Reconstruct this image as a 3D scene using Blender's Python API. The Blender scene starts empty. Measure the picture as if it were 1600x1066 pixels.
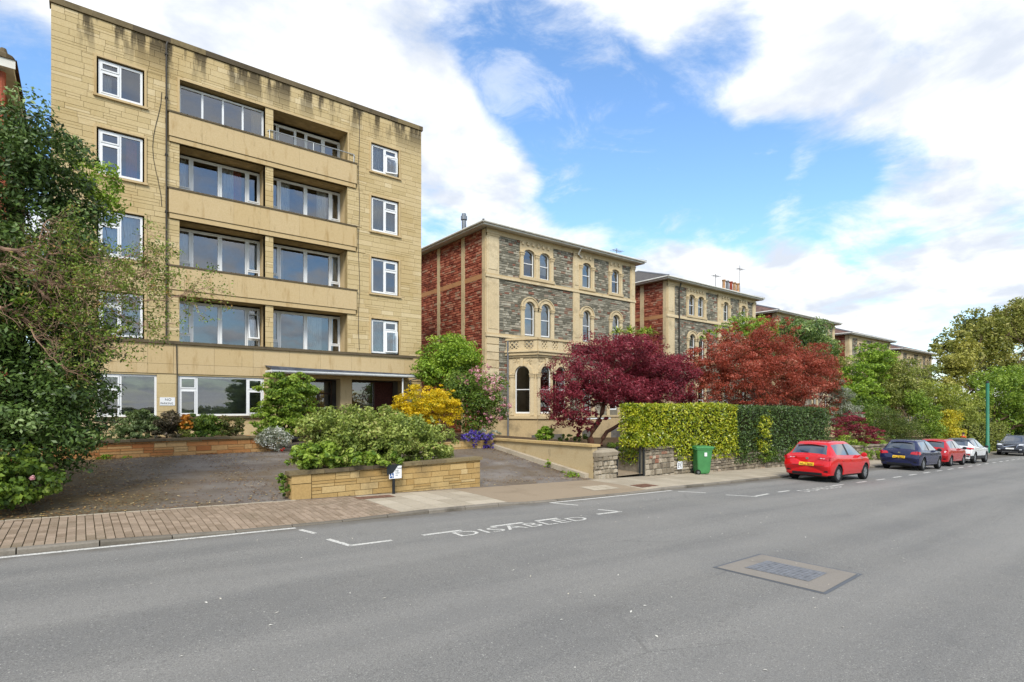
import bpy, bmesh, math, random
import numpy as np
from mathutils import Vector, Matrix

scene = bpy.context.scene
R = math.radians

# ------------------------------------------------------------------ camera
# World: X runs along the street (downhill), Y from the street to the houses, Z up.
EYE = 2.05; FPX = 860.0; HOR = 635.0
TH = math.atan(1094 / 860); CT, ST = math.cos(TH), math.sin(TH)
cam_d = bpy.data.cameras.new('camera'); cam = bpy.data.objects.new('camera', cam_d)
scene.collection.objects.link(cam)
cam.location = (0, 0, EYE); cam.rotation_euler = (R(90), 0, -math.asin(CT))
cam_d.sensor_width = 36; cam_d.lens = FPX / 1600 * 36; cam_d.shift_y = (HOR - 533) / 1600
cam_d.clip_start = 0.1; cam_d.clip_end = 3000
scene.camera = cam

# ------------------------------------------------------------------ light
SUN_EL, SUN_AZ = 44, 232          # azimuth of the sun's place, degrees from +X counter-clockwise
sd = bpy.data.lights.new('sun', 'SUN'); sun = bpy.data.objects.new('sun', sd)
scene.collection.objects.link(sun)
sd.energy = 2.0; sd.angle = R(20); sd.color = (1, .955, .88)
sv = Vector((math.cos(R(SUN_EL)) * math.cos(R(SUN_AZ)), math.cos(R(SUN_EL)) * math.sin(R(SUN_AZ)), math.sin(R(SUN_EL))))
sun.rotation_euler = sv.to_track_quat('Z', 'Y').to_euler()
scene.view_settings.view_transform = 'Standard'; scene.view_settings.look = 'None'
scene.view_settings.exposure = 0.92; scene.view_settings.gamma = 1.0
scene.cycles.max_bounces = 6; scene.cycles.diffuse_bounces = 2; scene.cycles.glossy_bounces = 3
scene.cycles.transparent_max_bounces = 8; scene.cycles.use_denoising = True

def pdir(u, v):
    a = (u - 800) / FPX
    return Vector((CT + ST * a, ST - CT * a, (HOR - v) / FPX))

def at(u, v, Y):                                       # the point seen at a pixel, at distance Y from the eye's line
    d = pdir(u, v); t = Y / d.y
    return Vector((d.x * t, Y, EYE + d.z * t))

def px2m(u, Y):                                        # metres per pixel there
    return Y / pdir(u, 0).y / FPX

def gz(X):                                             # the street falls away along X
    return -.0335 * max(-80, min(130, X))

# ------------------------------------------------------------------ world: sky with clouds
world = bpy.data.worlds.new('World'); scene.world = world; world.use_nodes = True
def build_world():
    nt = world.node_tree; N = nt.nodes; Lk = nt.links.new
    N.clear()
    out = N.new('ShaderNodeOutputWorld'); bg = N.new('ShaderNodeBackground'); bg.inputs[1].default_value = .1
    sky = N.new('ShaderNodeTexSky'); sky.sky_type = 'NISHITA'; sky.sun_disc = False
    sky.sun_elevation = R(SUN_EL); sky.sun_rotation = math.atan2(sv.x, sv.y); sky.air_density = 1.3; sky.dust_density = .3; sky.ozone_density = 3.0
    tc = N.new('ShaderNodeTexCoord'); sep = N.new('ShaderNodeSeparateXYZ'); Lk(tc.outputs['Generated'], sep.inputs[0])
    def M(op, a, b=None, c=None):
        m = N.new('ShaderNodeMath'); m.operation = op
        for i, q in enumerate((a, b, c)):
            if q is None: continue
            if isinstance(q, (int, float)): m.inputs[i].default_value = q
            else: Lk(q, m.inputs[i])
        return m.outputs[0]
    zc = M('ADD', M('MAXIMUM', sep.outputs[2], 0.0), .22)
    cb = N.new('ShaderNodeCombineXYZ'); Lk(M('DIVIDE', sep.outputs[0], zc), cb.inputs[0]); Lk(M('DIVIDE', sep.outputs[1], zc), cb.inputs[1])
    def noise(scale, detail, rough, dist, off):
        mp = N.new('ShaderNodeMapping'); mp.inputs['Location'].default_value = off; Lk(cb.outputs[0], mp.inputs[0])
        n = N.new('ShaderNodeTexNoise'); n.inputs['Scale'].default_value = scale; n.inputs['Detail'].default_value = detail
        n.inputs['Roughness'].default_value = rough; n.inputs['Distortion'].default_value = dist; Lk(mp.outputs[0], n.inputs['Vector'])
        return n.outputs[0]
    n1 = noise(3.0, 12, .62, .3, (3.1, 1.7, 0)); n2 = noise(.9, 4, .5, 0, (7.3, 2.2, 0)); n3 = noise(3.4, 7, .55, .2, (1.2, 9.4, 0))
    n = M('ADD', M('MULTIPLY', n1, .72), M('MULTIPLY', n2, .28))
    bias = .035
    for (u, v, r0, r1, w) in CLOUDS:
        d = pdir(u, v).normalized()
        dot = N.new('ShaderNodeVectorMath'); dot.operation = 'DOT_PRODUCT'; Lk(tc.outputs['Generated'], dot.inputs[0]); dot.inputs[1].default_value = d
        mr = N.new('ShaderNodeMapRange'); mr.interpolation_type = 'SMOOTHSTEP'
        mr.inputs['From Min'].default_value = math.cos(R(r1)); mr.inputs['From Max'].default_value = math.cos(R(r0))
        mr.inputs['To Min'].default_value = 0; mr.inputs['To Max'].default_value = w
        Lk(dot.outputs['Value'], mr.inputs['Value'])
        bias = M('ADD', bias, mr.outputs[0])
    t = M('ADD', n, bias)
    mr = N.new('ShaderNodeMapRange'); mr.interpolation_type = 'SMOOTHSTEP'
    mr.inputs['From Min'].default_value = .40; mr.inputs['From Max'].default_value = .63; Lk(t, mr.inputs['Value'])
    ws = N.new('ShaderNodeMapRange'); ws.interpolation_type = 'SMOOTHSTEP'; Lk(M('ADD', M('MULTIPLY', noise(5.5, 9, .66, .6, (4.4, 6.1, 0)), .6), M('MULTIPLY', n2, .4)), ws.inputs['Value'])
    for q_, w_ in zip(('From Min', 'From Max', 'To Min', 'To Max'), (.48, .64, 0, .42)): ws.inputs[q_].default_value = w_
    mask = M('MAXIMUM', mr.outputs[0], ws.outputs[0])
    # thick parts go lilac grey
    sh = N.new('ShaderNodeMapRange'); sh.interpolation_type = 'SMOOTHSTEP'
    sh.inputs['From Min'].default_value = .42; sh.inputs['From Max'].default_value = .66; Lk(n3, sh.inputs['Value'])
    cc = N.new('ShaderNodeMix'); cc.data_type = 'RGBA'; Lk(sh.outputs[0], cc.inputs[0])
    cc.inputs[6].default_value = (6.3, 6.4, 6.5, 1); cc.inputs[7].default_value = (4.1, 4.45, 5.05, 1)
    tint = N.new('ShaderNodeMix'); tint.data_type = 'RGBA'; tint.blend_type = 'MULTIPLY'; tint.inputs[0].default_value = 1
    Lk(sky.outputs[0], tint.inputs[6]); tint.inputs[7].default_value = (.98, 1.16, 1.33, 1)
    mx = N.new('ShaderNodeMix'); mx.data_type = 'RGBA'; Lk(mask, mx.inputs[0]); Lk(tint.outputs[2], mx.inputs[6]); Lk(cc.outputs[2], mx.inputs[7])
    Lk(mx.outputs[2], bg.inputs[0]); Lk(bg.outputs[0], out.inputs[0])
CLOUDS = [(800, 95, 2, 6, -.13), (870, 120, 2, 8, -.17), (930, 190, 2, 8, -.18), (1020, 240, 2, 8, -.17), (1120, 285, 2, 7, -.18), (1230, 305, 2, 8, -.20), (1350, 330, 1, 7, -.17), (905, 290, 1, 5, -.13),
          (1000, 345, 1, 4, -.08), (60, 150, 1, 6, -.16), (1480, 520, 1, 4, -.08), (740, 30, 1, 5, -.05), (1130, 60, 1, 5, -.04),
          (690, 230, 3, 9, .11), (790, 320, 1, 5, .07), (350, 30, 6, 15, .14), (960, 40, 2, 7, .06), (1400, 150, 7, 15, .13), (1180, 420, 3, 8, .11), (950, 305, 1, 3, .10), (1380, 430, 5, 11, .10), (830, 360, 2, 6, .04)]
build_world()

# ------------------------------------------------------------------ mesh helpers
COL = scene.collection
OFF = {}                                               # world offset of each Empty
class MB:
    def __init__(s): s.v = []; s.f = []; s.t = []
    def face(s, pts, t=.5):
        n = len(s.v); s.v.extend([tuple(p) for p in pts]); s.f.append(tuple(range(n, n + len(pts)))); s.t.append(t)
    def add(s, vs, fs, t=.5):
        n = len(s.v); s.v.extend([tuple(p) for p in vs])
        for f in fs: s.f.append(tuple(n + i for i in f)); s.t.append(t)
    def box(s, x0, x1, y0, y1, z0, z1, t=.5):
        s.add([(x0, y0, z0), (x1, y0, z0), (x1, y1, z0), (x0, y1, z0), (x0, y0, z1), (x1, y0, z1), (x1, y1, z1), (x0, y1, z1)],
              [(0, 3, 2, 1), (4, 5, 6, 7), (0, 1, 5, 4), (1, 2, 6, 5), (2, 3, 7, 6), (3, 0, 4, 7)], t)
        return s
    def fbox(s, fr, a0, a1, b0, b1, d0, d1, t=.5):     # box in a wall frame: a along, b up, d outwards
        s.add([fr(a, b, d) for d in (d0, d1) for (a, b) in ((a0, b0), (a1, b0), (a1, b1), (a0, b1))],
              [(0, 1, 2, 3), (4, 7, 6, 5), (0, 4, 5, 1), (1, 5, 6, 2), (2, 6, 7, 3), (3, 7, 4, 0)], t)
        return s
    def stone(s, fr, a0, a1, b0, b1, d, ch=.008, t=.5, j=0):   # chamfered block standing proud of a wall
        r = random.uniform
        q = [(a0, b0), (a1, b0), (a1, b1), (a0, b1)]
        k = [(a0 + ch + r(0, j), b0 + ch + r(0, j)), (a1 - ch - r(0, j), b0 + ch + r(0, j)), (a1 - ch - r(0, j), b1 - ch - r(0, j)), (a0 + ch + r(0, j), b1 - ch - r(0, j))]
        s.add([fr(a, b, -.004) for a, b in q] + [fr(a, b, d) for a, b in k], [(4, 7, 6, 5), (0, 4, 5, 1), (1, 5, 6, 2), (2, 6, 7, 3), (3, 7, 4, 0)], t)
        return s
    def tube(s, pts, rad, n=8, t=.5, cap=True):
        pts = [Vector(p) for p in pts]; base = len(s.v)
        if not hasattr(rad, '__len__'): rad = [rad] * len(pts)
        for i, p in enumerate(pts):
            d = (pts[min(i + 1, len(pts) - 1)] - pts[max(i - 1, 0)]).normalized()
            a = d.cross(Vector((0, 0, 1)) if abs(d.z) < .9 else Vector((1, 0, 0))).normalized(); b = d.cross(a)
            for k in range(n):
                w = 2 * math.pi * k / n; s.v.append(tuple(p + (a * math.cos(w) + b * math.sin(w)) * rad[i]))
        for i in range(len(pts) - 1):
            for k in range(n):
                s.f.append((base + i * n + k, base + i * n + (k + 1) % n, base + (i + 1) * n + (k + 1) % n, base + (i + 1) * n + k)); s.t.append(t)
        if cap:
            s.f.append(tuple(base + k for k in range(n))); s.t.append(t)
            m = base + (len(pts) - 1) * n; s.f.append(tuple(m + n - 1 - k for k in range(n))); s.t.append(t)
        return s
    def lathe(s, c, prof, n=16, t=.5):                 # profile of (radius, z) about a vertical axis
        base = len(s.v)
        for r, z in prof:
            for k in range(n):
                w = 2 * math.pi * k / n; s.v.append((c[0] + r * math.cos(w), c[1] + r * math.sin(w), c[2] + z))
        for i in range(len(prof) - 1):
            for k in range(n):
                s.f.append((base + i * n + k, base + i * n + (k + 1) % n, base + (i + 1) * n + (k + 1) % n, base + (i + 1) * n + k)); s.t.append(t)
        return s
    def prism(s, fr, poly, d0, d1, t=.5):              # polygon in a wall frame, extruded outwards
        n = len(poly)
        s.add([fr(a, b, d0) for a, b in poly] + [fr(a, b, d1) for a, b in poly],
              [tuple(range(n)), tuple(range(2 * n - 1, n - 1, -1))] + [(i, n + i, n + (i + 1) % n, (i + 1) % n) for i in range(n)], t)
        return s
    def mesh(s, name, smooth=False):
        me = bpy.data.meshes.new(name); me.from_pydata(s.v, [], s.f)
        at_ = me.attributes.new('tint', 'FLOAT', 'FACE'); at_.data.foreach_set('value', s.t)
        if smooth: me.polygons.foreach_set('use_smooth', [True] * len(s.f))
        return me

def frame(ox, oy, ax, ay):                             # wall frame: origin, unit direction along; outward normal is to the right of it
    def fr(a, b, d): return (ox + ax * a + ay * d, oy + ay * a - ax * d, b)
    return fr
FRONT = frame(0, 0, 1, 0)                              # a = X, d towards the street when origin y is added
def front(Y): return frame(0, Y, 1, 0)
def side(X): return (lambda a, b, d: (X - d, a, b))   # faces -X, a = Y

def tag(o, label=None, cat=None, group=None, kind=None):
    if label: o['label'] = label
    if cat: o['category'] = cat
    if group: o['group'] = group
    if kind: o['kind'] = kind
    return o
def thing(name, label, cat, loc, group=None, kind=None):
    o = bpy.data.objects.new(name, None); o.empty_display_size = .2; COL.objects.link(o); o.location = loc
    OFF[o.name] = Vector(loc)
    return tag(o, label, cat, group, kind)
def obj(name, m, mat, parent=None, smooth=False):      # mesh in world coordinates, whatever its parent
    me = m.mesh(name, smooth) if isinstance(m, MB) else m
    for q in (mat if isinstance(mat, (list, tuple)) else [mat]): me.materials.append(q)
    o = bpy.data.objects.new(name, me); COL.objects.link(o)
    if parent is not None:
        o.parent = parent
        if parent.name in OFF: o.matrix_parent_inverse = Matrix.Translation(-OFF[parent.name])
    return o
def struct(name, m, mat): return tag(obj(name, m, mat), kind='structure')
def recalc(me):
    bm = bmesh.new(); bm.from_mesh(me); bmesh.ops.recalc_face_normals(bm, faces=bm.faces); bm.to_mesh(me); bm.free(); return me
def text_mesh(s, size, extrude=.0, fn=None, spacing=1.0):
    cu = bpy.data.curves.new('t', 'FONT'); cu.body = s; cu.size = size; cu.extrude = extrude; cu.align_x = 'LEFT'; cu.space_character = spacing
    o = bpy.data.objects.new('t', cu); COL.objects.link(o)
    dg = bpy.context.evaluated_depsgraph_get(); me = bpy.data.meshes.new_from_object(o.evaluated_get(dg))
    bpy.data.objects.remove(o); bpy.data.curves.remove(cu)
    if fn:
        for v in me.vertices: v.co = fn(v.co)
    return me

def rect_sub(r, holes, eps=.03):                       # rectangle minus rectangles
    out = [r]
    for (hx0, hx1, hz0, hz1) in holes:
        nxt = []
        for (a, b, c, d) in out:
            if hx1 <= a or hx0 >= b or hz1 <= c or hz0 >= d: nxt.append((a, b, c, d)); continue
            if hz0 > c: nxt.append((a, b, c, hz0))
            if hz1 < d: nxt.append((a, b, hz1, d))
            c2, d2 = max(c, hz0), min(d, hz1)
            if hx0 > a: nxt.append((a, hx0, c2, d2))
            if hx1 < b: nxt.append((hx1, b, c2, d2))
        out = nxt
    return [q for q in out if q[1] - q[0] > eps and q[3] - q[2] > eps]

# ------------------------------------------------------------------ materials
def lin(h):
    h = h.lstrip('#'); c = [int(h[i:i + 2], 16) / 255 for i in (0, 2, 4)]
    return tuple(x / 12.92 if x <= .04045 else ((x + .055) / 1.055) ** 2.4 for x in c) + (1,)
def sc(c, k): return tuple(x * k for x in c[:3]) + (1,)
class MT:
    def __init__(s, name):
        s.m = bpy.data.materials.new(name); s.m.use_nodes = True; s.nt = s.m.node_tree; s.N = s.nt.nodes
        s.b = s.N['Principled BSDF']; s.out = s.N['Material Output']; s.pos = s.N.new('ShaderNodeNewGeometry').outputs['Position']
    def L(s, a, b): s.nt.links.new(a, b)
    def noise(s, scale, detail=4, rough=.55, vec=None, dist=0):
        n = s.N.new('ShaderNodeTexNoise'); n.inputs['Scale'].default_value = scale; n.inputs['Detail'].default_value = detail
        n.inputs['Roughness'].default_value = rough; n.inputs['Distortion'].default_value = dist; s.L(vec or s.pos, n.inputs['Vector']); return n.outputs[0]
    def vor(s, scale, feat='F1', vec=None, out=0):
        n = s.N.new('ShaderNodeTexVoronoi'); n.feature = feat; n.inputs['Scale'].default_value = scale; s.L(vec or s.pos, n.inputs['Vector']); return n.outputs[out]
    def stretch(s, sx, sy, sz):
        n = s.N.new('ShaderNodeMapping'); n.inputs['Scale'].default_value = (sx, sy, sz); s.L(s.pos, n.inputs[0]); return n.outputs[0]
    def ramp(s, f, a, b, lo=0, hi=1):
        n = s.N.new('ShaderNodeMapRange'); n.interpolation_type = 'SMOOTHSTEP'; s.L(f, n.inputs[0])
        for i, q in enumerate((a, b, lo, hi)): n.inputs[i + 1].default_value = q
        return n.outputs[0]
    def mix(s, f, a, b, mode='MIX'):
        n = s.N.new('ShaderNodeMix'); n.data_type = 'RGBA'; n.blend_type = mode
        for q, i in ((f, 0), (a, 6), (b, 7)):
            if isinstance(q, (int, float)): n.inputs[i].default_value = q
            elif isinstance(q, tuple): n.inputs[i].default_value = q
            else: s.L(q, n.inputs[i])
        return n.outputs[2]
    def math(s, op, a, b):
        n = s.N.new('ShaderNodeMath'); n.operation = op
        for q, i in ((a, 0), (b, 1)):
            if isinstance(q, (int, float)): n.inputs[i].default_value = q
            else: s.L(q, n.inputs[i])
        return n.outputs[0]
    def attr(s): 
        n = s.N.new('ShaderNodeAttribute'); n.attribute_name = 'tint'; return n.outputs['Fac']
    def axis(s, i):
        n = s.N.new('ShaderNodeSeparateXYZ'); s.L(s.pos, n.inputs[0]); return n.outputs[i]
    def cramp(s, f, stops):
        n = s.N.new('ShaderNodeValToRGB'); s.L(f, n.inputs[0]); e = n.color_ramp.elements
        e[0].position, e[0].color = stops[0]; e[1].position, e[1].color = stops[-1]
        for p, c in stops[1:-1]: q = e.new(p); q.color = c
        return n.outputs[0]
    def bump(s, h, strength=.3, dist=.01):
        n = s.N.new('ShaderNodeBump'); n.inputs['Strength'].default_value = strength; n.inputs['Distance'].default_value = dist
        s.L(h, n.inputs['Height']); s.L(n.outputs[0], s.b.inputs['Normal'])
    def done(s, col=None, rough=.8, spec=.3, metal=0):
        if isinstance(col, tuple): s.b.inputs['Base Color'].default_value = col
        elif col is not None: s.L(col, s.b.inputs['Base Color'])
        if isinstance(rough, (int, float)): s.b.inputs['Roughness'].default_value = rough
        else: s.L(rough, s.b.inputs['Roughness'])
        s.b.inputs['Specular IOR Level'].default_value = spec; s.b.inputs['Metallic'].default_value = metal
        return s.m
def plain(name, col, rough=.6, spec=.4, metal=0, var=.12, scale=6):
    k = MT(name); c = lin(col) if isinstance(col, str) else col
    n = k.noise(scale, 5)
    return k.done(k.mix(k.ramp(n, .3, .7), sc(c, 1 - var), sc(c, 1 + var * .6)), rough, spec, metal)
def masonry(name, stops, grain=30, bump=.35, dirt=None, dscale=.7, damt=.5, bd=.01, rough=.9):
    k = MT(name); c = k.cramp(k.attr(), [(p, lin(h)) for p, h in stops])
    n = k.noise(grain, 5, .65); c = k.mix(k.ramp(n, .25, .75), k.mix(1.0, c, (.80, .79, .77, 1), 'MULTIPLY'), c)
    if dirt:
        d = k.noise(dscale, 6, .62); c = k.mix(k.math('MULTIPLY', k.ramp(d, .50, .72), damt), c, lin(dirt))
    k.bump(n, bump, bd)
    return k.done(c, rough, .2)
def leafmat(name, cols, trans=.28, rough=.5, spec=.35):
    k = MT(name); a = k.attr(); n = len(cols)
    c = k.cramp(a, [(i / (n - 1), lin(h)) for i, h in enumerate(cols)])
    k.done(c, rough, spec)
    t = k.N.new('ShaderNodeBsdfTranslucent'); k.L(k.mix(1.0, c, (1.1, 1.15, .8, 1), 'MULTIPLY'), t.inputs[0])
    mx = k.N.new('ShaderNodeMixShader'); mx.inputs[0].default_value = trans
    k.L(k.b.outputs[0], mx.inputs[1]); k.L(t.outputs[0], mx.inputs[2]); k.L(mx.outputs[0], k.out.inputs[0])
    return k.m
def glassmat(name, tintc=(.75, .8, .8, 1), ior=1.6, rough=.015):
    k = MT(name); N = k.N
    g = N.new('ShaderNodeBsdfGlossy'); g.inputs['Roughness'].default_value = rough; g.inputs[0].default_value = (.92, .95, 1, 1)
    n = k.noise(.9, 2); bp = N.new('ShaderNodeBump'); bp.inputs['Strength'].default_value = .05; bp.inputs['Distance'].default_value = .05; k.L(n, bp.inputs['Height']); k.L(bp.outputs[0], g.inputs['Normal'])
    tr = N.new('ShaderNodeBsdfTransparent'); tr.inputs[0].default_value = tintc
    fz = N.new('ShaderNodeFresnel'); fz.inputs[0].default_value = ior
    mx = N.new('ShaderNodeMixShader'); k.L(fz.outputs[0], mx.inputs[0]); k.L(tr.outputs[0], mx.inputs[1]); k.L(g.outputs[0], mx.inputs[2]); k.L(mx.outputs[0], k.out.inputs[0])
    return k.m
# ================================================================== ground, road, pavement
random.seed(4)
def m_asphalt():
    k = MT('asphalt'); big = k.noise(.35, 5, .6); mid = k.noise(3, 4); fine = k.noise(90, 3, .8); sp = k.vor(140)
    streak = k.noise(1.0, 4, .6, k.stretch(.08, .9, 1))
    c = k.mix(k.ramp(big, .35, .7), lin('7f7d78'), lin('89867f'))
    c = k.mix(k.ramp(streak, .4, .7), c, lin('908d86'))
    c = k.mix(k.math('MULTIPLY', k.ramp(fine, .40, .62), .6), c, lin('4a4947'))
    c = k.mix(k.math('MULTIPLY', k.ramp(k.noise(38, 2, .6), .52, .68), .42), c, lin('575551'))
    c = k.mix(k.math('MULTIPLY', k.ramp(k.noise(48, 2, .7), .64, .70), .8), c, lin('b4b0a6'))
    c = k.mix(k.math('MULTIPLY', k.ramp(mid, .55, .8), .18), c, lin('5a5854'))
    cr = k.ramp(k.vor(.55, 'DISTANCE_TO_EDGE', k.stretch(.35, 1, 1)), .0, .006, 1, 0)
    c = k.mix(k.math('MULTIPLY', cr, k.math('MULTIPLY', k.ramp(k.noise(.5, 3), .52, .66), .28)), c, lin('3a3937'))
    y = k.math('ADD', k.axis(1), k.math('MULTIPLY', k.noise(.25, 3), 1.2)); c = k.mix(k.math('MULTIPLY', k.ramp(k.math('SINE', k.math('MULTIPLY', y, 2.6), 0), -.2, .9), .16), c, lin('9a968e'))
    c = k.mix(k.math('MULTIPLY', k.ramp(k.math('ADD', k.axis(1), k.math('MULTIPLY', k.noise(2.2, 5), .7)), 10.0, 10.45), .6), c, lin('5c5549'))
    c = k.mix(k.math('MULTIPLY', k.ramp(k.noise(.8, 5, .7), .62, .72), .3), c, lin('5f5c57'))
    k.bump(fine, .5, .006)
    return k.done(c, .88, .25)
M_ASPH = m_asphalt()
def m_drive():
    k = MT('drive_tarmac'); big = k.noise(.7, 6, .65); st = k.noise(1.1, 5, .6, k.stretch(.3, 1, 1)); fine = k.noise(80, 3, .8)
    c = k.mix(k.ramp(big, .35, .65), lin('716a63'), lin('857d74'))
    c = k.mix(k.math('MULTIPLY', k.ramp(st, .45, .68), .75), c, lin('605247'))
    c = k.mix(k.math('MULTIPLY', k.ramp(k.noise(.55, 4), .42, .62), .6), c, lin('655338'))
    c = k.mix(k.math('MULTIPLY', k.ramp(k.math('ADD', k.axis(0), k.math('MULTIPLY', k.noise(.9, 5), 5.0)), 5.2, 2.0), .75), c, lin('574b2c'))
    c = k.mix(k.math('MULTIPLY', k.ramp(fine, .4, .7), .35), c, lin('3d3a37'))
    k.bump(fine, .5, .006)
    return k.done(c, .85, .3)
M_DRIVE = m_drive()
M_SOIL = plain('soil', '5a4a38', .95, .1, var=.4, scale=9)
def m_turf():
    k = MT('turf'); c = k.mix(k.ramp(k.noise(3, 5), .35, .65), lin('3f4a22'), lin('62552f')); return k.done(c, .95, .1)
M_TURF = m_turf()
M_PAVER = masonry('brick_paver', [(0, '8b7965'), (.3, '95836f'), (.7, '9e8b77'), (1, 'a8947f')], 25, .3, '6a664e', .9, .35)
M_JOINT = plain('joint_sand', '544c38', .95, .1, var=.25, scale=14)
M_SLAB = masonry('paving_slab', [(0, 'a89c88'), (.5, 'b6aa95'), (1, 'c0b49f')], 30, .2, '8a7f6c', 1.2, .45)
M_BUFF = masonry('buff_tarmac', [(0, '97866f'), (1, 'a0907a')], 70, .4, '80715c', 1.0, .6)
M_KERB = masonry('kerb_stone', [(0, '6e675c'), (.5, '7d766a'), (1, '8c8478')], 35, .4, '4c463d', 1.5, .7)
def m_paint():
    k = MT('road_paint'); n = k.noise(35, 4, .7)
    c = k.mix(k.ramp(n, .48, .62), lin('d2cfc5'), lin('8f8c86')); return k.done(c, .7, .3)
M_PAINT = m_paint()
M_IRON = plain('cast_iron', '77787a', .65, .4, .15, .25, 12)
M_RUST = plain('rusty_cover', '7a5a48', .8, .3, 0, .35, 10)

def KY(X): return 10.1 + max(0, min(44, X - 16)) * .0295          # kerb line
def sheet(xs, ys, fz):
    m = MB(); nx, ny = len(xs), len(ys)
    m.v = [(x, y, fz(x, y)) for y in ys for x in xs]
    m.f = [(j * nx + i, j * nx + i + 1, (j + 1) * nx + i + 1, (j + 1) * nx + i) for j in range(ny - 1) for i in range(nx - 1)]
    m.t = [.5] * len(m.f); return m
def strip(xs, fy0, fy1, fz, n=1):                                   # band between two lines along X
    m = MB(); k = n + 1
    for x in xs:
        for i in range(k):
            y = fy0(x) + (fy1(x) - fy0(x)) * i / n; m.v.append((x, y, fz(x, y)))
    for i in range(len(xs) - 1):
        for j in range(n): m.f.append((i * k + j, (i + 1) * k + j, (i + 1) * k + j + 1, i * k + j + 1)); m.t.append(.5)
    return m
lsp = lambda a, b, n: [a + (b - a) * i / (n - 1) for i in range(n)]

# the ground, one sheet to the horizon
struct('ground', sheet([-1500, -400, -80, 0, 60, 130, 400, 2500], [-1500, -300, -60, -5, 30, 100, 400, 2500], lambda x, y: gz(x) - .35), M_TURF)
# the road
struct('road', strip(lsp(-60, 130, 96), lambda x: -7.0, lambda x: KY(x) + .02, lambda x, y: gz(x), 1), M_ASPH)

PAVE_IN = 12.6
def pz(X): return gz(X) + .085
def DROP(X):                                                         # dropped kerb at the two drives
    d = 0
    for a, b in ((1.6, 4.4), (8.6, 12.6)):
        d = max(d, min(1, max(0, (X - a + .9) / .9)) * min(1, max(0, (b + .9 - X) / .9)))
    return d
def kz(X): return gz(X) + .075 - .05 * DROP(X)
def pvz(X, Y):                                                       # pavement surface, dipping to the dropped kerb
    w = max(0, min(1, (11.3 - Y) / 1.0)); return pz(X) * (1 - w) + kz(X) * w
pave = tag(obj('pavement', strip(lsp(-40, 120, 220), lambda x: KY(x) + .12, lambda x: PAVE_IN + .02, lambda x, y: pvz(x, y) - .012 - .05 * (x > 5.2), 12), M_JOINT), kind='structure')
# kerb stones
kerb = tag(obj('kerb', strip(lsp(-40, 120, 220), lambda x: KY(x) + .02, lambda x: KY(x) + .12, lambda x, y: kz(x) - .05, 1), M_JOINT), kind='structure')
x = -8.0
while x < 75:
    l = .915 if x < 30 else 3.6; a, b = x + .008, x + l - .008
    vs = []
    for X in (a, b):
        y0, y1, g = KY(X), KY(X) + .125, gz(X)
        vs += [(X, y0, g - .1), (X, y0 + .004, kz(X) - .018), (X, y0 + .022, kz(X) + .004), (X, y1, kz(X) + .004), (X, y1, g - .1)]
    m = MB(); m.add(vs, [(0, 1, 6, 5), (1, 2, 7, 6), (2, 3, 8, 7), (3, 4, 9, 8), (0, 4, 3, 2, 1), (5, 6, 7, 8, 9)], random.random())
    obj('kerb_stone', m, M_KERB, kerb); x += l
# brick pavers: rows run from kerb to forecourt
pv = []
x = -7.0; c = 0
while x < 5.15:
    y = KY(x) + .135 - (.1 if c % 2 else 0)
    while y < PAVE_IN - .02:
        y0, y1 = max(y, KY(x) + .135), min(y + .2, PAVE_IN)
        if y1 - y0 > .04: pv.append((x, x + .118, y0, y1))
        y += .2
    x += .118; c += 1
def paver(m, r, t):
    a, b, c_, d = r; a += .0005; b -= .0005; c_ += .002; d -= .002; g = .0025; ch = .004; z = random.uniform(-.002, .003)
    q = [(a + g, c_ + g), (b - g, c_ + g), (b - g, d - g), (a + g, d - g)]; k = [(a + g + ch, c_ + g + ch), (b - g - ch, c_ + g + ch), (b - g - ch, d - g - ch), (a + g + ch, d - g - ch)]
    m.add([(X, Y, pvz(X, Y) - .03) for X, Y in q] + [(X, Y, pvz(X, Y) + z) for X, Y in k], [(4, 5, 6, 7), (0, 1, 5, 4), (1, 2, 6, 5), (2, 3, 7, 6), (3, 0, 4, 7)], t)
pv.sort(key=lambda r: (r[0] if r[0] > -1.35 else 99) + .02 * r[2])
rest = MB()
for i, r in enumerate(pv):
    t = random.random()
    if i < 300: m = MB(); paver(m, r, t); obj('paver', m, M_PAVER, pave)
    else: paver(rest, r, t)
tag(obj('pavers_beyond', rest, M_PAVER, pave), kind='stuff')
# edging setts along the forecourt
x = -7.0
while x < 3.6:
    m = MB(); paver(m, (x, x + .24, PAVE_IN, PAVE_IN + .085), random.uniform(.8, 1)); obj('edging_sett', m, M_SLAB, pave); x += .24
def slab(x0, x1, y0, y1, mat, t=None, lift=.0, g=.006, name='slab', par=None, n=2):
    m = MB(); xs = lsp(x0 + g, x1 - g, n); t = random.random() if t is None else t
    ya = max(y0, KY(x0) + .135) + g; ys = sorted({ya, y1 - g} | {y for y in (10.35, 10.6, 10.9, 11.3) if ya + .05 < y < y1 - .05})
    for i, j in [(i, j) for i in range(n - 1) for j in range(len(ys) - 1)]:
        a, b = xs[i], xs[i + 1]; y0a, y1a = ys[j], ys[j + 1]
        q = [(a, y0a), (b, y0a), (b, y1a), (a, y1a)]
        m.add([(X, Y, pvz(X, Y) - .03) for X, Y in q] + [(X, Y, pvz(X, Y) + lift) for X, Y in q], [(4, 5, 6, 7), (0, 1, 5, 4), (1, 2, 6, 5), (2, 3, 7, 6), (3, 0, 4, 7)], t)
    return obj(name, m, mat, par or pave)
# pale slabs by the sign
for i in range(6):
    for j in range(5):
        x0 = 5.16 + i * .46; slab(x0, x0 + .46, 10.235 + j * .475, 10.235 + (j + 1) * .475, M_SLAB)
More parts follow.
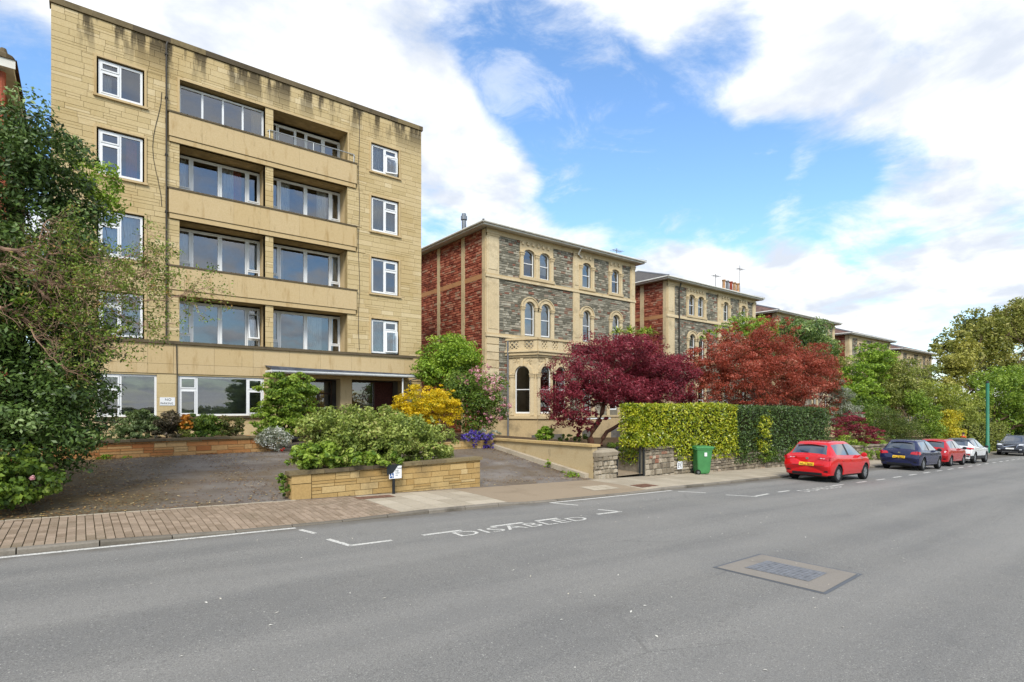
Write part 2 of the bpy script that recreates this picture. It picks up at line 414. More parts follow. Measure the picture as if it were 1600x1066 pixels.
# buff tarmac crossing and then concrete flags
slab(7.93, 13.05, 10.235, PAVE_IN, M_BUFF, .5, -.002, .004, 'buff_strip', n=12)
x = 13.06
while x < 70:
    l = .62 if x < 34 else 2.5; rows = [(10.1, 11.0), (11.0, 11.8), (11.8, PAVE_IN)] if x < 34 else [(10.1, PAVE_IN)]
    for (a, b) in rows:
        if b > KY(x) + .3: slab(x, x + l, a, b, M_SLAB, random.uniform(.0, .7), random.uniform(-.002, .002), .005)
    x += l
# covers in the pavement
def cover(name, x0, x1, y0, y1, mat, label, ribs=6):
    t = thing(name, label, 'cover', ((x0 + x1) / 2, (y0 + y1) / 2, pvz((x0 + x1) / 2, (y0 + y1) / 2)))
    z = lambda X, Y: pvz(X, Y) + .006
    m = MB(); q = [(x0, y0), (x1, y0), (x1, y1), (x0, y1)]; m.face([(X, Y, z(X, Y)) for X, Y in q]); obj('plate', m, mat, t)
    m = MB()
    for i in range(ribs):
        a = x0 + .04 + (x1 - x0 - .08) * i / ribs; b = a + (x1 - x0) / ribs * .55
        q = [(a, y0 + .03), (b, y0 + .03), (b, y1 - .03), (a, y1 - .03)]
        m.add([(X, Y, z(X, Y)) for X, Y in q] + [(X, Y, z(X, Y) + .006) for X, Y in q], [(4, 5, 6, 7), (0, 1, 5, 4), (1, 2, 6, 5), (2, 3, 7, 6), (3, 0, 4, 7)], .6)
    obj('tread', m, mat, t); return t
cover('inspection_cover', 5.05, 5.95, 12.05, 12.42, M_RUST, 'rusty brown inspection cover in the pavement beside the disabled parking sign')
cover('inspection_cover', 13.2, 14.0, 10.5, 11.0, M_RUST, 'brown iron cover near the kerb in front of the garden gate')
cover('inspection_cover', 11.4, 12.5, 10.75, 11.35, M_SLAB, 'pale concrete infilled cover in the buff pavement', 3)
# manhole in the road: concrete surround and ribbed iron lid
mh = thing('road_manhole', 'rectangular ribbed iron manhole lid with pale concrete surround in the road', 'manhole', (7.8, 3.65, gz(7.8)))
m = MB(); q = [(7.06, 4.38), (8.47, 4.42), (8.56, 3.0), (7.13, 2.9)]; rz = lambda X, Y: gz(X) + .004
m.face([(X, Y, rz(X, Y)) for X, Y in q])
k = MT('tar_seal'); obj('tar_seal', m, k.done(lin('5d6063'), .7, .3), mh)
m = MB(); q = [(7.10, 4.34), (8.42, 4.37), (8.50, 3.05), (7.18, 2.95)]; m.face([(X, Y, rz(X, Y) + .004) for X, Y in q])
obj('surround', m, masonry('road_concrete', [(0, '8f887e'), (1, '8f887e')], 60, .5, '7b756c', 2, .7), mh)
m = MB(); q = [(7.42, 4.1), (8.1, 4.12), (8.16, 3.3), (7.5, 3.26)]; m.face([(X, Y, rz(X, Y) + .008) for X, Y in q])
lid = obj('lid', m, M_IRON, mh)
for i in range(13):
    f = (i + .5) / 13; a = Vector((7.43, 4.08, 0)).lerp(Vector((7.51, 3.29, 0)), f); b = Vector((8.09, 4.09, 0)).lerp(Vector((8.14, 3.32, 0)), f)
    m = MB(); w = .016
    m.add([(p.x, p.y + s, rz(p.x, 0) + h) for h in (.008, .013) for p, s in ((a, -w), (b, -w), (b, w), (a, w))], [(4, 5, 6, 7), (0, 1, 5, 4), (1, 2, 6, 5), (2, 3, 7, 6), (3, 0, 4, 7)], .5)
    obj('rib', m, M_IRON, lid)
# painted markings
def mark(pts, name, label, w=.09):
    m = MB()
    for (x0, y0, x1, y1) in pts:
        d = Vector((x1 - x0, y1 - y0)); n = Vector((-d.y, d.x)).normalized() * w / 2; k = max(1, int(d.length / 2))
        for i in range(k):
            a = Vector((x0, y0)) + d * (i / k); b = Vector((x0, y0)) + d * ((i + 1) / k)
            m.face([(p.x, p.y, gz(p.x) + .004) for p in (a - n, b - n, b + n, a + n)])
    return tag(obj(name, m, M_PAINT), label, 'marking')
mark([(-3, 9.99, 3.0, 10.0)], 'edge_line', 'long faded white line along the kerb at the left', .1)
mark([(3.02, 9.82, 3.14, 9.38)], 'bar_mark', 'short white bar across the gutter at the end of the kerb line')
mark([(3.17, 8.86, 3.3, 8.23), (3.28, 8.25, 4.0, 8.25)], 'corner_mark', 'white corner mark at the near end of the disabled bay')
for a, b, w in ((4.6, 5.4, 'before the letter D'), (6.05, 6.82, 'above the letters S and A'), (7.15, 7.75, 'above the letters L and E')):
    mark([(a, 8.33, b, 8.34)], 'bay_dash', 'white bay dash on the road ' + w)
mark([(8.84, 8.25, 9.6, 8.23), (9.32, 8.68, 9.58, 8.19)], 'corner_mark', 'white corner mark at the far end of the disabled bay')
mark([(9.0, 9.95, 13.9, 9.97)], 'edge_line', 'white line across the drive by the dropped kerb')
mark([(9.05, 9.9, 9.35, 9.35)], 'bar_mark', 'short white bar at the near end of the drive line')
mark([(13.9, 9.75, 14.4, 9.15)], 'bar_mark', 'short white bar at the far end of the drive line')
mark([(14.55, 8.6, 15.0, 8.0), (15.0, 8.0, 16.0, 8.1)], 'corner_mark', 'white corner mark ahead of the second painted bay')
mark([(16.7, 8.15, 17.4, 8.15)], 'bay_dash', 'white bay dash beyond the second corner mark')
for i, a in enumerate((20.3, 22.4, 24.3)):
    mark([(a, 8.05, a + .9, 8.05)], 'bay_dash', ['white bay dash behind', 'white bay dash beside the rear wheel of', 'white bay dash beside the front of'][i] + ' the near red hatchback')
for i in range(16):
    a = 26.3 + i * 2.1; o_ = 'first second third fourth fifth sixth seventh eighth ninth tenth eleventh twelfth thirteenth fourteenth fifteenth last'.split()[i]
    mark([(a, 8.1 + i * .05, a + 1.0, 8.12 + i * .05)], 'bay_dash', o_ + ' white dash of the broken line beyond the near red hatchback', .1)['group'] = 'broken line past the parked cars'
def road_word(x0, y0, L, h, label, worn=False):
    me = text_mesh('DISABLED', 1.0, spacing=1.05); xs = [v.co.x for v in me.vertices]; ys = [v.co.y for v in me.vertices]
    ax, bx, ay, by = min(xs), max(xs), min(ys), max(ys)
    for v in me.vertices:
        X = x0 + (v.co.x - ax) / (bx - ax) * L; Y = y0 + (v.co.y - ay) / (by - ay) * h; v.co = (X, Y, gz(X) + .006)
    tag(obj('painted_word', me, M_PAINT), label, 'lettering')
road_word(5.12, 7.9, 3.15, .34, 'white painted word DISABLED on the road in front of the planter')
road_word(17.6, 7.7, 2.75, .34, 'worn white word DISABLED on the road behind the near red hatchback')
# small litter: petals and leaves on the road and drive
M_PETAL = plain('petal', 'd8d2c4', .8, .2)
# ------------------------------------------------------------------ forecourt and gardens
def fz_(X, Y):                                                        # forecourt rises to the block
    s = max(0, min(1, (Y - PAVE_IN) / 7.0)); s = s * s * (3 - 2 * s) * .35 + s * .65
    return pz(X) * (1 - s) + .52 * s
struct('forecourt', sheet(lsp(-14, 13.42, 40), lsp(PAVE_IN + .0, 24.6, 30), lambda x, y: fz_(x, y) - .012), M_DRIVE)
struct('side_yard', sheet(lsp(13.3, 19, 8), lsp(18.3, 45, 8), lambda x, y: .5 - .02 * (x - 13)), M_SOIL)
def gdz(X, Y): return max(gz(X) + .55, gz(X) + .35 + (Y - 12.6) * .035)
struct('garden_soil', strip(lsp(16.05, 120, 60), lambda x: 12.75, lambda x: 48, gdz, 8), M_SOIL)
struct('garden_soil', strip(lsp(13.6, 16.05, 6), lambda x: 15.35, lambda x: 48, gdz, 6), M_SOIL)
struct('garden_soil', strip(lsp(13.6, 14.45, 3), lambda x: 12.9, lambda x: 15.4, gdz, 2), M_SOIL)
def litter(n, xr, yr, fz, cols, name, label, size=.03, dens=None):
    rng = random.Random(n); m = MB()
    for i in range(n):
        X = rng.uniform(*xr); Y = rng.uniform(*yr)
        if dens and rng.random() > dens(X, Y): continue
        z = fz(X, Y) + .008; a = rng.uniform(0, 6.28); s = size * rng.uniform(.5, 1.5); dx, dy = math.cos(a) * s, math.sin(a) * s
        m.face([(X - dx, Y - dy, z), (X + dy * .45, Y - dx * .45, z + .008), (X + dx, Y + dy, z + rng.uniform(0, .012)), (X - dy * .45, Y + dx * .45, z + .006)], rng.random())
    k = MT(name); mt = k.done(k.cramp(k.attr(), [(i / (len(cols) - 1), lin(c)) for i, c in enumerate(cols)]), .85, .2)
    return tag(obj(name, m, mt), label, None, None, 'stuff')
litter(26000, (-4, 13.2), (12.65, 20), fz_, ['4a2f1c', '6b4526', '8a6236', 'a88a52', 'c0ad80'], 'fallen_leaves', 'brown fallen leaves and petals strewn over the forecourt', .03,
       lambda X, Y: .12 + .8 * max(0, 1 - abs(Y - 19.6) / .7) + .75 * max(0, 1 - abs(X - 13.1) / .6) + .95 * max(0, (2.2 - X) / 3.5) + .3 * max(0, 1 - abs(Y - 13.1) / .5) + .5 * max(0, 1 - abs(X - 3.3) / .6))
litter(110, (0, 12), (2.2, 9.6), lambda X, Y: gz(X) - .004, ['b9b4a8', 'd8d4c8', 'c9bfa8'], 'scattered_petals', 'tiny pale petals scattered over the road', .018)
# ================================================================== the apartment block
random.seed(11)
BY = 23.9
def m_bath():
    k = MT('yellow_ashlar'); c = k.cramp(k.attr(), [(0, lin('beaa7e')), (.45, lin('c7b388')), (.8, lin('cdb98f')), (1, lin('d5c39c'))])
    n = k.noise(22, 5, .65); c = k.mix(k.ramp(n, .25, .75), k.mix(1.0, c, (.86, .84, .80, 1), 'MULTIPLY'), c)
    big = k.noise(.45, 5); c = k.mix(k.math('MULTIPLY', k.ramp(big, .48, .7), .35), c, lin('a98d58'))
    st = k.noise(1.0, 6, .65, k.stretch(1.9, 1.9, .28)); z = k.axis(2)
    top = k.ramp(z, 13.9, 15.6); f = k.math('MULTIPLY', k.ramp(st, .47, .58), top)
    c = k.mix(k.math('MULTIPLY', f, .93), c, lin('3b342a'))
    lo = k.math('MULTIPLY', k.ramp(z, 5.2, 1.2), k.ramp(k.noise(1.0, 5, .6, k.stretch(2.2, 2.2, .5)), .5, .7)); c = k.mix(k.math('MULTIPLY', lo, .45), c, lin('a3703a'))
    k.bump(n, .3, .008); return k.done(c, .92, .15)
M_BATH = m_bath()
def m_band():
    k = MT('smooth_stone_panel'); n = k.noise(30, 4, .6); c = k.mix(k.ramp(n, .3, .7), lin('bda67c'), lin('c7b18a'))
    c = k.mix(k.math('MULTIPLY', k.ramp(k.attr(), .4, 1.0), .25), c, lin('b89c68'))
    st = k.noise(1.0, 6, .62, k.stretch(3.2, 3.2, .7)); c = k.mix(k.math('MULTIPLY', k.ramp(st, .54, .70), .5), c, lin('9c7d4c'))
    st2 = k.noise(1.0, 5, .7, k.stretch(7, 7, 1.2)); c = k.mix(k.math('MULTIPLY', k.ramp(st2, .60, .72), .35), c, lin('75603c'))
    k.bump(n, .15, .005); return k.done(c, .9, .15)
M_BAND = m_band()
M_SOFFIT = plain('soffit_render', 'b09a70', .9, .1, var=.25, scale=3)
M_COPE = masonry('weathered_coping', [(0, '544b3c'), (.5, '6b5f4a'), (1, '857656')], 20, .5, '38332a', 1.6, .8)
M_DJ = plain('dark_joint', 'a38f66', .95, .1)
M_UPVC = plain('white_upvc', 'e6e7e6', .35, .5, var=.05, scale=2)
M_GLASS = glassmat('window_glass', (.95, .96, .95, 1), ior=2.5)
M_DARK = plain('dark_interior', '6e6a63', .9, .1, var=.4, scale=1.5)
M_NET = plain('net_curtain', 'e4e3dd', .9, .1, var=.1, scale=3)
M_REDC = plain('red_curtain', 'b85a58', .9, .1)
M_BLIND = plain('blind_slat', 'a6aca2', .7, .3, var=.1)
M_BLACKP = plain('black_pipe', '3a352c', .6, .4, var=.2)
block = thing('apartment_block', 'tall yellow stone apartment block with long recessed balconies and flat parapet', 'apartment block', (6.2, 24, .5))
FB = front(BY)
XL, XR, ZT = -.74, 13.14, 15.5
FL = [(12.92, 14.13), (10.17, 11.69), (7.31, 8.88), (4.52, 6.05)]
holes = [(.47, 1.85, a - .05, b + .05) for a, b in FL] + [(10.53, 11.93, a - .05, b + .05) for a, b in FL]
RECZ = [(13.0, 14.27), (10.17, 11.87), (7.3, 9.03), (4.46, 6.2)]
recs = [(xa, xb, a, b) for a, b in RECZ for xa, xb in ((2.95, 5.97), (6.28, 9.42))]
GW = [(-.9, -.2, 1.68, 3.2), (.45, 2.23, 1.68, 3.2), (2.9, 5.92, 1.68, 3.2)]
ENT = (7.0, 12.05, .0, 3.25)
allh = holes + recs + GW[1:] + [ENT]
def strips(m, fr, a0, a1, b0, b1, holes, d0, d1, t=.5):
    bs = sorted({b0, b1} | {h[2] for h in holes if b0 < h[2] < b1} | {h[3] for h in holes if b0 < h[3] < b1})
    for lo, hi in zip(bs, bs[1:]):
        mid = (lo + hi) / 2; cuts = sorted((h[0], h[1]) for h in holes if h[2] < mid < h[3]); cur = a0
        for ha, hb in cuts:
            if ha > cur: m.fbox(fr, cur, min(ha, a1), lo, hi, d0, d1, t)
            cur = max(cur, hb)
        if cur < a1: m.fbox(fr, cur, a1, lo, hi, d0, d1, t)
m = MB(); strips(m, FB, XL, XR, .0, ZT, allh, -.32, 0.0)
wall = obj('wall', m, M_DJ, block)
# body behind: side and back walls, roof, room backs
m = MB(); m.box(XL, XL + .3, BY + .33, 37, 0, ZT); m.box(XR - .3, XR, BY + .33, 37, 0, ZT); m.box(XL + .3, XR - .3, 36.7, 37, 0, ZT)
obj('rear_wall', m, M_BATH, block)
m = MB(); m.box(XL, XR, BY + .33, 37, ZT - .35, ZT - .1); obj('roof', m, M_COPE, block)
m = MB()
for xa, xb in ((XL + .35, 2.7), (9.75, XR - .35)):
    m.box(xa, xb, BY + 1.5, BY + 1.6, 0, ZT - .4)
m.box(2.7, 9.75, BY + 2.2, BY + 2.3, 0, ZT - .4)
for xa in (2.66, 9.70): m.box(xa, xa + .06, BY + .95, BY + 2.2, 0, ZT - .4)
for z in (4.2, 7.0, 9.8, 12.7):
    m.box(XL + .35, XR - .35, BY + .95, BY + 2.25, z, z + .2)
obj('room_back', m, M_DARK, block)
# ashlar facing, coursed
sto = []
zones = holes + recs + [(2.56, 9.86, a, b) for a, b in ((11.85, 13.02), (9.01, 10.19), (6.18, 7.32))] + [(XL, XR, .0, 4.47)]
z = 4.48
while z < ZT - .02:
    h = random.choice((.205, .205, .23, .19)); h = min(h, ZT - z)
    x = XL
    while x < XR:
        l = random.choice((.38, .5, .62, .75, .9)) * random.uniform(.9, 1.1); x1 = min(x + l, XR)
        if XR - x1 < .15: x1 = XR
        cells = [(x, x1, z, z + h)] if random.random() > .22 or h < .17 else [(x, x1, z, z + h / 2), (x, x1, z + h / 2, z + h)]
        for q in cells: sto += rect_sub(q, zones)
        x = x1
    z += h
sto.sort(key=lambda q: -(q[1] - q[0]) * (q[3] - q[2]) / (24 + .35 * (q[0] + 1)) ** 2 * (1 if q[2] > 8 or q[0] > 2 else .3))
rest = MB()
for i, q in enumerate(sto):
    t = min(1, max(0, random.gauss(.5, .25)))
    if i < 300: m = MB(); m.stone(FB, *q, .022 + random.uniform(-.003, .003), .006, t); obj('ashlar_block', m, M_BATH, wall)
    else: rest.stone(FB, *q, .022 + random.uniform(-.003, .003), .006, t)
tag(obj('smaller_ashlar_blocks', rest, M_BATH, wall), kind='stuff')
# coping in lengths, with a dark drip line below
x = XL - .05
while x < XR + .05:
    x1 = min(x + 1.15, XR + .06); m = MB(); m.fbox(FB, x + .001, x1 - .001, ZT, ZT + .2, -.4, .07, random.random()); obj('coping_stone', m, M_COPE, block); x = x1
# balcony bands
for (b0, b1) in ((11.87, 13.0), (9.03, 10.17), (6.19, 7.3)):
    bal = MB(); bal.fbox(FB, 2.6, 9.82, b0 + .19, b1 - .06, -.12, .10); bal.fbox(FB, 2.62, 9.78, b0, b0 + .185, -.12, .07, .8)
    bo = obj('balcony_front', bal, M_DJ, block)
    xs = [2.6, 3.68, 4.78, 6.12, 7.3, 8.5, 9.82]
    for a, b in zip(xs, xs[1:]):
        m = MB(); m.fbox(FB, a + .002, b - .002, b0 + .2, b1 - .065, .101, .112, random.random()); obj('stone_panel', m, M_BAND, bo)
    m = MB(); m.fbox(FB, 2.62, 9.78, b0 + .004, b0 + .175, .071, .08, .9); obj('lower_ledge', m, M_BAND, bo)
    m = MB(); m.fbox(FB, 2.57, 9.85, b1 - .06, b1, -.14, .14, .4); obj('coping', m, M_COPE, bo)
    for z_ in (b0 + .02, b1 - .34): m = MB(); m.box(2.66, 9.75, BY + (.125 if z_ > b0 + .1 else 0), BY + .94, z_, z_ + .1); obj('balcony_slab', m, M_SOFFIT, block)
for z in (14.29, 4.2): m = MB(); m.box(2.66, 9.75, BY + .12, BY + .94, z, z + .12); obj('soffit', m, M_SOFFIT, block)
# piers and reveals of the recesses
for (a, b) in RECZ:
    m = MB(); m.box(5.97, 6.28, BY + .02, BY + .9, a, b); obj('pier', m, M_BAND, block)
    for x_ in (2.7, 9.42): m = MB(); m.box(x_, x_ + .25, BY + .325, BY + .94, a - .3, b + .1); obj('reveal', m, M_BAND, block)
# thin stone surrounds at the recess and window edges
for (x0, x1, a, b) in holes:
    m = MB(); 
    m.fbox(FB, x0 - .07, x0, a - .02, b + .07, -.02, .06, .9); m.fbox(FB, x1, x1 + .07, a - .02, b + .07, -.02, .06, .9); m.fbox(FB, x0, x1, b, b + .07, -.02, .06, .6); m.fbox(FB, x0 - .1, x1 + .1, a - .07, a, -.02, .10, .3)
    obj('stone_surround', m, M_BAND, block)
m = MB(); m.fbox(FB, 2.88, 2.95, 13.0, 14.34, -.02, .06, .9); m.fbox(FB, 9.42, 9.49, 13.0, 14.34, -.02, .06, .9); m.fbox(FB, 2.95, 9.42, 14.27, 14.34, -.02, .06, .6); obj('stone_surround', m, M_BAND, block)
# windows
def window(fr, parent, x0, x1, z0, z1, d, cells, mat=None, fw=.072, curtain=None, nm='window'):
    m = MB()
    m.fbox(fr, x0, x0 + fw, z0, z1, d - .07, d); m.fbox(fr, x1 - fw, x1, z0, z1, d - .07, d); m.fbox(fr, x0 + fw, x1 - fw, z0, z0 + fw, d - .07, d); m.fbox(fr, x0 + fw, x1 - fw, z1 - fw, z1, d - .07, d)
    W, H = x1 - x0 - 2 * fw, z1 - z0 - 2 * fw; panes = []
    for (a, b, c, e, kind) in cells:
        X0, X1, Z0, Z1 = x0 + fw + a * W, x0 + fw + b * W, z0 + fw + c * H, z0 + fw + e * H; g = .034
        A0 = X0 + (g if a > .01 else 0); A1 = X1 - (g if b < .99 else 0); C0 = Z0 + (g if c > .01 else 0); C1 = Z1 - (g if e < .99 else 0)
        if a > .01: m.fbox(fr, X0 - g, X0 + g, Z0, Z1, d - .065, d - .004)
        if c > .01: m.fbox(fr, A0, A1, Z0 - g, Z0 + g, d - .065, d - .006)
        if kind == 'o':                              # casement
            k = .045
            m.fbox(fr, A0, A0 + k, C0, C1, d - .05, d + .016); m.fbox(fr, A1 - k, A1, C0, C1, d - .05, d + .016); m.fbox(fr, A0 + k, A1 - k, C0, C0 + k, d - .05, d + .016); m.fbox(fr, A0 + k, A1 - k, C1 - k, C1, d - .05, d + .016)
            A0, A1, C0, C1 = A0 + k, A1 - k, C0 + k, C1 - k
        panes.append((A0, A1, C0, C1))
    w = obj(nm, m, mat or M_UPVC, parent)
    for (a, b, c, e) in panes:
        p = MB(); p.face([fr(a, c, d - .03), fr(b, c, d - .03), fr(b, e, d - .03), fr(a, e, d - .03)]); obj('pane', p, M_GLASS, w)
    if curtain:
        for (a, b, mt) in curtain:
            p = MB(); n = max(4, int((b - a) * (x1 - x0) / .045)); A, B = x0 + a * (x1 - x0), x0 + b * (x1 - x0)
            for i in range(n):
                q0, q1 = A + (B - A) * i / n, A + (B - A) * (i + 1) / n; e0, e1 = (.0, .035) if i % 2 else (.035, .0)
                p.face([fr(q0, z0, d - .18 - e0), fr(q1, z0, d - .18 - e1), fr(q1, z1, d - .18 - e1), fr(q0, z1, d - .18 - e0)])
            obj('curtain', p, mt, w)
    return w
LEFTL = [(0, .48, 0, .72, 'o'), (0, .48, .72, 1, 'o'), (.48, 1, 0, 1, 'f')]
RIGHTL = [(0, .48, 0, 1, 'f'), (.48, 1, 0, .72, 'o'), (.48, 1, .72, 1, 'o')]
cl = [[(.0, .3, M_NET)], [(.62, .88, M_REDC)], [(.1, 1, M_NET)], [(.55, 1, M_NET)]]
cr_ = [[(0, .45, M_NET)], [(0, 1, M_BLIND)], [(.0, .16, M_NET)], [(0, .5, M_NET)]]
for i, (a, b) in enumerate(FL):
    window(FB, block, .52, 1.80, a, b, -.03, LEFTL, curtain=cl[i])
    window(FB, block, 10.58, 11.88, a, b, -.03, RIGHTL, curtain=cr_[i])
# an open sash on the right bay, top and lowest floors
def open_sash(hx, z0, z1, w, ang, sgn=1):
    c, s_ = math.cos(ang), math.sin(ang); fr = frame(hx, BY, c * sgn, -s_)
    m = MB(); k = .05
    m.fbox(fr, 0, k, z0, z1, -.02, .03); m.fbox(fr, w - k, w, z0, z1, -.02, .03); m.fbox(fr, k, w - k, z0, z0 + k, -.02, .03); m.fbox(fr, k, w - k, z1 - k, z1, -.02, .03)
    o = obj('open_sash', m, M_UPVC, block); p = MB(); p.face([fr(k, z0 + k, .005), fr(w - k, z0 + k, .005), fr(w - k, z1 - k, .005), fr(k, z1 - k, .005)]); obj('pane', p, M_GLASS, o)
open_sash(11.28, 12.98, 13.75, .54, R(16)); open_sash(11.28, 4.58, 5.55, .54, R(20))
# recessed glazing
D = -.86
def bank(x0, x1, z0, z1, side_l, side_r, cur):
    cells = []; a = side_l; b = 1 - side_r
    if side_l: cells += [(0, side_l, .3, 1, 'o'), (0, side_l, 0, .3, 'f')]
    mid = (a + b) / 2; cells += [(a, mid, 0, 1, 'o'), (mid, b, 0, 1, 'o')]
    if side_r: cells += [(b, 1, .3, 1, 'o'), (b, 1, 0, .3, 'f')]
    window(FB, block, x0, x1, z0, z1, D, cells, fw=.055, curtain=cur)
for i, (a, b) in enumerate(RECZ):
    z1 = b - (.06 if i else .05)
    if i == 0:
        window(FB, block, 2.955, 5.966, a - .15, 14.2, -.25, [(0, .25, 0, 1, 'f'), (.25, .5, 0, 1, 'f'), (.5, .75, 0, 1, 'f'), (.75, 1, 0, 1, 'f')], curtain=[(.86, 1, M_BAND)])
        window(FB, block, 6.284, 9.416, a - .25, 14.15, D, [(0, .10, 0, 1, 'f'), (.10, .36, 0, 1, 'o'), (.36, .5, 0, 1, 'f'), (.5, .76, 0, 1, 'o'), (.76, 1, 0, 1, 'o')])
        continue
    cur = [None, [[(0, .12, M_NET), (.55, .68, M_NET), (.68, .78, M_REDC)], [(0, .1, M_NET), (.16, .30, M_NET), (.68, .82, M_NET)]],
           [[(0, .14, M_NET), (.84, 1, M_NET)], [(0, .14, M_NET), (.16, .22, M_BAND), (.88, 1, M_NET)]], [[(0, .1, M_NET), (.85, 1, M_NET)], [(0, .12, M_NET), (.5, .75, M_NET)]]][i]
    bank(2.955, 5.966, a - .22, z1, .15, .15, cur[0]); bank(6.284, 9.416, a - .22, z1, .13, .13, cur[1])
m = MB(); fr = frame(5.5, BY + .84, 1, 0); w = .42
# tilted top light on the lowest recess
tl = MB(); 
def tilt(a, b, d): return (5.48 + a, BY + .82 - d - (1.05 - b) * .22, 4.85 + b)
tl.fbox(tilt, 0, .05, 0, 1.05, 0, .04); tl.fbox(tilt, .36, .41, 0, 1.05, 0, .04); tl.fbox(tilt, .05, .36, 0, .05, 0, .04); tl.fbox(tilt, .05, .36, 1.0, 1.05, 0, .04)
ts = obj('open_sash', tl, M_UPVC, block); p = MB(); p.face([tilt(.05, .05, .02), tilt(.36, .05, .02), tilt(.36, 1, .02), tilt(.05, 1, .02)]); obj('pane', p, M_GLASS, ts)
# balcony rail on the top floor
m = MB(); m.tube([(6.05, BY - .02, 13.3), (6.12, BY - .06, 13.36), (9.7, BY - .06, 13.36), (9.74, BY - .06, 13.3)], .022, 8); m.tube([(7.9, BY - .06, 13.36), (7.9, BY - .06, 12.98)], .018, 8); m.tube([(9.7, BY - .06, 13.36), (9.7, BY - .06, 12.98)], .018, 8); m.tube([(6.12, BY - .06, 13.36), (6.12, BY - .06, 12.98)], .018, 8)
obj('hand_rail', m, plain('grey_metal', 'b9bbb8', .4, .5, .6), block)
# first-floor ledge and the smooth band over the ground floor
m = MB(); m.fbox(FB, XL - .03, 12.62, 4.36, 4.47, -.3, .13, .4); m.fbox(FB, 12.62, XR + .02, 4.36, 4.47, -.3, .06, .4); obj('ledge', m, M_COPE, block)
bx = [XL, .55, 1.95, 2.75, 4.1, 5.5, 6.9, 8.2, 9.6, 11.0, 12.2, XR]
for a, b in zip(bx, bx[1:]):
    for (c, e) in ((3.26, 3.62), (3.62, 4.36)):
        m = MB(); m.stone(FB, a, b, c, e, .06, .004, random.random()); obj('stone_panel', m, M_BAND, block)
gx = [XL, .45, 2.23, 2.9, 5.92, 7.0, 12.05, XR]
for a, b in zip(gx, gx[1:]):
    z = .3
    while z < 3.25:
        z1 = min(z + .52, 3.255)
        for q in rect_sub((a, b, z, z1), GW[1:] + [ENT]):
            m = MB(); m.stone(FB, *q, .03, .004, random.random()); obj('stone_panel', m, M_BATH, block)
        z = z1
# ground-floor windows with slatted blinds
def slats(parent, x0, x1, z0, z1, d):
    m = MB(); n = int((z1 - z0) / .05)
    for i in range(n):
        z = z0 + (i + .5) * (z1 - z0) / n; m.add([FB(x0, z - .020, d + .012), FB(x1, z - .020, d + .012), FB(x1, z + .020, d - .012), FB(x0, z + .020, d - .012)], [(0, 1, 2, 3)], .5)
    obj('blind', m, M_BLIND, parent)
w = window(FB, block, .45, 2.23, 1.68, 3.2, -.03, [(0, .38, 0, .68, 'o'), (0, .38, .68, 1, 'o'), (.38, 1, 0, 1, 'f')]); slats(w, .5, 2.2, 1.74, 3.15, -.12)
w = window(FB, block, 2.9, 5.92, 1.68, 3.2, -.03, [(0, .19, 0, .68, 'o'), (0, .19, .68, 1, 'o'), (.19, .81, 0, 1, 'f'), (.81, 1, 0, .68, 'o'), (.81, 1, .68, 1, 'o')]); slats(w, 2.95, 5.88, 1.74, 3.15, -.12)
for x0, x1 in ((.4, 2.28), (2.85, 5.97)):
    m = MB(); m.fbox(FB, x0, x1, 1.58, 1.675, -.2, .12, .3); obj('sill', m, M_COPE, block)
# drain pipe and cables
m = MB(); m.tube([(2.52, BY - .1, 4.5), (2.52, BY - .1, 15.35), (2.56, BY - .1, 15.5)], .03, 8)
dp = obj('drain_pipe', m, M_BLACKP, block)
for z in (5.5, 7.4, 9.2, 11.3, 13.4, 15.0):
    m = MB(); m.box(2.475, 2.57, BY - .14, BY - .02, z, z + .05); obj('pipe_bracket', m, M_BLACKP, dp)
m = MB(); m.tube([(2.86, BY - .08, 1.0), (2.86, BY - .08, 3.3), (2.84, BY - .1, 4.4)], .018, 6); obj('cable', m, M_BLACKP, block)
pts = [(9.95 + .03 * math.sin(i * 1.3), BY - .035, 15.4 - i * .72) for i in range(16)]
m = MB(); m.tube(pts, .012, 5); obj('cable', m, M_BLACKP, block)
pts = [(2.38 - .28 * math.sin(i / 10 * math.pi) ** 2, BY - .035, 13.6 - i * .42) for i in range(11)]
m = MB(); m.tube(pts, .010, 5); obj('cable', m, M_BLACKP, block)
# entrance: dark glazed recess, pier, canopy
m = MB(); m.box(7.0, 12.05, BY + 1.3, BY + 1.4, .3, 3.3); m.box(6.9, 7.0, BY + .325, BY + 1.4, .3, 3.3); m.box(12.05, 12.15, BY + .325, BY + 1.4, .3, 3.3)
obj('entrance_back', m, M_DARK, block)
m = MB(); m.box(7.0, 12.05, BY + .33, BY + 1.3, 3.27, 3.33); obj('entrance_ceiling', m, M_UPVC, block)
m = MB(); m.box(9.1, 9.62, BY - .03, BY + .5, .3, 3.27); obj('entrance_pier', m, M_BAND, block)
M_WOOD = plain('dark_timber', '4b3524', .5, .4, var=.3, scale=8); M_BRICKR = plain('red_brick', '4e2e28', .9, .2, var=.3, scale=14)
window(front(BY + 1.0), block, 7.2, 9.1, .55, 3.2, 0, [(0, .3, 0, .8, 'f'), (.3, .7, 0, .8, 'o'), (.7, 1, 0, .8, 'f'), (0, 1, .8, 1, 'f')], M_WOOD, .07, nm='door_screen')
window(front(BY + .6), block, 9.66, 11.0, .55, 3.2, 0, [(0, .12, 0, 1, 'f'), (.12, 1, 0, 1, 'f')], M_WOOD, .05, nm='glazed_screen')
m = MB(); m.box(11.05, 12.0, BY + .8, BY + .9, .3, 3.2); obj('brick_panel', m, M_BRICKR, block)
me = text_mesh('Court', .28, 0, lambda c: Vector((10.2 + c.x * .9, BY + .565, 2.02 + c.y)))
obj('lettering', me, plain('pale_lettering', '56655c', .6), block)
m = MB(); FG_ = front(BY + .57)
